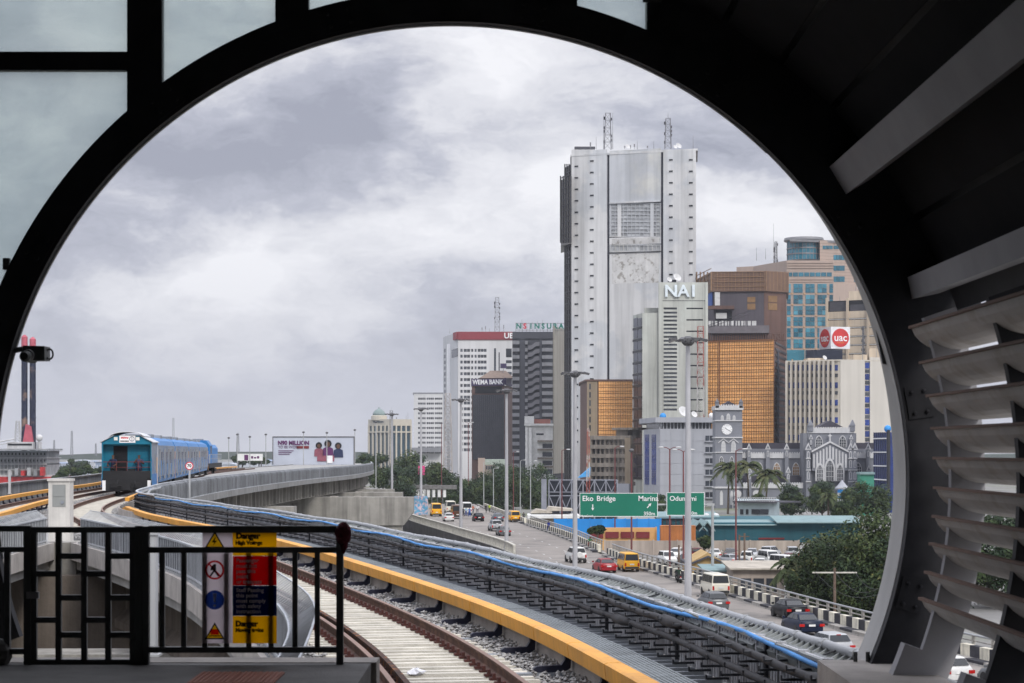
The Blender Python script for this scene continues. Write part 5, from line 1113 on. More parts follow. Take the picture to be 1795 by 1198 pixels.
bpy.data.objects.remove(s.th); s.th = b.th; s.O = b.O; s.mass('side_bay', m_cwdark, 288); s.bulk('side_frame', m_frame_dk, [(990.5, 1001.8, y, y + 1.2) for y in range(292, 850, 10)] + [(990.5 + k * 3.7, 991.3 + k * 3.7, 288, 850) for k in range(4)], 0, .35)
s2 = Bld('x', '', [(983, 742), (1001.5, 731)], 309, m_cwdark, 16, body=False); bpy.data.objects.remove(s2.th); s2.th = b.th; s2.O = b.O; s2.mass('side_bay', m_cwdark, 309, 427); s2.bulk('side_frame', m_frame_dk, [(983, 1001.5, y, y + 1.2) for y in range(309, 426, 10)] + [(983 + k * 4.5, 983.9 + k * 4.5, 309, 426) for k in range(5)], 0, .35)
roof_kit(b, [('mast', 1065.5, 199, 262, 12, 8), ('mast', 1171, 208, 261, 11, 6), ('rod', 1171, 198, 210, 3, 6), ('rod', 1045, 240, 262, 2, 6), ('rod', 1215, 238, 261, 2, 6), ('dish', 1189, 252, 262, 8, 4), ('rod', 1117, 247, 262, 2, 5), ('rod', 1146, 248, 262, 2, 5), ('box', 1025, 258, 262, 36, 8), ('panel', 1035, 250, 262, 2, 5), ('panel', 1095, 256, 262, 2, 5), ('panel', 1105, 255, 262, 2, 5), ('panel', 1112, 253, 262, 2, 8), ('panel', 1135, 256, 262, 2, 5), ('dish', 1100, 254, 262, 5, 3), ('dish', 1183, 255, 262, 5, 8), ('rod', 1074, 199, 262, 2, 9), ('rod', 1058, 202, 262, 2, 9)])
# ---- tower with big white letters
m_nai = mat('letter_tower_concrete', (.44, .45, .41), .85, var=.15, scale=.06, streak=.4, sscale=.5, col2=(.50, .54, .49), c2scale=.04, c2=(.5, .66)); m_letter = mat('letter_white', (.68, .75, .78), .5, obj=0)
b = Bld('letter_tower', 'grey-green concrete tower with NAI in big pale letters at its top', [(1154, 640), (1240.5, 640)], 495.5, m_groove, 22)
rl2 = []; y = 539.5
k = 0
while y < 722: rl2.append((y, y + 3.6)); y += 6.9 if k % 3 else 7.4; k += 1
rr2 = rows(540, 20, 10, 2.6)
b.perf('facing', m_nai, 1154, 1194, 528, 850, [(1163, 1186.5)], rl2, .5); b.perf('facing', m_nai, 1194, 1240.5, 528, 850, [(1203, 1232)], rr2, .5); b.box('sign_block', m_nai, 1154, 1240.5, 495.5, 528, 0, .55); b.wins(m_winm, [(1163, 1174.5), (1175, 1186.5)], rl2, 0, .2); b.wins(m_win, cols(1203, 5, 6, 4), rr2, 0, .1)
b.bulk('joint', m_groove, [(1154, 1240, 527.3, 528.2, .55, .56)], st=False); b.bulk('pilaster', m_nai, [(1154, 1161, 495.5, 850), (1236, 1240.5, 495.5, 850)], .5, .95, st=False)
for ch, px in (('N', 1176), ('A', 1197.5), ('I', 1215)): b.text(ch, px, 511.8, 29, m_letter, 0, 1.0, .12, 1.05, .35, 'letter')
mb = MB(); lattice(mb, (0, 0, 0), 2.2, 30, 13, .08, .8); mb.build('lattice_mast', m_mastr, b.th, P(1228, 737, 636) - b.O)
roof_kit(b, [('dish', 1173, 487, 496, 8, 4), ('dish', 1186, 481, 495, 7, 6), ('rod', 1199, 475, 496, 2, 6), ('box', 1178, 491, 496, 14, 8)])
w2 = Bld('x', '', [(1109.5, 652), (1126, 640), (1154, 640)], 549, m_cwdark, 20, body=False); bpy.data.objects.remove(w2.th); w2.th = b.th; w2.O = b.O; w2.mass('wing', m_nai, 549)
m_wbl = mat('wing_glass', (.022, .025, .042), .3, var=.5, scale=.25, spec=.5, obj=.35)
for k in range(14): w2.box('window', m_wbl, 1111, 1118, 558 + k * 20.2, 573.5 + k * 20.2, 0, .12); w2.box('window', m_wbl, 1118.6, 1125.4, 558 + k * 20.2, 573.5 + k * 20.2, 0, .12)
w2.bulk('band', m_frame_dk, [(1110, 1126, 574 + k * 20.2, 578 + k * 20.2) for k in range(14)], 0, .25); b.top_things([(1130, 1154, 540, 550, 6)], m_nai)
# ---- gold glass blocks
m_gold = mat('gold_glass', (.86, .43, .14), .35, var=.16, scale=.09, streak=.15, sscale=2.2, metal=0, spec=.6, col2=(.95, .50, .17), c2scale=.5, c2=(.45, .6)); m_goldf = mat('gold_mullion', (.20, .085, .03), .5); m_brown = mat('brown_panel', (.13, .075, .06), .7, var=.2, scale=.1, streak=.3, sscale=.5); m_tan = mat('tan_panel', (.27, .215, .15), .8, var=.12, scale=.1, streak=.2)
def goldgrid(b, i, x0, x1, y0, y1, sx=4.25, sy=5.4, big=None):
    b.box('gold_glazing', m_gold, x0, x1, y0, y1, 0, .12, i)
    r = [(x0 + k * sx, x0 + k * sx + .28, y0, y1, .12, .3) for k in range(int((x1 - x0) / sx) + 1)] + [(x0, x1, y0 + k * 2 * sy + o, y0 + k * 2 * sy + o + .36, .12, .34) for k in range(int((y1 - y0) / (2 * sy)) + 1) for o in (0, sy * 1.25)]
    b.bulk('mullion_grid', m_goldf, r, i=i)
    if big: b.box('dark_mullion', m_goldf, big - 1, big + 1, y0, y1, .1, .5, i)
b = Bld('gold_glass_block', 'low brown block with a gold glass front, left of the lettered tower', [(1017, 690), (1029, 660), (1108.8, 660)], 667, m_brown, 22)
b.box('blank_wall', m_tan, 1029, 1047, 668, 840, 0, .2, 1); goldgrid(b, 1, 1049, 1108.8, 668, 800); 
for k in range(6): b.box('slot_window', m_win, 1033, 1035.5, 673 + k * 14.5, 683 + k * 14.5, .2, .3, 1)
b.mass('coping', m_brown, 665.5, 668.5, .5, 22)
b = Bld('gold_glass_block', 'large block with a gold glass front behind the church clock tower', [(1240, 640), (1357, 630), (1378, 668)], 598, m_brown, 30)
goldgrid(b, 0, 1241, 1356.5, 598.5, 800, big=1261.5); b.bulk('side_band', m_frame_dk, [(1358.5, 1377.5, 604 + k * 10.5, 608 + k * 10.5) for k in range(20)], 0, .25, 1); b.bulk('coping', m_goldf, [(1240, 1357, 596.5, 598.6)], 0, .6, 0, False); b.box('side_slot', m_win, 1361, 1364, 612, 800, .25, .35, 1)
b = Bld('brown_office_block', 'dark brown office block with a gridded crown above the gold block', [(1225.5, 720), (1251, 692), (1339, 690), (1378, 696)], 510, mat('violet_brown_wall', (.085, .075, .088), .8, var=.15, scale=.05, streak=.25), 28)
m_crown = mat('crown_brown', (.15, .09, .06), .6, var=.2, scale=.2); b.mass('crown', m_crown, 476, 511, .8, 28)
for i, (a, c, n) in enumerate(((1225.5, 1251, 4), (1251, 1339, 14), (1339, 1378, 6))): b.bulk('crown_grid', m_tan if False else mat('crown_rib', (.26, .16, .09), .6), [(a + (c - a) * k / n, a + (c - a) * k / n + .8, 477, 510, .8, 1.15) for k in range(n + 1)] + [(a, c, y, y + .8, .8, 1.1) for y in (477, 485.5, 494, 502.5)], i=i)
b.box('brown_wall', m_brown, 1339, 1377.5, 511, 800, 0, .25, 2); m_ylw = mat('blind_ochre', (.22, .13, .06), .7)
for (xa, xb) in ((1310, 1324),): b.box('window', m_ylw, xa, xb, 521, 530.5, 0, .2, 1); b.box('window', m_ylw, xa, xb, 532.5, 543, 0, .2, 1)
for (xa, xb) in ((1345.5, 1361),): b.box('window', m_ylw, xa, xb, 519, 530, .25, .4, 2); b.box('window', m_ylw, xa, xb, 532, 544, .25, .4, 2)
b.box('blue_banner', mat('banner_blue', (.02, .08, .32), .6), 1241.5, 1250, 513, 537, 0.2, .4, 0); b.box('white_unit', m_dish, 1253, 1262, 513, 536, 0, .8, 1); b.box('ledge', m_brown, 1241, 1287, 537, 543, 0, 2.4, 1); b.box('recess', m_hole, 1254, 1283, 545, 563, 0, .1, 1); b.box('white_unit', m_dish, 1255, 1274, 549, 559, .1, .7, 1)
b.box('terrace', mat('terrace_grey', (.14, .13, .14), .8), 1241, 1348, 573, 586, 0, 6, 1)
for k in range(9): b.box('air_conditioner', m_dish, 1242 + k * 9.5, 1249.5 + k * 9.5, 564.5, 572.5, 4.0, 5.0, 1)
b.bulk('terrace_rail', m_dkkit, [(1241, 1348, 563, 563.6, 5.8, 6.0), (1241, 1348, 567.5, 568, 5.8, 6.0)] + [(1241 + k * 6, 1241.6 + k * 6, 563, 573, 5.8, 6) for k in range(18)]); b.bulk('louvre_band', m_brown, [(1241 + k * 4, 1243 + k * 4, 586, 598) for k in range(34)], 0, 5, 1)
# ---- pink and teal bank tower
m_peach = mat('peach_stone', (.40, .315, .265), .8, var=.08, scale=.05, streak=.08); m_tealg = mat('teal_glass', (.025, .14, .20), .15, var=.45, scale=.12, spec=.7, obj=.3); m_tealg2 = mat('teal_glass_pale', (.06, .22, .29), .15, var=.3, scale=.12, spec=.7, obj=.3)
b = Bld('bank_tower', 'peach stone tower with teal glass grid and round glazed corner', [(1291, 860), (1379, 830), (1461, 830), (1540, 850)], 496, m_peach, 40)
def sub_mass(b, nm, m, corners, yt, yb, back=20):
    s = Bld('x', '', corners, yt, m, body=False); bpy.data.objects.remove(s.th); s.th = b.th; s.O = b.O; s.mass(nm, m, yt, yb, 0, back); return s
up = sub_mass(b, 'wall', m_peach, [(1291, 862), (1321, 858), (1379, 832), (1461, 832)], 457, 500, 34); sub_mass(b, 'wall', m_peach, [(1291, 864), (1310, 860)], 470, 500)
t2 = sub_mass(b, 'wall', m_peach, [(1437, 838), (1545, 852)], 421, 500, 30)
rw = [(431, 437), (447.5, 456), (466, 475), (485, 494.5), (504.5, 514)]
for k, (y0, y1) in enumerate(rw):
    for q in range(4): xa = 1461 + q * 4.9; t2.box('window', m_tealg, xa, xa + 4.5, y0, y1, 0, .15)
    if k > 1: 
        for q in range(4): xa = 1497 + q * 4.5; t2.box('window', m_tealg, xa, xa + 4, y0, y1, 0, .15)
for q in range(3): t2.box('window', m_tealg, 1442 + q * 6, 1447.3 + q * 6, 431, 437, 0, .15)
t2.bulk('stone_course', mat('stone_joint', (.27, .21, .18), .9), [(1438, 1540, 424 + k * 5.4, 424.5 + k * 5.4) for k in range(16)], 0, .05)
cyl = MB(); c = P(1409, 457, 846); rad = 29 * 846 / F
cyl.lathe([(rad, 0), (rad, H(424, 846) - H(457, 846))], n=28).build('glazed_drum', m_tealg, b.th, c - b.O); MB().lathe([(rad + 1.2, 0), (rad + 1.5, .4), (rad + 1.2, 1.4), (rad * .5, 1.6)], n=28).build('drum_roof', m_mast, b.th, c - b.O + Vector((0, 0, H(424, 846) - H(457, 846))))
dm = MB()
for k in range(28): a = 2 * math.pi * k / 28; dm.tube((rad * 1.01 * math.cos(a), rad * 1.01 * math.sin(a), 0), (rad * 1.01 * math.cos(a), rad * 1.01 * math.sin(a), 8), .12, n=4)
for z_ in (2.2, 4.6): dm.lathe([(rad + .05, z_), (rad + .3, z_), (rad + .3, z_ + .5), (rad + .05, z_ + .5)], n=28)
sub_mass(b, 'roof_slab', m_mast, [(1384, 834), (1545, 848)], 419, 423, 26); stuff(dm.build('drum_frame', m_mast, b.th, c - b.O))
for q in range(8): up.box('window', m_tealg, 1380 + q * 9.9, 1388.6 + q * 9.9, 478, 485, 0, .15, 2)
up.bulk('stone_course', m_peach, [(1379, 1461, y, y + 1.6) for y in (460, 464.5, 469, 489, 493)], 0, .35, 2)
for k in range(7):
    for q, (xa, xb) in enumerate(((1379.5, 1386.5), (1391, 1407.5), (1412, 1428.5), (1433, 1449.5), (1454, 1460.5))):
        for h_ in range(2):
            n_ = 2 if xb - xa > 10 else 1
            for g in range(n_): w_ = (xb - xa) / n_; b.box('pane', m_tealg if (k + q + h_ * g) % 3 else m_tealg2, xa + g * w_, xa + (g + 1) * w_ - .6, 498 + k * 19.4 + h_ * 8, 505.4 + k * 19.4 + h_ * 8, 0, .2, 1)
    for xa in (1388.6, 1409.7, 1430.7, 1451.7): b.box('stud', mat('stud_orange', (.55, .32, .14), .7), xa - 1.2, xa + 1.2, 514 + k * 19.4, 516.2 + k * 19.4, 0, .4, 1)
b.box('blue_glazing', m_tealg2, 1379.5, 1410, 614, 640, 0, .3, 1)
roof_kit(b, [('rod', 1356, 392, 470, 2, 10), ('mast', 1360, 424, 478, 5, 10), ('rod', 1326, 434, 457, 2, 20), ('rod', 1342, 436, 455, 2, 20), ('panel', 1404, 418, 425, 2, 10), ('panel', 1415, 417, 425, 2, 10), ('panel', 1410, 416, 425, 2, 14)])
# ---- cream block with round red signs
m_cream = mat('cream_render', (.56, .47, .36), .85, var=.1, scale=.1, streak=.3, sscale=.5); m_strip = mat('white_strip', (.72, .72, .70), .6)
b = Bld('cream_office_block', 'cream office block of stacked bands carrying a white sign box', [(1450, 745), (1540, 735)], 525, m_hole, 30)
for k in range(6): y = 546 + k * 15.3; b.box('spandrel', m_cream, 1452, 1540, y, y + 12, 0, .9); b.box('light_strip', m_strip, 1454, 1539, y + 12.2, y + 14, .3, .7)
for x_ in (1450, 1486, 1522): b.box('fin', m_cream, x_, x_ + 3.4, 523, 640, .9, 1.8)
sub_mass(b, 'penthouse', m_cream, [(1488, 742), (1545, 740)], 510, 530, 15); b.bulk('roof_plant', m_dkkit, [(1455, 1485, 530, 546, 0, .5), (1491, 1520, 534, 546, 0, .5)], st=False)
roof_kit(b, [('rod', 1500, 502, 512, 2, 3), ('dish', 1505, 502, 510, 5, 3), ('rod', 1472, 520, 530, 2, 3), ('mast', 1513, 572, 640, 3, -20)])
sb = thing('sign_box', 'white rooftop sign box with two red discs lettered in white', 'sign', P(1456, 611, 690)); O = Vector(sb.location); pA, pB, pC = P(1436, 611.5, 697), P(1456.3, 611.5, 690), P(1490, 611.5, 692); hh = 38.5 * 690 / F
MB().footprint([(pA.x, pA.y), (pB.x, pB.y), (pC.x, pC.y), (pB.x + 1, pB.y + 8)], pB.z, pB.z + hh).build('box', mat('sign_box_white', (.74, .74, .76), .5), sb, -O); m_sr = mat('sign_disc_red', (.56, .035, .035), .5, obj=0)
for (a, c_, sx) in ((pA, pB, .62), (pB, pC, 1.0)):
    mid = (a + c_) / 2; u = (c_ - a); u.z = 0; L_ = u.length; u.normalize(); n = Vector((u.y, -u.x, 0)); ang = math.atan2(u.y, u.x); ctr = mid + n * .06; ctr.z = pB.z + hh / 2
    o = MB().lathe([(.01, 0), (hh * .42, 0), (hh * .42, .05), (.01, .05)], n=32).build('red_disc', m_sr, sb, ctr - O, rot=(R(90), 0, ang)); o.scale = (min(1, L_ * .46 / (hh * .42)), 1, 1)
    text('lettering', 'uac', m_wh, sb, ctr - O + n * .08, hh * .48, rot=(R(90), 0, ang), extrude=.02, bold=.05, sx=min(1, L_ * .46 / (hh * .42)))
    text('lettering', 'foods', m_yel, sb, ctr - O + n * .08 - Vector((0, 0, hh * .24)), hh * .09, rot=(R(90), 0, ang), extrude=.02) if False else MB().box(-hh * .18, hh * .18, -.02, .02, -.06, .06).build('rule', m_yel, sb, ctr - O + n * .09 - Vector((0, 0, hh * .23)), rot=ang)
Bld('plant_block', 'dark blue-black block under the white sign box', [(1413, 690), (1477, 686)], 613, mat('plant_dark', (.02, .025, .045), .5, var=.2), 12)
# ---- cream block with fins
m_fin = mat('fin_cream', (.52, .48, .41), .85, var=.08, scale=.1, streak=.25, sscale=.8); m_bwin = mat('blue_window', (.015, .04, .20), .25, var=.3, scale=.4, spec=.6, obj=.3)
b = Bld('finned_office_block', 'cream office block with vertical fins and a blue window strip', [(1379.5, 621), (1470, 612), (1562, 618)], 632, m_fin, 30)
for k in range(11):
    x_ = 1380 + k * 8.1; b.box('fin', m_fin, x_, x_ + 2.6, 633, 850, 0, 1.5, 0)
    for r in range(9): b.box('window', m_bwin if (r % 2 == 0) else m_winm, x_ + 2.8, x_ + 7.6, 640 + r * 15.3, 650 + r * 15.3 if r % 2 == 0 else 646 + r * 15.3, 0, .15, 0)
b.box('flat_wall', mat('flat_cream', (.56, .53, .475), .85, var=.06, scale=.06, streak=.12, sscale=.4), 1472, 1515, 631, 850, 0, .4, 1); b.box('flat_wall', mat('flat_cream'), 1524, 1562, 627, 850, 0, .4, 1)
for r in range(11): b.box('window', m_bwin, 1516, 1523.5, 636 + r * 20, 646 + r * 20, 0, .2, 1); b.box('window', m_winm, 1516, 1523.5, 648 + r * 20, 654 + r * 20, 0, .2, 1)
b.top_things([(1416, 1448, 628, 634, 4), (1496, 1520, 622, 633, 6), (1524, 1545, 611, 633, 6)], m_cream); b.mass('coping', m_fin, 630.5, 633, .4, 30)
roof_kit(b, [('dish', 1445, 624, 632, 6, 3), ('rod', 1512, 605, 632, 2, 4), ('rod', 1536, 606, 630, 2, 5)])
# ---- grey panelled block, ruined concrete frame
m_gpan = mat('grey_panel', (.36, .37, .40), .8, var=.06, scale=.08, streak=.12, sscale=.4, obj=.03)
b = Bld('panelled_block', 'light blue-grey panelled block with flat roof beside the church', [(1128, 585), (1156, 560), (1252, 560)], 752, m_gpan, 28)
b.mass('clerestory', m_win, 740, 753, -.8, 26); b.mass('flat_roof', m_gpan, 732, 741, 1.2, 30); b.bulk('clerestory_post', m_gpan, [(1156 + k * 6.2, 1157.6 + k * 6.2, 740, 753, -.9, -.3) for k in range(16)], i=1)
for xa in (1131, 1143): 
    for r in range(7): b.box('window', m_bwin, xa, xa + 7, 762 + r * 12.6, 774 + r * 12.6, 0, .15, 0)
pj = mat('panel_joint', (.24, .25, .28), .9)
for r in range(7):
    for q in range(4): b.box('panel', m_gpan, 1157 + q * 19.3, 1157 + q * 19.3 + 18.9, 754 + r * 19.6, 754 + r * 19.6 + 19.2, .0, .18, 1)
for r in range(7):
    for q in range(2): b.box('window', m_win, 1236.5 + q * 7.6, 1243 + q * 7.6, 764 + r * 19.8, 773 + r * 19.8, 0, .1, 1); b.box('window_ledge', m_gpan, 1235.8 + q * 7.6, 1243.8 + q * 7.6, 773.2 + r * 19.8, 775 + r * 19.8, 0, .8, 1)
roof_kit(b, [('dish', 1197, 714, 733, 14, 8), ('dish', 1216, 722, 733, 9, 8), ('rod', 1245, 720, 732, 2, 8)]); MB().sphere((0, 0, 0), .95, nu=10, nv=6).build('water_tank', mat('tank_blue', (.03, .25, .6), .5), b.th, P(1162, 730, 565) - b.O, True); MB().sphere((0, 0, 0), .8, nu=10, nv=6).build('water_tank', m_strip, b.th, P(1247, 729, 563) - b.O, True)
m_old = mat('weathered_frame', (.235, .205, .17), .9, var=.3, scale=.2, streak=.5, sscale=.8)
b = Bld('concrete_shell', 'weathered brown concrete building frame with open floors below the gold block', [(1037, 612), (1110, 600)], 764, m_hole, 16)
for r in range(6): b.box('floor_slab', m_old, 1036, 1110, 764 + r * 16, 771 + r * 16, -1, 1.2)
for k in range(10): b.box('column', m_old, 1038 + k * 7.8, 1040.6 + k * 7.8, 764, 860, .1, .7)
b.box('stair_core', m_old, 1080, 1100, 752, 768, -6, 0); b.box('lean_roof', m_old, 1078, 1110, 750, 754, -7, 1.5); b.box('blank_wall', m_tan, 1100, 1110, 768, 860, .7, 1.3)
stuff(b.bulk('window_grille', m_old, [(1060, 1100, 772 + k * 2.6, 772.9 + k * 2.6, .6, .7) for k in range(30)])); b.box('plinth_wall', m_gpan, 1080, 1110, 848, 872, 1, 2)
# ---- dark block with wavy balconies
m_wav = mat('slate_wall', (.055, .058, .07), .8, var=.15, scale=.1); m_balc = mat('balcony_grey', (.22, .225, .24), .75, var=.12, scale=.2, streak=.2); m_bei = mat('beige_wall', (.31, .295, .255), .85, var=.1, scale=.05, streak=.25, sscale=.4)
b = Bld('balcony_block', 'dark slate block with wave-shaped balconies and a beige end wall', [(898, 850), (969, 850), (990.5, 880)], 583, m_wav, 20)
b.mass('beige_end', m_bei, 575.5, None) if False else None; b.box('end_wall', m_bei, 969.2, 990.5, 575, 830, 0, .6, 1); b.box('crown_band', m_wav, 899, 969, 582, 594, 0, .6)
for k in range(19):
    y = 598 + k * 12.65
    if y > 822: break
    b.box('balcony', m_balc, 898, 910.5, y, y + 6.2, 0, 2.0); b.box('balcony', m_balc, 950, 968.5, y, y + 6.2, 0, 1.6); b.box('window', m_win, 899, 910, y + 6.6, y + 12, 0, .1); b.box('window', m_winm, 951, 968, y + 6.6, y + 12, 0, .1); b.box('balcony', m_balc, 920.3, 925, y, y + 6, 0, .9)
    wv = MB(); pts = []; Zb = 850; O_, u_, n_, a_ = b.fr(0); xs = [925.5 + (945.5 - 925.5) * q / 10 for q in range(11)]
    up_ = [(X(x, Zb), H(y + 5 - 3.2 * math.tanh((q - 5) / 1.6), Zb)) for q, x in enumerate(xs)]; lo_ = [(x, z - 1.75) for x, z in up_]
    wv.prism([(x, z) for x, z in up_] + lo_[::-1], Zb - 1.3, Zb - .02); wv.build('wavy_balcony', mat('wave_grey', (.13, .13, .145), .75, var=.12, scale=.2), b.th, -b.O)
b.bulk('pier', m_wav, [(911, 919.8, 594, 850), (946, 949.5, 594, 850)], 0, 1.2, st=False)
sg = thing('rooftop_sign', 'long rooftop frame sign with green capital letters above the slate block', 'sign', P(947, 583, 852)); O = Vector(sg.location); m_gl = mat('letter_green', (.008, .16, .12), .5, obj=0)
fm = MB(); a, c = P(904, 579, 852), P(990, 567, 852)
for z_ in (a.z, c.z): fm.tube((a.x, a.y, z_), (c.x, c.y, z_), .12, n=5)
for k in range(15): x_ = a.x + (c.x - a.x) * k / 14; fm.tube((x_, a.y, H(583, 852)), (x_, a.y, c.z), .1, n=4)
fm.build('frame', m_mast, sg, -O)
for k, ch in enumerate('NSINSURA'): p_ = P(909.5 + k * 10.6, 572.5, 851); text('letter', ch, m_rd if k == 1 else m_gl, sg, p_ - O, 12.6 * 851 / F, extrude=.12, bold=.12)
for k in range(8): MB().tube(P(915 + k * 9, 583, 852) - O, P(915 + k * 9, 560 + (k * 7) % 9, 852) - O, .07, n=4).build('aerial', m_mast, sg)
# ---- white classical house
b = Bld('classical_house', 'small white classical building with tall corner columns and red-brown attic', [(921, 800), (969, 800)], 744, m_strip, 14)
b.mass('attic', mat('attic_red', (.33, .14, .11), .8), 735, 744.5, -1); b.box('white_block', m_strip, 919.5, 936, 730, 744, -3, 1.2); b.box('cornice', m_strip, 919, 970, 743, 746.5, 0, 1.2); b.box('window', m_win, 940, 953, 760, 763, 0, .1)
for x_ in (921.5, 928): MB().tube(P(x_ + 2, 815, 798.6) - b.O, P(x_ + 2, 750, 798.6) - b.O, .62, .55, n=10).build('column', m_strip, b.th)
for k in range(4): b.box('balcony', m_old, 942, 969, 772 + k * 15, 775 + k * 15, 0, 1.4); b.box('window', m_win, 951, 968, 778 + k * 15, 786 + k * 15, 0, .1)
# ---- bank tower with red top band
m_uba = mat('pale_tower_wall', (.60, .60, .60), .85, var=.06, scale=.04, streak=.15, sscale=.3); m_redb = mat('red_band', (.24, .035, .045), .6, var=.1)
b = Bld('bank_tower', 'pale office tower with a dark red band lettered along its top', [(777, 1040), (803, 1000), (905, 1000)], 583, m_uba, 30)
b.bulk('red_band', m_redb, [(803, 905, 582, 596)], 0, .9, 1, False); b.bulk('red_band', m_redb, [(797, 803, 583, 596)], 0, .9, 0, False); text('lettering', 'UB', m_wh, b.th, P(892, 589.2, 998.6) - b.O, 13.5 * 1000 / F, extrude=.1, bold=.1)
rw = rows(612, 10.25, 18, 5.2); cl = [(807, 811), (813, 818.2), (818.8, 824), (826, 829.5), (832, 835.5), (837.5, 842.3), (842.8, 847.6), (848.1, 852.8)]
b.perf('facing', m_uba, 803, 862, 597, 850, cl, rw, .4, 1); b.wins(m_winm, cl, rw, 0, .06, 1); b.box('facing', m_uba, 862, 905, 597, 850, 0, .4, 1)
b.bulk('slot', m_win, [(866, 869.5, 611, 653), (874, 876, 618, 650)], .4, .5, 1, False)
for k in range(8): b.box('window', m_win, 887, 897, 611.5 + k * 10.25, 616.5 + k * 10.25 if k else 626, .4, .5, 1)
b.box('recess', m_win, 792, 803, 612, 626, 0, .2, 0)
for k in range(16): b.box('window', m_winm, 779, 781, 612 + k * 10.25, 618 + k * 10.25, 0, .2, 0); b.box('window', m_winm, 784, 786.5, 612 + k * 10.25, 618 + k * 10.25, 0, .2, 0)
o = MB(); o.tube((0, 0, 0), (0, 0, H(603, 1020) - GROUND), 3.4, n=20); o.build('round_stair', m_uba, b.th, Vector((X(795, 1024), 1024, GROUND)) - b.O, True)
roof_kit(b, [('mast', 871.5, 522, 582, 8.5, 10), ('panel', 845, 574, 583, 2, 8), ('panel', 851, 572, 583, 2, 8), ('panel', 883, 570, 582, 2, 8), ('rod', 788, 576, 585, 2, 8), ('rod', 858, 575, 583, 2, 8)])
# ---- brown bank with a pyramid cap
b = Bld('bank_block', 'brown bank building with a glazed front and a white-lettered purple band', [(827, 905), (884, 900), (899, 925)], 676, m_brown, 22)
m_pur = mat('purple_band', (.045, .03, .085), .6, obj=0); b.bulk('name_band', m_pur, [(827, 884, 664.5, 676.5)], 0, .8, 0, False); b.bulk('name_band', m_pur, [(884, 899, 664.5, 676.5)], 0, .8, 1, False); b.text('WEMA BANK', 856, 670.5, 11.5, m_wh, 0, .9, .08, .82, .1); b.text('W', 894, 670.5, 12, m_wh, 1, .9, .1, 1, .1)
cw = b.box('curtain_wall', mat('curtain_slate', (.045, .048, .062), .25, var=.3, scale=.2, spec=.6), 829, 883, 692, 806, 0, .3); b.bulk('mullion_grid', m_frame_dk, [(829 + k * 3.4, 829.6 + k * 3.4, 692, 806) for k in range(17)] + [(829, 883, 692 + k * 3.9, 692.6 + k * 3.9) for k in range(30)], .3, .45); b.box('loggia', m_hole, 833, 880, 678, 690, 0, .2)
pc_ = P(875, 664, 908); MB().add([(-9, -6, 0), (7, -6, 0), (7, 12, 0), (-9, 12, 0), (-4, 0, 3.6), (3, 0, 3.6), (3, 5, 3.6), (-4, 5, 3.6)], [(0, 1, 5, 4), (1, 2, 6, 5), (2, 3, 7, 6), (3, 0, 4, 7), (4, 5, 6, 7)]).build('pyramid_cap', mat('cap_brown', (.20, .15, .12), .8), b.th, pc_ - b.O); MB().box(-1.4, 1.4, -.3, .3, 0, 2.2).build('roof_sign', m_pur, b.th, P(882.5, 646, 905) - b.O); MB().tube((0, 0, -2), (0, 0, 0), .15).build('sign_post', m_mast, b.th, P(882.5, 646, 905) - b.O)
# ---- low white office, domed office
b = Bld('white_office', 'low white office with even strips of windows at the far left of the skyline', [(725.5, 1150), (778, 1150)], 692, m_win, 20)
cl = [(733, 736), (736.7, 739.7), (740.3, 743), (743.6, 746), (748, 751), (751.6, 754.4), (755, 757.6), (758, 760.5), (762.5, 765.5), (766, 769), (769.6, 772.3), (772.8, 775)]
rw = rows(697.5, 8.55, 12, 3.6); b.perf('facing', m_uba, 725.5, 778, 690, 850, cl, rw, .4); b.wins(m_winm, cl, rw, 0, .1); b.mass('roof_slab', m_balc, 688.5, 691, .5); b.box('canopy', m_balc, 722, 775, 785, 793, 0, 6)
m_dst = mat('dome_stone', (.50, .46, .38), .8, var=.06); m_dgl = mat('dome_glass', (.025, .06, .085), .2, var=.25, scale=.1, spec=.5)
b = Bld('domed_office', 'pale stone office with dark glass strips and a small grey-green dome', [(646.5, 1255), (684, 1240), (720.5, 1250)], 737, m_dgl, 24)
b.mass('parapet', m_dst, 735, 746.5, .4)
for i, (a, c, n) in enumerate(((646.5, 684, 5), (684, 720.5, 4))):
    for k in range(n + 1): xx = a + (c - a - 2.2) * k / n; b.box('pier', m_dst, xx, xx + 2.2, 746, 860, 0, .9, i)
    b.box('string_course', m_dst, a, c, 756.5, 758.7, 0, 1.0, i)
c_ = P(664.5, 737, 1252); MB().lathe([(5.0, 0), (5.0, 2.6), (4.4, 3.0)], n=20).build('drum', m_dst, b.th, c_ - b.O); MB().lathe([(4.2, 0), (3.9, 1.6), (2.8, 3.2), (1.2, 4.3), (.5, 4.5), (.5, 5.1), (.05, 5.4)], n=20).build('dome', mat('dome_green', (.20, .26, .25), .6), b.th, c_ - b.O + Vector((0, 0, 2.8)), True)
for k in range(7): b.box('drum_window', m_dgl, 656 + k * 2.6, 657.7 + k * 2.6, 738.5, 741, 0.5, .7, 0)
roof_kit(b, [('rod', 715, 722, 737, 1, 4), ('rod', 712, 728, 737, 1, 4), ('panel', 695, 732, 737, 1, 4)])
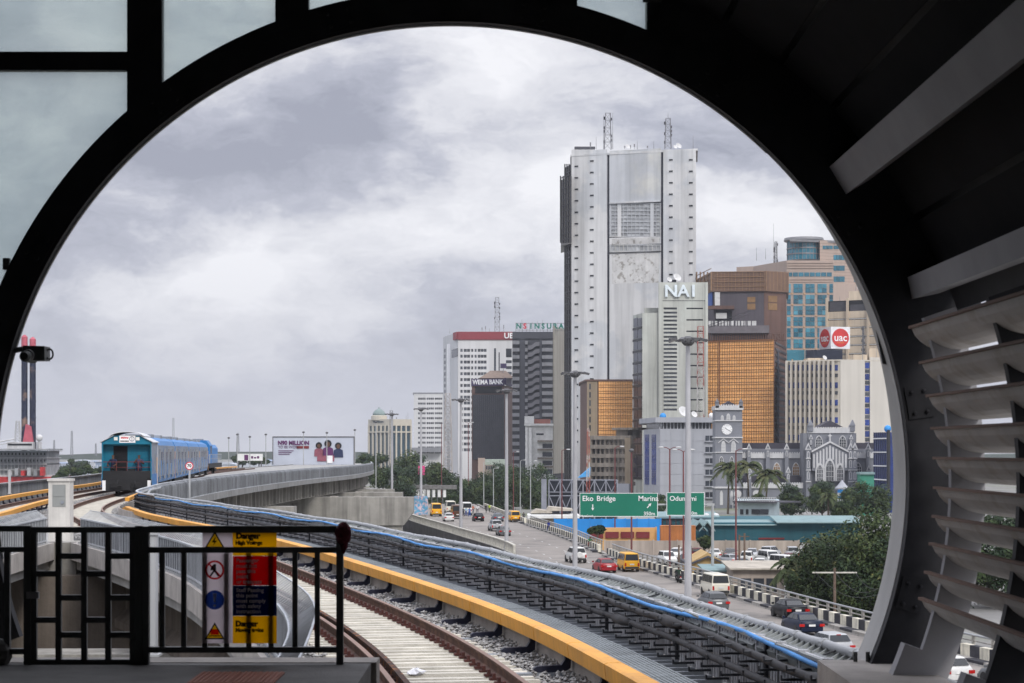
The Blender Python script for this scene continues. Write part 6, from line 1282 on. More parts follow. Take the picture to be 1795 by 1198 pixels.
# ---- small blue glass office beside the church
b = Bld('blue_glass_office', 'small dark blue glass office at the right of the church', [(1532, 492), (1555, 480), (1575, 480)], 758, m_bwin, 14)
for y in (768, 792, 816, 840): b.box('white_band', m_strip, 1532, 1555, y, y + 2, 0, .3, 0)
b.bulk('mullion', m_frame_dk, [(1532 + k * 3.8, 1532.5 + k * 3.8, 758, 850) for k in range(7)], 0, .15, 0); b.box('dark_fin', m_frame_dk, 1555, 1560, 754, 860, 0, .4, 1); MB().sphere((0, 0, 0), .9, nu=10, nv=6).build('water_tank', mat('tank_blue'), b.th, P(1556, 752, 484) - b.O, True)

b = Bld('low_annex', 'small peach and pale green block behind the roadside trees', [(838, 700), (886, 700)], 806, mat('annex_green', (.36, .42, .36), .8, var=.12, streak=.2), 10)
b.box('peach_wall', m_peach, 838, 850, 803, 840, 0, .5); b.box('lower_wall', m_old, 850, 868, 815, 840, 0, .6)
for k in range(4): b.box('window', m_win, 852 + k * 4, 854.6 + k * 4, 817, 823, .6, .7)
# ================================================================== the church
m_ch = mat('church_grey', (.195, .203, .228), .85, var=.08, scale=.2, streak=.12); m_chw = mat('church_white', (.54, .54, .54), .8, var=.06, scale=.3, streak=.12); m_slate = mat('church_slate', (.045, .042, .055), .8, var=.12, scale=.3)
ZC = 520.0
ch = thing('church', 'grey church with white gothic trim, clock tower and gabled front', 'church', P(1275, 890, ZC)); CO_ = Vector(ch.location); CO_.z = GROUND; ch.location = CO_
def cbox(nm, m, x0, x1, y0, y1, d0=0.0, d1=10.0):
    a = X(x0, ZC), X(x1, ZC); return MB().box(a[0], a[1], ZC - d0, ZC + d1, H(y1, ZC), H(y0, ZC)).build(nm, m, ch, -CO_)
def cpoly(nm, m, pts, d0, d1): return MB().prism([(X(x, ZC), H(y, ZC)) for x, y in pts], ZC - d0, ZC - d1).build(nm, m, ch, -CO_)
def pointed(cx, w, y0, y1, n=5):
    h = (y1 - y0); ya = y0 + min(w * .95, h * .5); L_ = [(cx - w / 2, y1), (cx - w / 2, ya)]
    for k in range(1, n): a = k / n; L_.append((cx - w / 2 * (1 - a ** 1.4) if a < 1 else cx, ya - (ya - y0) * math.sin(a * math.pi / 2)))
    L_.append((cx, y0)); return L_ + [(2 * cx - x, y) for x, y in L_[-2::-1]]
def lancet(cx, w, y0, y1, d, glass=None, bars=2):
    f = cpoly('window_frame', m_chw, pointed(cx, w, y0, y1), d, d + .18); g = glass or m_win
    o = MB().prism([(X(x, ZC), H(y, ZC)) for x, y in pointed(cx, w - 2.0, y0 + 1.6, y1 - .6)], ZC - d - .18, ZC - d - .22).build('pane', g, f)
    bb = MB(); wq = (w - 2) / bars
    for k in range(1, bars): x_ = X(cx - (w - 2) / 2 + k * wq, ZC); bb.box(x_ - .05, x_ + .05, ZC - d - .3, ZC - d - .22, H(y1, ZC), H(y0 + 3, ZC))
    for k in range(1, 4): z_ = H(y0 + (y1 - y0) * k / 4 + 1.5, ZC); bb.box(X(cx - w / 2 + 1, ZC), X(cx + w / 2 - 1, ZC), ZC - d - .3, ZC - d - .22, z_ - .05, z_ + .05)
    bb.build('glazing_bar', m_chw, f)
def crenel(x0, x1, y, d, h=2.6, step=4.2):
    x = x0
    while x < x1 - .5: cpoly('merlon', m_chw, [(x, y), (x + step * .25, y - h), (x + step * .6, y - h), (x + step * .85, y)], d, d - .4); x += step
def pinnacle(cx, y0, y1, w, d):
    cbox('buttress', m_ch, cx - w / 2, cx + w / 2, y0 + w * 1.5, y1, d, -d + 1.0); cpoly('pinnacle', m_chw, [(cx - w * .75, y0 + w * 1.7), (cx, y0), (cx + w * .75, y0 + w * 1.7)], d + .12, d - .3); cpoly('pinnacle_face', m_ch, [(cx - w * .42, y0 + w * 1.45), (cx, y0 + w * .6), (cx + w * .42, y0 + w * 1.45)], d + .16, d + .12)
    cpoly('blind_arch', m_chw, pointed(cx, w * .62, y0 + w * 2.0, y0 + w * 3.6), d, d + .08); cpoly('blind_panel', m_ch, pointed(cx, w * .34, y0 + w * 2.25, y0 + w * 3.45), d + .08, d + .1)
# clock tower
cbox('tower', m_ch, 1252, 1298.5, 714, 895, 3.5, 4.5)
for y0, y1, g in ((712.5, 719.5, .5), (737, 739, .35), (766.5, 768.5, .35), (792.5, 794, .3), (853, 856, .35)): cbox('string_course', m_chw, 1252 - g * 3, 1298.5 + g * 3, y0, y1, 3.5 + g, 4.5 + g)
crenel(1256, 1294, 712.5, 3.9); cpoly('tower_roof', m_slate, [(1264, 711), (1276, 704), (1290, 711)], 2, -3)
for cx in (1254.5, 1296): cbox('turret', m_ch, cx - 3, cx + 3, 706, 716, 4.0, -3.0); cpoly('turret_cap', m_ch, [(cx - 3.4, 706.5), (cx, 699.5), (cx + 3.4, 706.5)], 4.2, 3.2)
for cx, w, y0 in ((1263.5, 5.5, 728.5), (1274, 7, 725.5), (1284, 5.5, 728.5)): lancet(cx, w, y0, 737, 3.5, m_chw)
cl_ = MB().lathe([(.01, 0), (1.36, 0), (1.36, .12), (.01, .12)], n=32).build('clock_face', mat('clock_white', (.78, .78, .78), .5, obj=0), ch, P(1274.3, 753, ZC - 3.52) - CO_, rot=(R(90), 0, 0))
c_ = P(1274.3, 753, ZC - 3.68) - CO_
for k in range(12): a = R(30 * k); blk('hour_mark', m_bk, ch, c_ + Vector((math.sin(a) * 1.14, 0, math.cos(a) * 1.14)), (.07, .04, .24), (0, a, 0))
for a, L_ in ((R(-52), .75), (R(118), 1.05)): blk('clock_hand', m_bk, ch, c_ + Vector((math.sin(a) * L_ / 2 * .9, -.03, math.cos(a) * L_ / 2 * .9)), (.1, .05, L_), (0, a, 0))
for cx in (1265.5, 1283): cpoly('hood_gable', m_chw, [(cx - 9, 776), (cx, 768.5), (cx + 9, 776), (cx + 9, 777.5), (cx, 770.5), (cx - 9, 777.5)], 3.5, 3.75); lancet(cx, 8, 773, 793, 3.5, m_chw)
for cx in (1262, 1280): lancet(cx, 7, 800, 822, 3.5); cpoly('blind_arch', m_chw, pointed(cx, 5, 860, 885), 3.5, 3.6)
# nave
cbox('nave', m_ch, 1298.5, 1560, 800, 895, 0, 14); cpoly('nave_roof', m_slate, [(1298, 789), (1298, 776.5), (1562, 776.5), (1562, 789)], -3, -12); cbox('nave_upper', m_ch, 1298.5, 1560, 787, 800, -1.5, 14)
cbox('parapet', m_chw, 1282, 1402, 795.5, 803.5, .4, 0); crenel(1282, 1402, 795.5, .4); cbox('parapet', m_chw, 1494, 1560, 795.5, 803.5, .4, 0); crenel(1494, 1560, 795.5, .4)
for cx in (1295, 1331, 1361.5, 1395, 1504): lancet(cx, 13, 811, 833.5, 0, m_ylw if cx in (1361.5, 1395, 1295) else None, 3)
cbox('aisle', m_ch, 1298.5, 1402, 846, 895, 5.5, 0); cpoly('aisle_roof', m_slate, [(1298, 846), (1298, 834.5), (1402, 834.5), (1402, 846)], 3, .1); cbox('aisle_parapet', m_chw, 1298, 1402, 848, 855.5, 5.9, -5.4); crenel(1298, 1402, 848, 5.9); cbox('aisle', m_ch, 1494, 1560, 846, 895, 5.5, 0)
for cx in (1312, 1345, 1378): 
    pinnacle(cx, 777, 847, 6.5, 1.2)
pinnacle(1376, 818, 890, 6, 6.2); pinnacle(1309, 818, 890, 6, 6.2); pinnacle(1520.5, 777, 847, 6.5, 1.2); pinnacle(1519, 816, 850, 6, 3.2)
for cx in (1293, 1326): MB().lathe([(.62, 0), (.98, 0), (.98, .25), (.62, .25)], n=20).build('round_window', m_chw, ch, P(cx, 866, ZC - 5.5) - CO_, rot=(R(90), 0, 0))
for cx in (1286, 1332, 1360): lancet(cx, 12, 872, 894, 5.5, None, 3)
# gabled front
cbox('front', m_ch, 1402, 1494, 760, 895, 6, 0); cbox('front_cornice', m_chw, 1412, 1490, 752, 760, 6.5, -2); crenel(1414, 1488, 752, 6.5); cbox('front_upper', m_ch, 1410, 1492, 760, 800, 6.2, -2); cpoly('front_roof', m_slate, [(1430, 749), (1451, 738), (1473, 749)], 4, -4)
for cx in (1414.5, 1487): cbox('turret', m_ch, cx - 4, cx + 4, 746, 757, 6.8, -4); cpoly('turret_cap', mat('turret_grey', (.25, .26, .29), .8), [(cx - 4.6, 747), (cx, 737), (cx + 4.6, 747)], 7, 5.5)
for cx in (1429, 1470): lancet(cx, 13, 764, 784, 6.2, None, 3)
cpoly('gable', m_ch, [(1416.5, 825), (1416.5, 791), (1447, 775), (1478, 791), (1478, 825)], 6, 7.2)
for s_ in (-1, 1): cpoly('gable_coping', m_chw, [(1447, 773.5), (1447 + s_ * 32, 790.5), (1447 + s_ * 32, 793.5), (1447, 776.8)], 7.2, 7.6)
cpoly('cross_finial', m_chw, [(1446, 775), (1446, 766), (1443, 764.5), (1446, 763), (1447, 760), (1448, 763), (1451, 764.5), (1448, 766), (1448, 775)], 7.2, 7.5)
for k in range(11): cx = 1419.5 + k * 5.5; yt = 781 + abs(cx - 1447) * .53; cpoly('gable_stripe', m_chw, [(cx - 1.5, 820 if abs(cx - 1447) > 8 else 806), (cx - 1.5, yt + 1.5), (cx, yt), (cx + 1.5, yt + 1.5), (cx + 1.5, 820 if abs(cx - 1447) > 8 else 806)], 7.2, 7.32)
for cx, w, y0 in ((1429.5, 11.5, 814), (1446.7, 14.5, 806), (1464.3, 11.5, 814)):
    cpoly('hood_mould', m_chw, pointed(cx, w + 4, y0 - 3, 843), 7.2, 7.3); lancet(cx, w, y0, 843, 7.3, None, 4)
for cx in (1409.5, 1482.5, 1490):
    pinnacle(cx, 776, 895, 7.5, 7.4)
    for y in (803, 823, 843): cbox('string_course', m_chw, cx - 4.2, cx + 4.2, y, y + 1.6, 7.7, -7)
    for y0 in (806, 826): cpoly('blind_arch', m_chw, pointed(cx, 4.4, y0, y0 + 14), 7.4, 7.5); cpoly('blind_panel', m_ch, pointed(cx, 2.4, y0 + 1.4, y0 + 13), 7.5, 7.52)
for cx in (1414.5, 1484): pinnacle(cx, 762, 780, 5, 7.0)
# ================================================================== trees
LEAF = {}
def leafmat(name, c, c2): return mat(name, c, .75, var=.45, scale=1.3, col2=c2, c2scale=.6, c2=(.46, .62), obj=.12, spec=.25)
lm_dark = leafmat('leaf_dark', (.017, .034, .014), (.04, .062, .021)); lm_mid = leafmat('leaf_mid', (.032, .053, .017), (.062, .082, .025)); lm_tip = leafmat('leaf_tip', (.085, .095, .03), (.13, .115, .035)); lm_far = leafmat('leaf_far', (.03, .05, .03), (.05, .075, .04)); m_bark = mat('bark', (.09, .07, .05), .9, var=.3, scale=3)
def crown_mesh(seed, rx, ry, rz, clumps, leaves, ls, m, flat=.5, hollow=.35):
    rnd = random.Random(seed); b = MB(); cs = []; tone = [rnd.choice((0, 0, 0, 0, 1, 1, 1, 2)) for _ in range(clumps)]
    while len(cs) < clumps:
        v = Vector((rnd.uniform(-1, 1), rnd.uniform(-1, 1), rnd.uniform(-.75, 1)))
        if hollow < v.length < .92: cs.append((Vector((v.x * rx, v.y * ry, v.z * rz)), rnd.uniform(.26, .44) * min(rx, rz) * 1.15))
    for i in range(leaves):
        ci = rnd.randrange(clumps); b.mi = tone[ci] if rnd.random() < .85 else rnd.choice((0, 0, 1, 2)); c, r = cs[ci]; d = Vector((rnd.gauss(0, 1), rnd.gauss(0, 1), rnd.gauss(.15, 1))).normalized(); p = c + Vector((d.x, d.y, d.z * .75)) * r * (rnd.uniform(.6, 1.08) if rnd.random() < .9 else rnd.uniform(1.0, 1.45))
        n = (d + Vector((rnd.uniform(-.8, .8), rnd.uniform(-.8, .8), rnd.uniform(-.2, .9)))).normalized(); t = n.orthogonal().normalized(); t.rotate(Matrix.Rotation(rnd.uniform(0, 6.28), 3, n)); u = n.cross(t); s = ls * rnd.uniform(.55, 1.45)
        b.add([p - t * s, p + u * s * .42, p + t * s, p - u * s * .42], [(0, 1, 2, 3)])
    return b.mesh('crown', [m, lm_mid if m is not lm_mid else lm_dark, lm_tip if ls < .22 else lm_mid]), cs
def tree(name, label, px, ytop, ybot, Z, wpx, seed, m, leaves=9000, ls=None, clumps=34, group=None, trunk_h=None, base=GROUND, dz=1.0):
    zt, zb = H(ytop, Z), H(ybot, Z); rx = wpx / 2 * Z / F; rz = (zt - zb) / 2; th = thing(name, label, 'tree', (X(px, Z), Z, base), group=group)
    me, cs = crown_mesh(seed, rx, rx * .9 * dz, rz, clumps, leaves, ls or max(.16, 2.1 * Z / F), m)
    cz = (zt + zb) / 2 - base; link('crown', me, th, (0, 0, cz)); rnd = random.Random(seed + 1); tk = MB()
    r0 = max(.18, rx * .06); fork = max(1.5, cz - rz * .8); tk.path([(0, 0, 0), (rnd.uniform(-.2, .2), 0, fork * .5), (rnd.uniform(-.3, .3), 0, fork)], [r0, r0 * .8, r0 * .7], 8); tk.build('trunk', m_bark, th)
    for k in range(7): c, r = cs[k]; MB().path([(0, 0, fork - .2), (c.x * .45, c.y * .45, fork + (c.z + cz - fork) * .55), (c.x * .9, c.y * .9, c.z + cz)], [r0 * .5, r0 * .3, r0 * .1], 6).build('limb', m_bark, th)
    return th
# the two big trees by the right of the road
tree('broadleaf_tree', 'big dark leafy tree beyond the parapet, right of the yard', 1470, 930, 1085, 182, 150, 3, lm_dark, 26000, .17, 60, 'trees by the yard', dz=1.0)
tree('broadleaf_tree', 'big leafy tree with yellowing tips against the arch at right', 1532, 898, 1100, 176, 150, 4, lm_mid, 24000, .17, 60, 'trees by the yard')
tree('broadleaf_tree', 'low dark tree in front of the parked cars, left of the big trees', 1412, 968, 1062, 190, 80, 5, lm_dark, 9000, .17, 30, 'trees by the yard')
tree('broadleaf_tree', 'tall dark tree seen through the louvres at the right edge', 1740, 905, 1060, 190, 190, 31, lm_dark, 9000, .25, 36, 'trees by the yard')
for k, (px, yt, yb, Z, w_, lb, m_) in enumerate((
    (1386, 851, 905, 440, 46, 'round green tree before the church, left of the front gable', lm_far), (1442, 845, 905, 430, 54, 'broad tree at the foot of the church gable', lm_far), (1520, 841, 912, 420, 84, 'wide dark tree before the blue glass office', lm_dark),
    (1480, 868, 915, 400, 40, 'small bright bush beside the striped tower', lm_mid), (780, 822, 895, 520, 76, 'feathery green tree at the far end of the road', lm_mid), (840, 826, 900, 530, 84, 'second roadside tree behind the far traffic', lm_dark), (905, 822, 902, 530, 80, 'dark tree beside the steel truss wall', lm_dark),
    (872, 812, 880, 560, 72, 'tall dark tree before the brown bank building', lm_far), (945, 815, 880, 560, 60, 'tall dark tree below the beige end wall', lm_far), (672, 800, 860, 620, 56, 'dark blue-green tree below the domed office', lm_far), (720, 796, 860, 640, 66, 'dark tree below the low white office', lm_far), (765, 812, 870, 600, 50, 'dark tree between the white office and the road', lm_far),
    (812, 836, 905, 500, 90, 'dense low tree right behind the far crowd', lm_dark), (875, 838, 905, 505, 90, 'dense low tree behind the far yellow van bus', lm_dark), (935, 842, 905, 510, 60, 'dense tree at the left end of the truss wall', lm_dark), (700, 815, 880, 480, 110, 'dense dark tree mass below the farthest lamp mast', lm_far), (1150, 860, 905, 420, 30, 'small tree behind the green road signs', lm_far), (1236, 938, 962, 262, 22, 'scrubby bush beside the orange container', lm_mid), (1045, 922, 936, 256, 30, 'low weeds bush by the parapet gap', lm_mid), (1330, 868, 890, 450, 24, 'small pale shrub below the palms', lm_mid))):
    tree('broadleaf_tree', lb, px, yt, yb, Z, w_, 40 + k, m_, 5200, max(.3, 2.2 * Z / F) if Z > 300 else .22, 26, 'city trees', dz=.7)
# palms
m_frond = leafmat('palm_frond', (.055, .075, .03), (.10, .105, .045))
def palm(label, px, ytop, ybase, Z, w_, seed, lean=0.0):
    rnd = random.Random(seed); th = thing('palm_tree', label, 'palm', (X(px, Z), Z, GROUND), group='palms before the church'); hz = H(ytop + (w_ * .45), Z) - GROUND; r = w_ / 2 * Z / F
    MB().path([(0, 0, 0), (lean * .4, 0, hz * .5), (lean, 0, hz)], [.28, .2, .16], 7).build('trunk', m_bark, th)
    for k in range(30):
        a = rnd.uniform(0, 6.28); el = rnd.uniform(-.35, 1.3); L_ = r * rnd.uniform(.95, 1.25); b = MB(); pts = []
        for q in range(7): t = q / 6; pts.append(Vector((math.cos(a) * L_ * t * math.cos(el * (1 - t * .3)), math.sin(a) * L_ * t * math.cos(el), L_ * (math.sin(el) * t - .75 * t * t))))
        for q in range(6):
            p, p2 = pts[q], pts[q + 1]; d = (p2 - p).normalized(); sd_ = d.cross(Vector((0, 0, 1))).normalized() if abs(d.z) < .99 else Vector((1, 0, 0))
            for j in range(5):
                o = p.lerp(p2, j / 5)
                for s_ in (-1, 1): tip = o + sd_ * s_ * r * .26 * (1 - q / 9) + d * r * .12 - Vector((0, 0, r * .1)); b.add([o, o + d * r * .09, tip], [(0, 1, 2)])
        b.path(pts, .05, 4); b.build('frond', m_frond, th, (lean, 0, hz))
palm('coconut palm nearest the church clock tower', 1276, 794, 880, 470, 60, 1, .3); palm('middle coconut palm of the three before the nave', 1313, 792, 880, 465, 58, 2, -.4); palm('coconut palm right of the other two, before the nave', 1342, 806, 885, 460, 60, 3, .5); palm('shorter palm among the trees below the church gable', 1452, 853, 905, 415, 40, 4); palm('palm leaning out of the big dark tree by the yard', 1398, 960, 1050, 184, 70, 6, -.6)
# ================================================================== lamp masts and posts
m_pole = mat('mast_pole_grey', (.40, .40, .415), .55, var=.12, scale=.5, streak=.25, sscale=3); m_head = mat('mast_head', (.10, .10, .105), .6)
def high_mast(label, px, ytop, Z, narm=8):
    zb = RZ / KR; h = H(ytop, Z) - zb; th = thing('lamp_mast', label, 'lamp', (X(px, Z) * KR, Z * KR, RZ), group='tall lamp masts along the road'); th.scale = (KR, KR, KR); MB().tube((0, 0, 0), (0, 0, h), .2, .12, n=12).build('pole', m_pole, th); MB().box(-.3, .3, -.3, .3, 0, .1).build('base_plate', m_pole, th)
    MB().lathe([(.2, -.25), (.34, -.1), (.34, .12), (.15, .25)], n=12).build('head_ring', m_head, th, (0, 0, h))
    for k in range(narm):
        a = 2 * math.pi * k / narm + .2 + .5 * (Z % 1); d = Vector((math.cos(a), math.sin(a), 0)); MB().tube(d * .3 + Vector((0, 0, h)), d * .8 + Vector((0, 0, h + .05)), .035).build('arm', m_head, th)
        f = MB().box(-.08, .32, -.13, .13, -.07, .07).build('floodlight', m_head, th, d * .75 + Vector((0, 0, h + .08)), rot=(0, R(18) * (1 if k % 2 else .3), a)); MB().box(-.02, .28, -.11, .11, -.082, -.07).build('lens', m_lamp, f)
for lb, px, yt, Z in (('nearest lamp mast, crossing the second green road sign', 1206, 598, 105.3), ('lamp mast at the left end of the large green sign', 1008, 656, 145.6), ('lamp mast in line with the brown bank building', 888, 686, 189.4), ('lamp mast in front of the round stair tower', 808, 702, 225.3), ('lamp mast in front of the low white office', 738, 718, 277.7), ('farthest lamp mast, beside the domed office', 687, 727, 311.4)): high_mast(lb, px, yt, Z)
m_maroon = mat('maroon_post', (.16, .05, .05), .6, streak=.2); m_gpost = mat('thin_post_grey', (.36, .37, .37), .6)
def lamp_post(label, px, ytop, Z, m, arms=2, base=GROUND, group='slender street lamp posts'):
    h = H(ytop, Z) - base; th = thing('street_lamp', label, 'lamp', (X(px, Z), Z, base), group=group); MB().tube((0, 0, 0), (0, 0, h), .13, .08, n=8).build('post', m, th)
    for s_ in ((-1, 1) if arms == 2 else ((1,) if arms == 1 else ())):
        MB().path([(0, 0, h - .1), (s_ * .4, 0, h + .15), (s_ * .9, 0, h + .2)], .045, 5).build('arm', m, th); MB().sphere((s_ * 1.05, 0, h + .17), .38, .16, .09, 10, 5).build('lamp_head', m_dish, th, smooth=True)
    if arms == 0: MB().sphere((0, 0, h), .3, .3, .22, 10, 6).build('lamp_head', m_head, th, smooth=True)
for k, (px, yt, Z, m_, ar, lb) in enumerate(((1107, 790, 230, m_maroon, 0, 'maroon lamp post behind the large green sign'), (1174, 787, 235, m_maroon, 2, 'maroon twin lamp post between the two green signs'), (1198, 791, 240, m_maroon, 2, 'maroon lamp post just left of the nearest lamp mast'), (1290, 790, 236, m_maroon, 1, 'maroon lamp post by the church palms'),
    (821, 742, 500, m_maroon, 2, 'maroon twin lamp post before the pale bank tower'), (774, 742, 500, m_maroon, 0, 'maroon post in front of the far yellow van'), (900, 793, 490, m_maroon, 1, 'maroon post right of the third lamp mast'), (912, 808, 480, m_gpost, 1, 'pale curved street lamp before the truss wall'), (930, 810, 400, m_gpost, 1, 'pale street lamp nearer the truss wall'),
    (848, 810, 490, m_gpost, 1, 'pale street lamp above the far crowd'), (865, 822, 495, m_gpost, 1, 'short pale street lamp above the black car'), (985, 790, 330, m_maroon, 1, 'maroon post before the steel truss wall'), (1078, 785, 300, m_maroon, 1, 'maroon post before the concrete shell'),
    (416, 762, 430, m_gpost, 0, 'distant lamp post left of the small billboard'), (438, 766, 430, m_gpost, 0, 'distant lamp post at the small billboard'), (466, 762, 430, m_gpost, 0, 'distant lamp post left of the large billboard'), (532, 758, 416, m_gpost, 0, 'distant lamp post before the billboard lettering'), (573, 759, 416, m_gpost, 0, 'distant lamp post before the billboard picture'), (622, 754, 430, m_gpost, 0, 'distant lamp post at the right edge of the billboard'), (659, 740, 400, m_gpost, 0, 'lamp post at the end of the viaduct'), (401, 768, 440, m_gpost, 0, 'distant lamp post beside the locomotive'))): lamp_post(lb, px, yt, Z, m_, ar)
def latmast(label, px, y0, y1, w_, Z, m, n=14): th = thing('lattice_mast', label, 'mast', P(px, y1, Z), group='distant lattice masts'); mb = MB(); h = H(y0, Z) - H(y1, Z); lattice(mb, (0, 0, 0), w_ * Z / F, h, n, max(.06, .28 * Z / F if w_ < 10 else .9 * Z / F), .55); mb.build('lattice', m, th); MB().tube((0, 0, h), (0, 0, h * 1.06), .1 * Z / F, n=4).build('spike', m, th)
latmast('wide pale lattice mast before the pale bank tower', 785, 690, 850, 16, 700, mat('mast_pale', (.42, .39, .37), .6, var=.3, scale=.2)); latmast('lattice mast beside the farthest lamp mast', 686, 720, 850, 8, 500, m_mast); latmast('red and white mast before the concrete shell', 1031, 752, 880, 6, 400, m_mastr); latmast('pale twin mast behind the train', 304, 733, 800, 4, 900, m_post); latmast('thin grey mast on the hazy shore left of the train', 126, 756, 800, 4, 1800, m_mast); latmast('thin mast on the far shore just left of the train', 168, 778, 800, 3, 2200, m_mast); latmast('thin mast on the far shore beside the ship', 95, 772, 800, 3, 2200, m_mast); latmast('far lattice mast right of the locomotive', 417, 760, 800, 5, 1300, m_mast)
# ================================================================== road signs
m_sgn = mat('road_sign_green', (.006, .16, .10), .5, var=.08, scale=.5, obj=0)
def road_sign(label, x0, x1, y0, y1, Z, texts, post_px=None):
    th = thing('road_sign', label, 'sign', P((x0 + x1) / 2, y1, Z), group='green road signs'); O = Vector(th.location); a, b_ = P(x0, y1, Z), P(x1, y0, Z)
    MB().box(a.x, b_.x, Z, Z + .08, a.z, b_.z).build('panel', m_sgn, th, -O); e = .05
    MB().box(a.x, b_.x, Z - .012, Z, b_.z - e, b_.z).box(a.x, b_.x, Z - .012, Z, a.z, a.z + e).box(a.x, a.x + e, Z - .012, Z, a.z + e, b_.z - e).box(b_.x - e, b_.x, Z - .012, Z, a.z + e, b_.z - e).build('border', m_wh, th, -O)
    for s_, px, py, h_ in texts: text('lettering', s_, m_wh, th, P(px, py, Z - .02) - O, h_ * Z / F, extrude=.004, bold=.006, align='LEFT')
    return th, O
ZS = 200.0
t1, O1 = road_sign('large green road sign lettered Eko Bridge and Marina', 1016, 1153, 864.5, 906, ZS, (('Eko', 1020.5, 874.5, 13), ('Bridge', 1045.5, 874.5, 13), ('Marina', 1118.5, 874.5, 13), ('350m', 1128, 901, 9), ('MaraCrush', 1017.5, 905, 5)))
def arrow(th, O, px, py, ang, L_):
    c = P(px, py, ZS - .02) - O; k = ZS / F; q = [(-.8, -L_ / 2), (.8, -L_ / 2), (.8, L_ * .12), (2.8, L_ * .0), (0, L_ / 2), (-2.8, L_ * .0), (-.8, L_ * .12)]; ca, sa = math.cos(ang), math.sin(ang); MB().prism([((x * ca - y * sa) * k, (x * sa + y * ca) * k) for x, y in q], 0, .01).build('arrow', m_wh, th, c)
arrow(t1, O1, 1039, 890, math.pi, 11); arrow(t1, O1, 1138, 886.5, -R(40), 11)
t2_, O2 = road_sign('smaller green road sign lettered Odunlami behind the lamp mast', 1168.5, 1235, 863.5, 904, ZS, (('Odunlami', 1173.5, 874.5, 12), ('0m', 1212, 900, 8)))
arrow(t2_, O2, 1206, 889, 0, 9)
ga = thing('sign_gantry', 'pale sign gantry pole with a crossbar to the green signs', 'gantry', P(1249, 990, ZS + .4)); O = Vector(ga.location); gz = GROUND; MB().tube((0, 0, gz - O.z), (0, 0, H(884, ZS) - O.z), .16, .14, n=10).build('pole', m_gpost, ga); a = P(1030, 885, ZS + .35) - O; MB().tube((a.x, 0, a.z), (.15, 0, a.z), .1, n=8).build('crossbar', m_gpost, ga); MB().box(-.55, .2, -.1, .1, a.z - .1, a.z + .12).build('bracket', m_gpost, ga)
# ================================================================== yard, market, walls
m_yw = mat('yard_wall_beige', (.40, .34, .29), .9, var=.15, scale=.3, streak=.35, sscale=1); m_market = mat('market_teal_wall', (.012, .085, .11), .7, var=.15, scale=.1, streak=.2); m_mroof = mat('market_roof', (.19, .28, .285), .65, var=.1, scale=.15, streak=.2); m_bluep = mat('hoarding_blue', (.015, .22, .58), .6, var=.12, scale=.4, obj=.12); m_yellw = mat('yellow_wall', (.62, .36, .14), .8, var=.12); m_orng = mat('container_orange', (.46, .17, .05), .6, var=.2, scale=.6, streak=.3, sscale=3); m_maro = mat('maroon_panel', (.15, .02, .022), .7)
def wall_run(name, label, cat, x0, x1, y0, y1, Z, m, seg, base=None, nm='panel', gap=.06, t=.25):
    a, b_ = X(x0, Z), X(x1, Z); zb = base if base is not None else H(y1, Z); zt = H(y0, Z); th = thing(name, label, cat, (a, Z, zb)); n = max(1, int((b_ - a) / seg)); w_ = (b_ - a) / n
    for k in range(n): blk(nm, m, th, (w_ * (k + .5), 0, (zt - zb) / 2), (w_ - gap, t, zt - zb))
    for k in range(n + 1): blk('pier', m, th, (w_ * k, -.02, (zt - zb) / 2 + .05), (.22, t + .12, zt - zb + .1))
    return th
wall_run('yard_wall', 'beige concrete wall round the car yard', 'wall', 1060, 1400, 948, 975, 286, m_yw, 3.2, GROUND); wall_run('hoarding', 'bright blue sheet hoarding behind the large green sign', 'fence', 972, 1158, 910, 936, 318, m_bluep, 1.75, GROUND); th_ = wall_run('yard_wall', 'yellow-orange wall with maroon panels below the blue hoarding', 'wall', 1036, 1150, 925, 944, 300, m_yellw, 6, GROUND)
for k in range(4): a = X(1046 + k * 27, 299.6); blk('maroon_panel', m_maro, th_, (a - th_.location.x, -.3, H(938, 300) - GROUND), (2.0, .2, .95))
ct_ = thing('shipping_container', 'orange shipping container beside the teal market', 'container', (X(1189, 298), 298, GROUND)); w_ = (1219 - 1158) * 298 / F; h_ = H(922, 298) - GROUND
MB().box(-w_ / 2, w_ / 2, 0, 2.4, 0, h_).build('body', m_orng, ct_); stuff(MB().build('x', m_orng)) if False else None
rb_ = MB(); 
for k in range(18): x_ = -w_ / 2 + w_ * (k + .5) / 18; rb_.box(x_ - .06, x_ + .06, -.05, 0, .1, h_ - .1)
stuff(rb_.build('corrugation', m_orng, ct_)); MB().box(-w_ / 2 - .03, w_ / 2 + .03, -.08, .0, h_ - .1, h_ + .02).build('top_rail', m_orng, ct_)
mk = thing('market_hall', 'long teal market hall with pale green sheet roof', 'hall', (X(1250, 325), 325, GROUND)); O = Vector(mk.location)
def mbx(nm, m, x0, x1, y0, y1, Z0, Z1): a = X(x0, Z0), X(x1, Z0); return MB().box(a[0], a[1], Z0, Z1, H(y1, Z0), H(y0, Z0)).build(nm, m, mk, -O)
mbx('wall', m_market, 1250, 1510, 917, 962, 325, 360); 
def roofsheet(x0, x1, ye, yr, Z0, dz, nm='roof'): a, b_ = P(x0, ye, Z0 - .8), P(x1, ye, Z0 - .8); zr = H(yr, Z0 + dz); MB().hexa([(a.x, a.y, a.z - .15), (b_.x, a.y, a.z - .15), (b_.x, Z0 + dz, zr - .15), (a.x, Z0 + dz, zr - .15), (a.x, a.y, a.z), (b_.x, a.y, a.z), (b_.x, Z0 + dz, zr), (a.x, Z0 + dz, zr)]).build(nm, m_mroof, mk, -O)
roofsheet(1244, 1362, 920, 911, 325, 8); roofsheet(1362, 1515, 916, 904, 324, 9); roofsheet(1150, 1262, 906, 897, 338, 8)
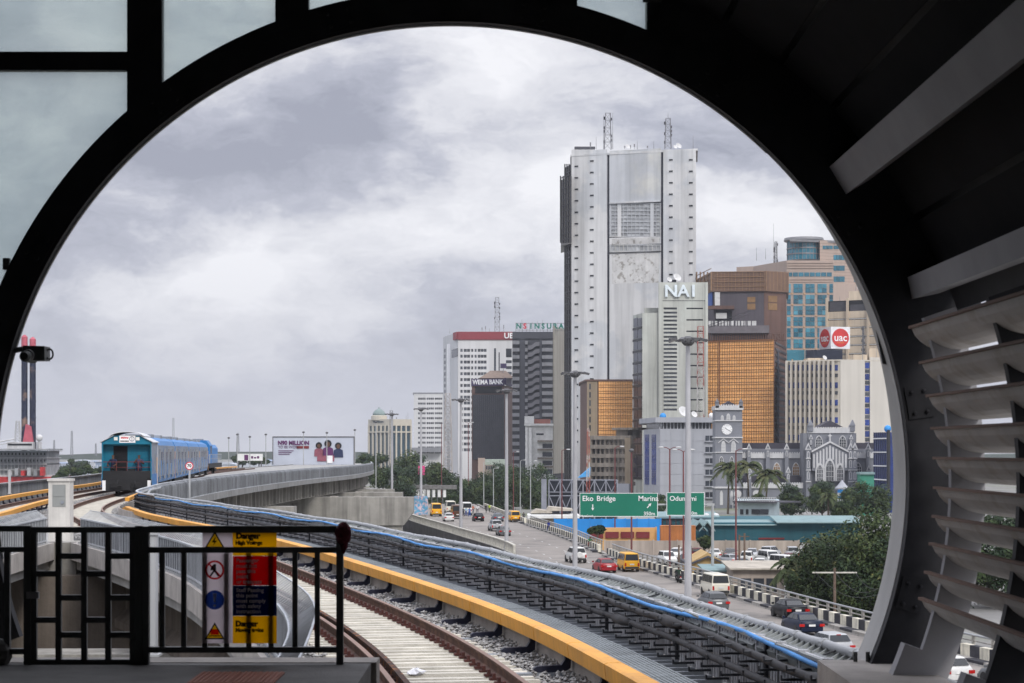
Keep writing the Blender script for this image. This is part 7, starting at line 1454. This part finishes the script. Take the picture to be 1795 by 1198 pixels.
for k, px in enumerate((1226, 1240)): c = P(px, 920, 321); MB().prism([(-1.3, -.9), (0, .6), (1.3, -.9), (1.3, -1.15), (0, .3), (-1.3, -1.15)], 0, 12).build('porch_roof', m_mroof, mk, c - O)
mbx('wall', m_market, 1158, 1250, 912, 962, 338, 350)
for k in range(5): mbx('porch_post', mat('porch_dark', (.05, .03, .035), .8), 1160 + k * 8, 1162 + k * 8, 912, 924, 336.5, 337)
mbx('plinth', m_maro, 1330, 1375, 943, 946, 324.6, 325); 
for px in (1187, 1201, 1230, 1238, 1255): MB().sphere((0, 0, 0), .55, .55, .4, 10, 6).build('roof_ventilator', m_dish, mk, P(px, 904, 340) - O, True)
# low houses and sheds in front of the yard
def hut(label, x0, x1, yr, ye, yb, Z, m_wall, m_roof_, dz=5, gable=False):
    th = thing('low_house', label, 'house', (X((x0 + x1) / 2, Z), Z, GROUND)); O = Vector(th.location); a, b_ = X(x0, Z) - O.x, X(x1, Z) - O.x; ze = H(ye, Z) - GROUND; zr = H(yr, Z + dz) - GROUND
    if gable:
        MB().prism([(a, 0), (b_, 0), (b_, ze), (0, H(yr, Z) - GROUND), (a, ze)], 0, 8).build('wall', m_wall, th)
        for s_, e in ((-1, a), (1, b_)): MB().hexa([(0, -.5, zr - .1), (e * 1.08, -.5, ze - .25), (e * 1.08, 8.4, ze - .25), (0, 8.4, zr - .1), (0, -.5, zr + .1), (e * 1.08, -.5, ze - .05), (e * 1.08, 8.4, ze - .05), (0, 8.4, zr + .1)]).build('roof', m_roof_, th)
    else:
        MB().box(a, b_, 0, dz, 0, ze).build('wall', m_wall, th); MB().hexa([(a - .4, -.6, ze - .1), (b_ + .4, -.6, ze - .1), (b_ + .4, dz + .4, zr - .1), (a - .4, dz + .4, zr - .1), (a - .4, -.6, ze + .05), (b_ + .4, -.6, ze + .05), (b_ + .4, dz + .4, zr + .05), (a - .4, dz + .4, zr + .05)]).build('roof', m_roof_, th)
    for k in range(3): x_ = a + (b_ - a) * (.25 + .25 * k); MB().box(x_ - .5, x_ + .5, -.06, 0, ze * .4, ze * .75).build('window', m_win, th)
m_sheet = mat('roof_sheet_tan', (.40, .36, .30), .8, var=.15, streak=.3, sscale=1); m_ochre = mat('gable_ochre', (.44, .30, .13), .8, var=.15)
hut('ochre gable house in front of the parked cars', 1208, 1274, 969, 988, 1010, 215, m_ochre, m_dkkit, 8, True); hut('long low tan roofed house behind the striped parapet', 1285, 1375, 984, 997, 1020, 190, m_yw, m_sheet, 7); hut('grey sheet shed beside the parapet and ochre house', 1240, 1300, 990, 1000, 1015, 196, m_gpan, m_mroof, 6)
# pale house on the market and striped tower
b = Bld('roof_terrace_house', 'pale blue house with a roof terrace above the market roof', [(1293, 420), (1366, 412)], 881, mat('pale_blue_render', (.38, .45, .48), .8, var=.08, streak=.15), 10)
b.box('window', m_win, 1318, 1332, 893, 902, 0, .15); b.box('window', m_win, 1333, 1347, 893, 902, 0, .15); b.box('window', m_win, 1298, 1303, 893, 902, 0, .15); b.box('window', m_win, 1308, 1312, 893, 902, 0, .15); b.box('roof_slab', m_dkkit, 1291, 1362, 879, 882, -8, 1.2)
b.bulk('terrace_rail', m_dish, [(1293 + k * 4, 1293.6 + k * 4, 872, 880) for k in range(18)] + [(1293, 1366, 872, 872.7), (1293, 1366, 876, 876.6)], .8, 1.0)
st_ = thing('striped_tower', 'small round tower in blue and white spiral stripes among the trees', 'tower', (X(1476, 425), 425, GROUND)); h_ = H(858, 425) - GROUND
for k in range(10): MB().lathe([(1.05, h_ * k / 10), (1.03, h_ * (k + 1) / 10)], n=16).build('band', m_bluep if k % 2 else m_strip, st_, rot=(R(4), 0, 0))
MB().lathe([(1.5, h_), (1.5, h_ + .3), (.9, h_ + .9), (.05, h_ + 2.0)], n=16).build('cap', m_gpan, st_)
tg_ = thing('green_kiosk', 'small green kiosk between the church and the blue glass office', 'kiosk', (X(1520, 460), 460, GROUND)); w_ = 12 * 460 / F; MB().box(-w_, w_, 0, 4, 0, H(832, 460) - GROUND).build('wall', mat('kiosk_green', (.04, .22, .15), .7), tg_); MB().box(-w_ * 1.1, w_ * 1.1, -.5, 4.5, H(832, 460) - GROUND, H(828, 460) - GROUND).build('roof', m_mroof, tg_)
# utility poles
m_wood = mat('wood_pole', (.14, .10, .075), .9, var=.3, scale=2)
def util(label, px, yt, yb, Z, arm=1.0, wires=()):
    a = P(px, yb, Z); a.z = GROUND; h = H(yt, Z) - GROUND; th = thing('utility_pole', label, 'pole', a, group='utility poles by the yard'); MB().tube((0, 0, 0), (0, 0, h), .14, .1, n=8).build('pole', m_wood, th)
    if arm: MB().box(-arm, arm, -.06, .06, h - .40, h - .3).build('crossarm', m_bal if arm > 1.5 else m_wood, th)
    for q, (ex, ey, eZ) in enumerate(wires):
        s0 = Vector(((-1 + q) * arm * .9, 0, h - .28)); e = P(ex, ey, eZ) - a; MB().path([s0.lerp(e, t / 8) - Vector((0, 0, .9 * math.sin(math.pi * t / 8))) for t in range(9)], .018, 4).build('wire', m_cable, th)
util('pale utility pole with a wide crossarm before the big dark tree', 1463, 996, 1046, 152, 1.7, ((1540, 1043, 135), (1545, 1030, 135), (1560, 1020, 135))); util('wooden pole beside the ochre house, left one of two', 1190, 956, 985, 200, .0); util('wooden pole between the ochre house and gantry pole', 1211, 957, 990, 200, 0.6); util('wooden pole in the yard at the end of the tan roof', 1296, 938, 990, 215, .0); util('wooden pole just right of the maroon post in the yard', 1305, 935, 1000, 210, .5)
# steel truss wall, concrete canopy
tr = thing('steel_truss_wall', 'dark hoarding on grey steel trusses behind the blue hoarding', 'structure', (X(1000, 400), 400, GROUND)); O = Vector(tr.location); m_tr = mat('truss_steel', (.24, .25, .29), .6); a, c = P(962, 893, 400), P(1082, 842, 400)
MB().box(a.x, c.x, 400.6, 401, GROUND, c.z).build('sheeting', mat('truss_dark', (.02, .024, .035), .7, var=.2), tr, -O); MB().box(X(949, 400), X(958, 400), 399.5, 401, GROUND, H(840, 400)).build('end_column', m_tr, tr, -O)
def bar(p, q, r): return MB().tube(Vector(p) - O, Vector(q) - O, r, n=5)
for k in range(7): x_ = a.x + (c.x - a.x) * k / 6; bar((x_, 400, GROUND), (x_, 400, c.z), .16).build('post', m_tr, tr)
for z_ in (c.z, H(863, 400), H(869.5, 400)): bar((a.x, 400, z_), (c.x, 400, z_), .1).build('rail', m_tr, tr)
for k in range(12):
    x0, x1 = a.x + (c.x - a.x) * k / 12, a.x + (c.x - a.x) * (k + 1) / 12; 
    for z0, z1 in ((H(862, 400), c.z), (H(892, 400), H(868, 400))): bar((x0, 399.9, z1 if k % 2 == 0 else z0), (x1, 399.9, z0 if k % 2 == 0 else z1), .09).build('brace', m_tr, tr)
cn = thing('concrete_canopy', 'low pale concrete canopy roofs by the far parapet', 'canopy', P(965, 906, 370)); O = Vector(cn.location)
for (x0, x1, y0, y1, xa) in ((930, 968, 893.5, 900, 940), (958, 1004, 889, 896, 962)): MB().prism([(X(x0, 370) - O.x, H(y1, 370) - O.z), (X(x1, 370) - O.x, H(y1, 370) - O.z), (X(x1, 370) - O.x, H(y1 - 3, 370) - O.z), (X(xa, 370) - O.x, H(y0, 370) - O.z)], 0, 8).build('shell_roof', m_sheet, cn)
MB().box(X(925, 366) - O.x, X(1016, 366) - O.x, -4, 6, H(909, 366) - O.z, H(903.5, 366) - O.z).build('flat_roof', m_strip, cn); MB().box(X(930, 366) - O.x, X(1010, 366) - O.x, -2, 6, GROUND - O.z, H(909, 366) - O.z).build('wall', m_yw, cn)
# blue tarpaulin, mural board, dark gantry bridge, pink board
tp_ = MB().add([(0, 0, 0), (2.5, 0, .3), (2.6, 0, 2.2), (2.5, 2, 2.2), (2.4, 2, .3), (0, 2, 0)], [(0, 1, 2), (0, 2, 3, 5), (3, 4, 5), (1, 4, 3, 2), (0, 5, 4, 1)]); tag(tp_.build('tarpaulin', mat('tarp_blue', (.08, .34, .68), .7), loc=P(1013, 838, 410)), 'light blue tarpaulin slung beside the red and white mast', 'tarpaulin')
mu = thing('mural_board', 'tall colourful advertising board behind the far yellow van', 'billboard', P(738, 903, 358)); MB().box(-1.2, 1.2, 0, .3, 0, 3.4).build('panel', mat('mural_print', (.10, .30, .46), .6, var=.3, scale=1.2, col2=(.55, .42, .45), c2scale=1.5, c2=(.48, .56)), mu); MB().box(-1.0, 1.0, .05, .25, -3, 0).build('base', m_conc, mu)
br = thing('footbridge', 'dark footbridge with white panels left of the roadside trees', 'bridge', P(740, 850, 480)); O = Vector(br.location)
MB().box(X(700, 480) - O.x, X(800, 480) - O.x, 0, 3, H(858, 480) - O.z, H(851, 480) - O.z).build('deck', m_plat, br)
for k in range(9): x_ = X(700 + k * 9.5, 480) - O.x; MB().box(x_ + .12, x_ + .8, .3, .5, H(872, 480) - O.z, H(858.5, 480) - O.z).build('white_panel', m_strip, br); MB().box(x_ - .1, x_ + .1, .2, .6, GROUND - O.z, H(858, 480) - O.z).build('post', m_head, br)
pk = thing('pink_board', 'small bright pink board below the low white office', 'sign', P(739, 833, 520)); MB().box(-.85, .85, 0, .15, 0, 2.4).build('panel', mat('board_pink', (.62, .05, .20), .6), pk); MB().tube((0, .1, GROUND - pk.location.z), (0, .1, 0), .12).build('post', m_gpost, pk)
# ================================================================== billboards beyond the viaduct
bb = thing('billboard', 'wide pale billboard reading N90 MILLION beyond the viaduct', 'billboard', P(549, 812, 420)); O = Vector(bb.location); a, c = P(479, 815, 420), P(620, 767, 420)
MB().box(a.x, c.x, 420, 420.5, a.z, c.z).build('panel', mat('billboard_pale', (.46, .49, .56), .5, var=.08, scale=.2, obj=0), bb, -O); fr_ = MB(); e = .16
fr_.box(a.x - e, c.x + e, 419.9, 420.6, c.z, c.z + .2).box(a.x - e, a.x, 419.9, 420.6, a.z, c.z).box(c.x, c.x + e, 419.9, 420.6, a.z, c.z).build('frame', m_head, bb, -O)
m_plum = mat('print_plum', (.10, .02, .10), .6, obj=0); text('lettering', 'N90 MILLION', m_plum, bb, P(487, 777, 419.9) - O, 10 * 420 / F, extrude=.02, bold=.05, align='LEFT', sx=.93); text('lettering', 'TO BE WON', m_plum, bb, P(487.5, 784.2, 419.9) - O, 6.2 * 420 / F, extrude=.02, bold=.0, align='LEFT'); MB().box(0, 2.6, -.02, 0, -.25, .3).build('red_bar', m_maro, bb, P(520, 784.6, 419.9) - O)
for k in range(3): MB().box(0, 3.2 - k * .4, -.02, 0, -.07, .07).build('small_print', m_plum, bb, P(488, 790.5 + k * 3, 419.9) - O)
def fig(px, py, s_, hair, top):
    q = P(px, py, 419.88) - O; bd = MB().prism([(-1.1 * s_, -1.8 * s_), (1.1 * s_, -1.8 * s_), (1.0 * s_, -.2 * s_), (.3 * s_, .15 * s_), (-.3 * s_, .15 * s_), (-1.0 * s_, -.2 * s_)], -.02, 0); bd.build('printed_figure', top, bb, q); MB().prism([(.75 * s_ * math.cos(t * .524), .8 * s_ + .75 * s_ * math.sin(t * .524)) for t in range(12)], -.02, 0).build('printed_hair', hair, bb, q + Vector((0, -.02, 0))); MB().prism([(.4 * s_ * math.cos(t * .524), .65 * s_ + .5 * s_ * math.sin(t * .524)) for t in range(12)], -.02, 0).build('printed_face', m_skin, bb, q + Vector((0, -.04, 0)))
fig(559, 787, .9, m_hole, mat('print_rose', (.26, .08, .11), .6)); fig(575, 785, 1.05, m_hole, m_plum); fig(593, 788, .95, m_hole, mat('print_navy', (.02, .03, .08), .6)); MB().box(0, 3.6, -.06, -.04, -1.2, .0).build('printed_prize', mat('print_rose'), bb, P(556, 799, 419.9) - O); MB().box(0, 1.2, -.08, -.06, -1.6, .0).build('printed_prize', m_wh, bb, P(573, 799, 419.9) - O)
for px in (500, 550, 600): MB().tube(P(px, 815, 420.6) - O, Vector((X(px, 420.6), 420.6, GROUND)) - O, .25, n=8).build('post', m_head, bb)
b2 = thing('billboard', 'small white billboard with plum print left of the large one', 'billboard', P(438, 808, 500)); O = Vector(b2.location); MB().box(-3.2, 3.2, 0, .4, 0, 1.75).build('panel', m_strip, b2); MB().box(-1.4, -.4, -.03, 0, .1, 1.5).build('printed_figure', m_plum, b2); [MB().box(.3 + k * .75, .85 + k * .75, -.03, 0, .55, 1.15 - .2 * (k % 2)).build('printed_mark', m_plum, b2) for k in range(3)]; MB().box(-3, -2.7, .1, .3, GROUND - O.z, 0).box(2.7, 3, .1, .3, GROUND - O.z, 0).build('post', m_head, b2)
# ================================================================== the harbour at left
m_shipw = mat('ship_white', (.50, .50, .50), .7, var=.15, scale=.15, streak=.35, sscale=.5); m_shipr = mat('ship_red', (.50, .035, .035), .6, var=.15, streak=.3, sscale=.5); m_leg = mat('leg_navy', (.012, .016, .04), .6, var=.2, col2=(.22, .14, .10), c2scale=.16, c2=(.58, .68)); m_legp = mat('leg_pink', (.42, .09, .12), .6); m_grd = mat('ship_grey', (.27, .275, .28), .8, var=.3, scale=.3)
ZH = 640.0; sh = thing('work_ship', 'white and red offshore work ship with two tall dark legs', 'ship', (X(30, ZH), ZH, GROUND)); O = Vector(sh.location)
def sbx(nm, m, x0, x1, y0, y1, d0=0, d1=18): return MB().box(X(x0, ZH), X(x1, ZH), ZH + d0, ZH + d1, H(y1, ZH), H(y0, ZH)).build(nm, m, sh, -O)
sbx('hull', m_shipr, -110, 100, 836, 872, -2, 26); sbx('main_deck', m_shipw, -100, 92, 833, 837, -1.5, 22); sbx('superstructure', m_grd, -80, 82, 790, 834)
for k, y in enumerate((790, 802, 813, 823)): sbx('deck_edge', m_shipw, -85, 86 - k * 2, y, y + 1.8, -1.2, 19)
for k in range(26): x_ = -80 + k * 6.3; sbx('window', m_hole, x_, x_ + 2, 794, 798, -.2, 0); sbx('window', m_hole, x_, x_ + 1.6, 806, 809.5, -.2, 0); sbx('stanchion', m_shipw, x_, x_ + .6, 803, 834, -1.2, -1.0)
sbx('helideck', m_grd, -70, 93, 787, 789.5, -8, 14); sbx('bridge', m_shipw, 12, 58, 775, 788, 0, 12); sbx('bridge_window', m_hole, 14, 56, 778, 781, -.2, 0)
for (xa, yt) in ((38, 587), (52.5, 591)):
    c0, c1 = P(xa + 5, 790, ZH + 3), P(xa + 5, 609, ZH + 3); MB().tube(c0 - O, c1 - O, .98, n=14).build('leg', m_leg, sh); c2_ = P(xa + 5, yt + 4, ZH + 3); MB().tube(c1 - O, c2_ - O, 1.0, n=14).tube(c2_ - O, c2_ - O + Vector((0, 0, .7)), 1.0, .3, n=14).build('leg_cap', m_legp, sh)
    for k in range(6): q = c0.lerp(c1, .15 + .16 * k); MB().lathe([(.99, 0), (1.03, .1), (1.03, .5), (.99, .6)], n=14).build('leg_band', m_leg, sh, q - O)
cg = [P(40, 775, ZH + 1) - O, P(58, 775, ZH + 1) - O, P(54, 748, ZH + 1) - O, P(45, 744, ZH + 1) - O]; MB().prism([(p.x, p.z) for p in cg], cg[0].y, cg[0].y + 3).build('leg_guide', m_legp, sh)
MB().sphere((0, 0, 0), 1.15, nu=14, nv=9).build('radar_dome', m_dish, sh, P(69, 768, ZH + 2) - O, True); MB().tube(P(69, 790, ZH + 2) - O, P(69, 773, ZH + 2) - O, .35, n=8).build('dome_post', m_shipw, sh)
mb = MB(); lattice(mb, (0, 0, 0), 2.2, H(738, ZH) - H(788, ZH), 8, .1, .4); mb.build('lattice_mast', m_shipw, sh, P(31, 788, ZH + 2) - O)
mb = MB(); mb.tube(P(-40, 782, ZH) - O, P(25, 770, ZH) - O, .25, n=5); mb.tube(P(-40, 788, ZH) - O, P(25, 775, ZH) - O, .15, n=5); mb.build('crane_boom', m_shipw, sh)
for k in range(6): sbx('deck_gear', (m_shipw, m_grd, m_shipr)[k % 3], 20 + k * 11, 26 + k * 11, 826 - (k * 5) % 9, 834, -4, -1)
# far shore
m_shed = [mat('shed_pale', (.42, .45, .50), .8, var=.1), mat('shed_blue', (.24, .30, .40), .8, var=.1), mat('shed_white', (.55, .56, .58), .8)]
rnd = random.Random(9)
for k, (px, Z, w_, hpx, lb) in enumerate(((98, 1500, 18, 12, 'white shed on the far shore just right of the ship'), (116, 1700, 22, 9, 'blue-grey shed on the far shore below the tall thin mast'), (138, 1600, 26, 13, 'widest pale shed on the shore between ship and train'), (160, 1900, 16, 8, 'small pale shed on the far shore left of the train'), (178, 1550, 20, 14, 'tallest pale block on the shore touching the brake van'), (402, 1500, 24, 10, 'pale shed beyond the viaduct, right of the locomotive'), (462, 1700, 30, 12, 'long grey shed between the two billboards'), (634, 1600, 22, 9, 'pale shed between the large billboard and the domed office'))):
    th = thing('harbour_shed', lb, 'shed', (X(px, Z), Z, GROUND), group='sheds on the far harbour shore'); wm = w_ / 2 * Z / F; hm_ = hpx * Z / F
    MB().box(-wm, wm, 0, 30, 0, hm_).build('wall', m_shed[k % 3], th); MB().prism([(-wm * 1.04, hm_), (wm * 1.04, hm_), (0, hm_ + wm * .25)], -1, 31).build('roof', m_shed[(k + 1) % 3], th)
    for q in range(4): x_ = -wm * .75 + wm * .5 * q; MB().box(x_ - wm * .12, x_ + wm * .12, -.2, 0, 0, hm_ * .6).build('door', m_shed[(k + 2) % 3], th)
for k, (px, yt, yb, Z, w_, lb) in enumerate(((150, 816, 850, 520, 90, 'bushy dark green tree on the shore left of the train'), (118, 822, 850, 560, 50, 'lower green bush on the shore by the ship'), (185, 820, 850, 540, 60, 'green tree hidden partly by the brake van'), (130, 806, 830, 900, 60, 'darker tree line on the shore behind the ship'), (425, 795, 815, 800, 60, 'dark tree behind the small billboard'), (455, 798, 815, 820, 40, 'dark tree between the two billboards'), (640, 798, 830, 700, 40, 'dark tree behind the end of the viaduct'), (25, 860, 900, 300, 90, 'low green scrub behind the left barrier'))): tree('broadleaf_tree', lb, px, yt, yb, Z, w_, 80 + k, lm_far if Z > 600 else lm_mid, 4500, 1.6 * Z / F * 1.4, 24, 'shore trees', dz=.6)
hl = MB(); xs = [(-2600 + k * 130) for k in range(42)]; rnd = random.Random(4); ridge = [(x, GROUND + 5 + 4 * abs(math.sin(x * .004)) + rnd.uniform(0, 5)) for x in xs]
hl.prism([(xs[0], GROUND)] + ridge + [(xs[-1], GROUND)], 3300, 3500); tag(hl.build('far_wood', lm_far), 'hazy line of far trees along the horizon', 'trees', kind='stuff')
# ================================================================== the air
hz = MB().box(-3950, 3950, -140, 5200, GROUND - 2, 150).build('haze', None); hz.data.materials.clear(); hm = bpy.data.materials.new('haze_air'); hm.use_nodes = True; nt = hm.node_tree; nt.nodes.remove(nt.nodes['Principled BSDF']); pv = nt.nodes.new('ShaderNodeVolumePrincipled'); pv.inputs['Color'].default_value = (.86, .89, .95, 1); pv.inputs['Density'].default_value = .00009; pv.inputs['Anisotropy'].default_value = .2
nt.links.new(pv.outputs[0], nt.nodes['Material Output'].inputs['Volume']); hz.data.materials.append(hm); tag(hz, kind='stuff')
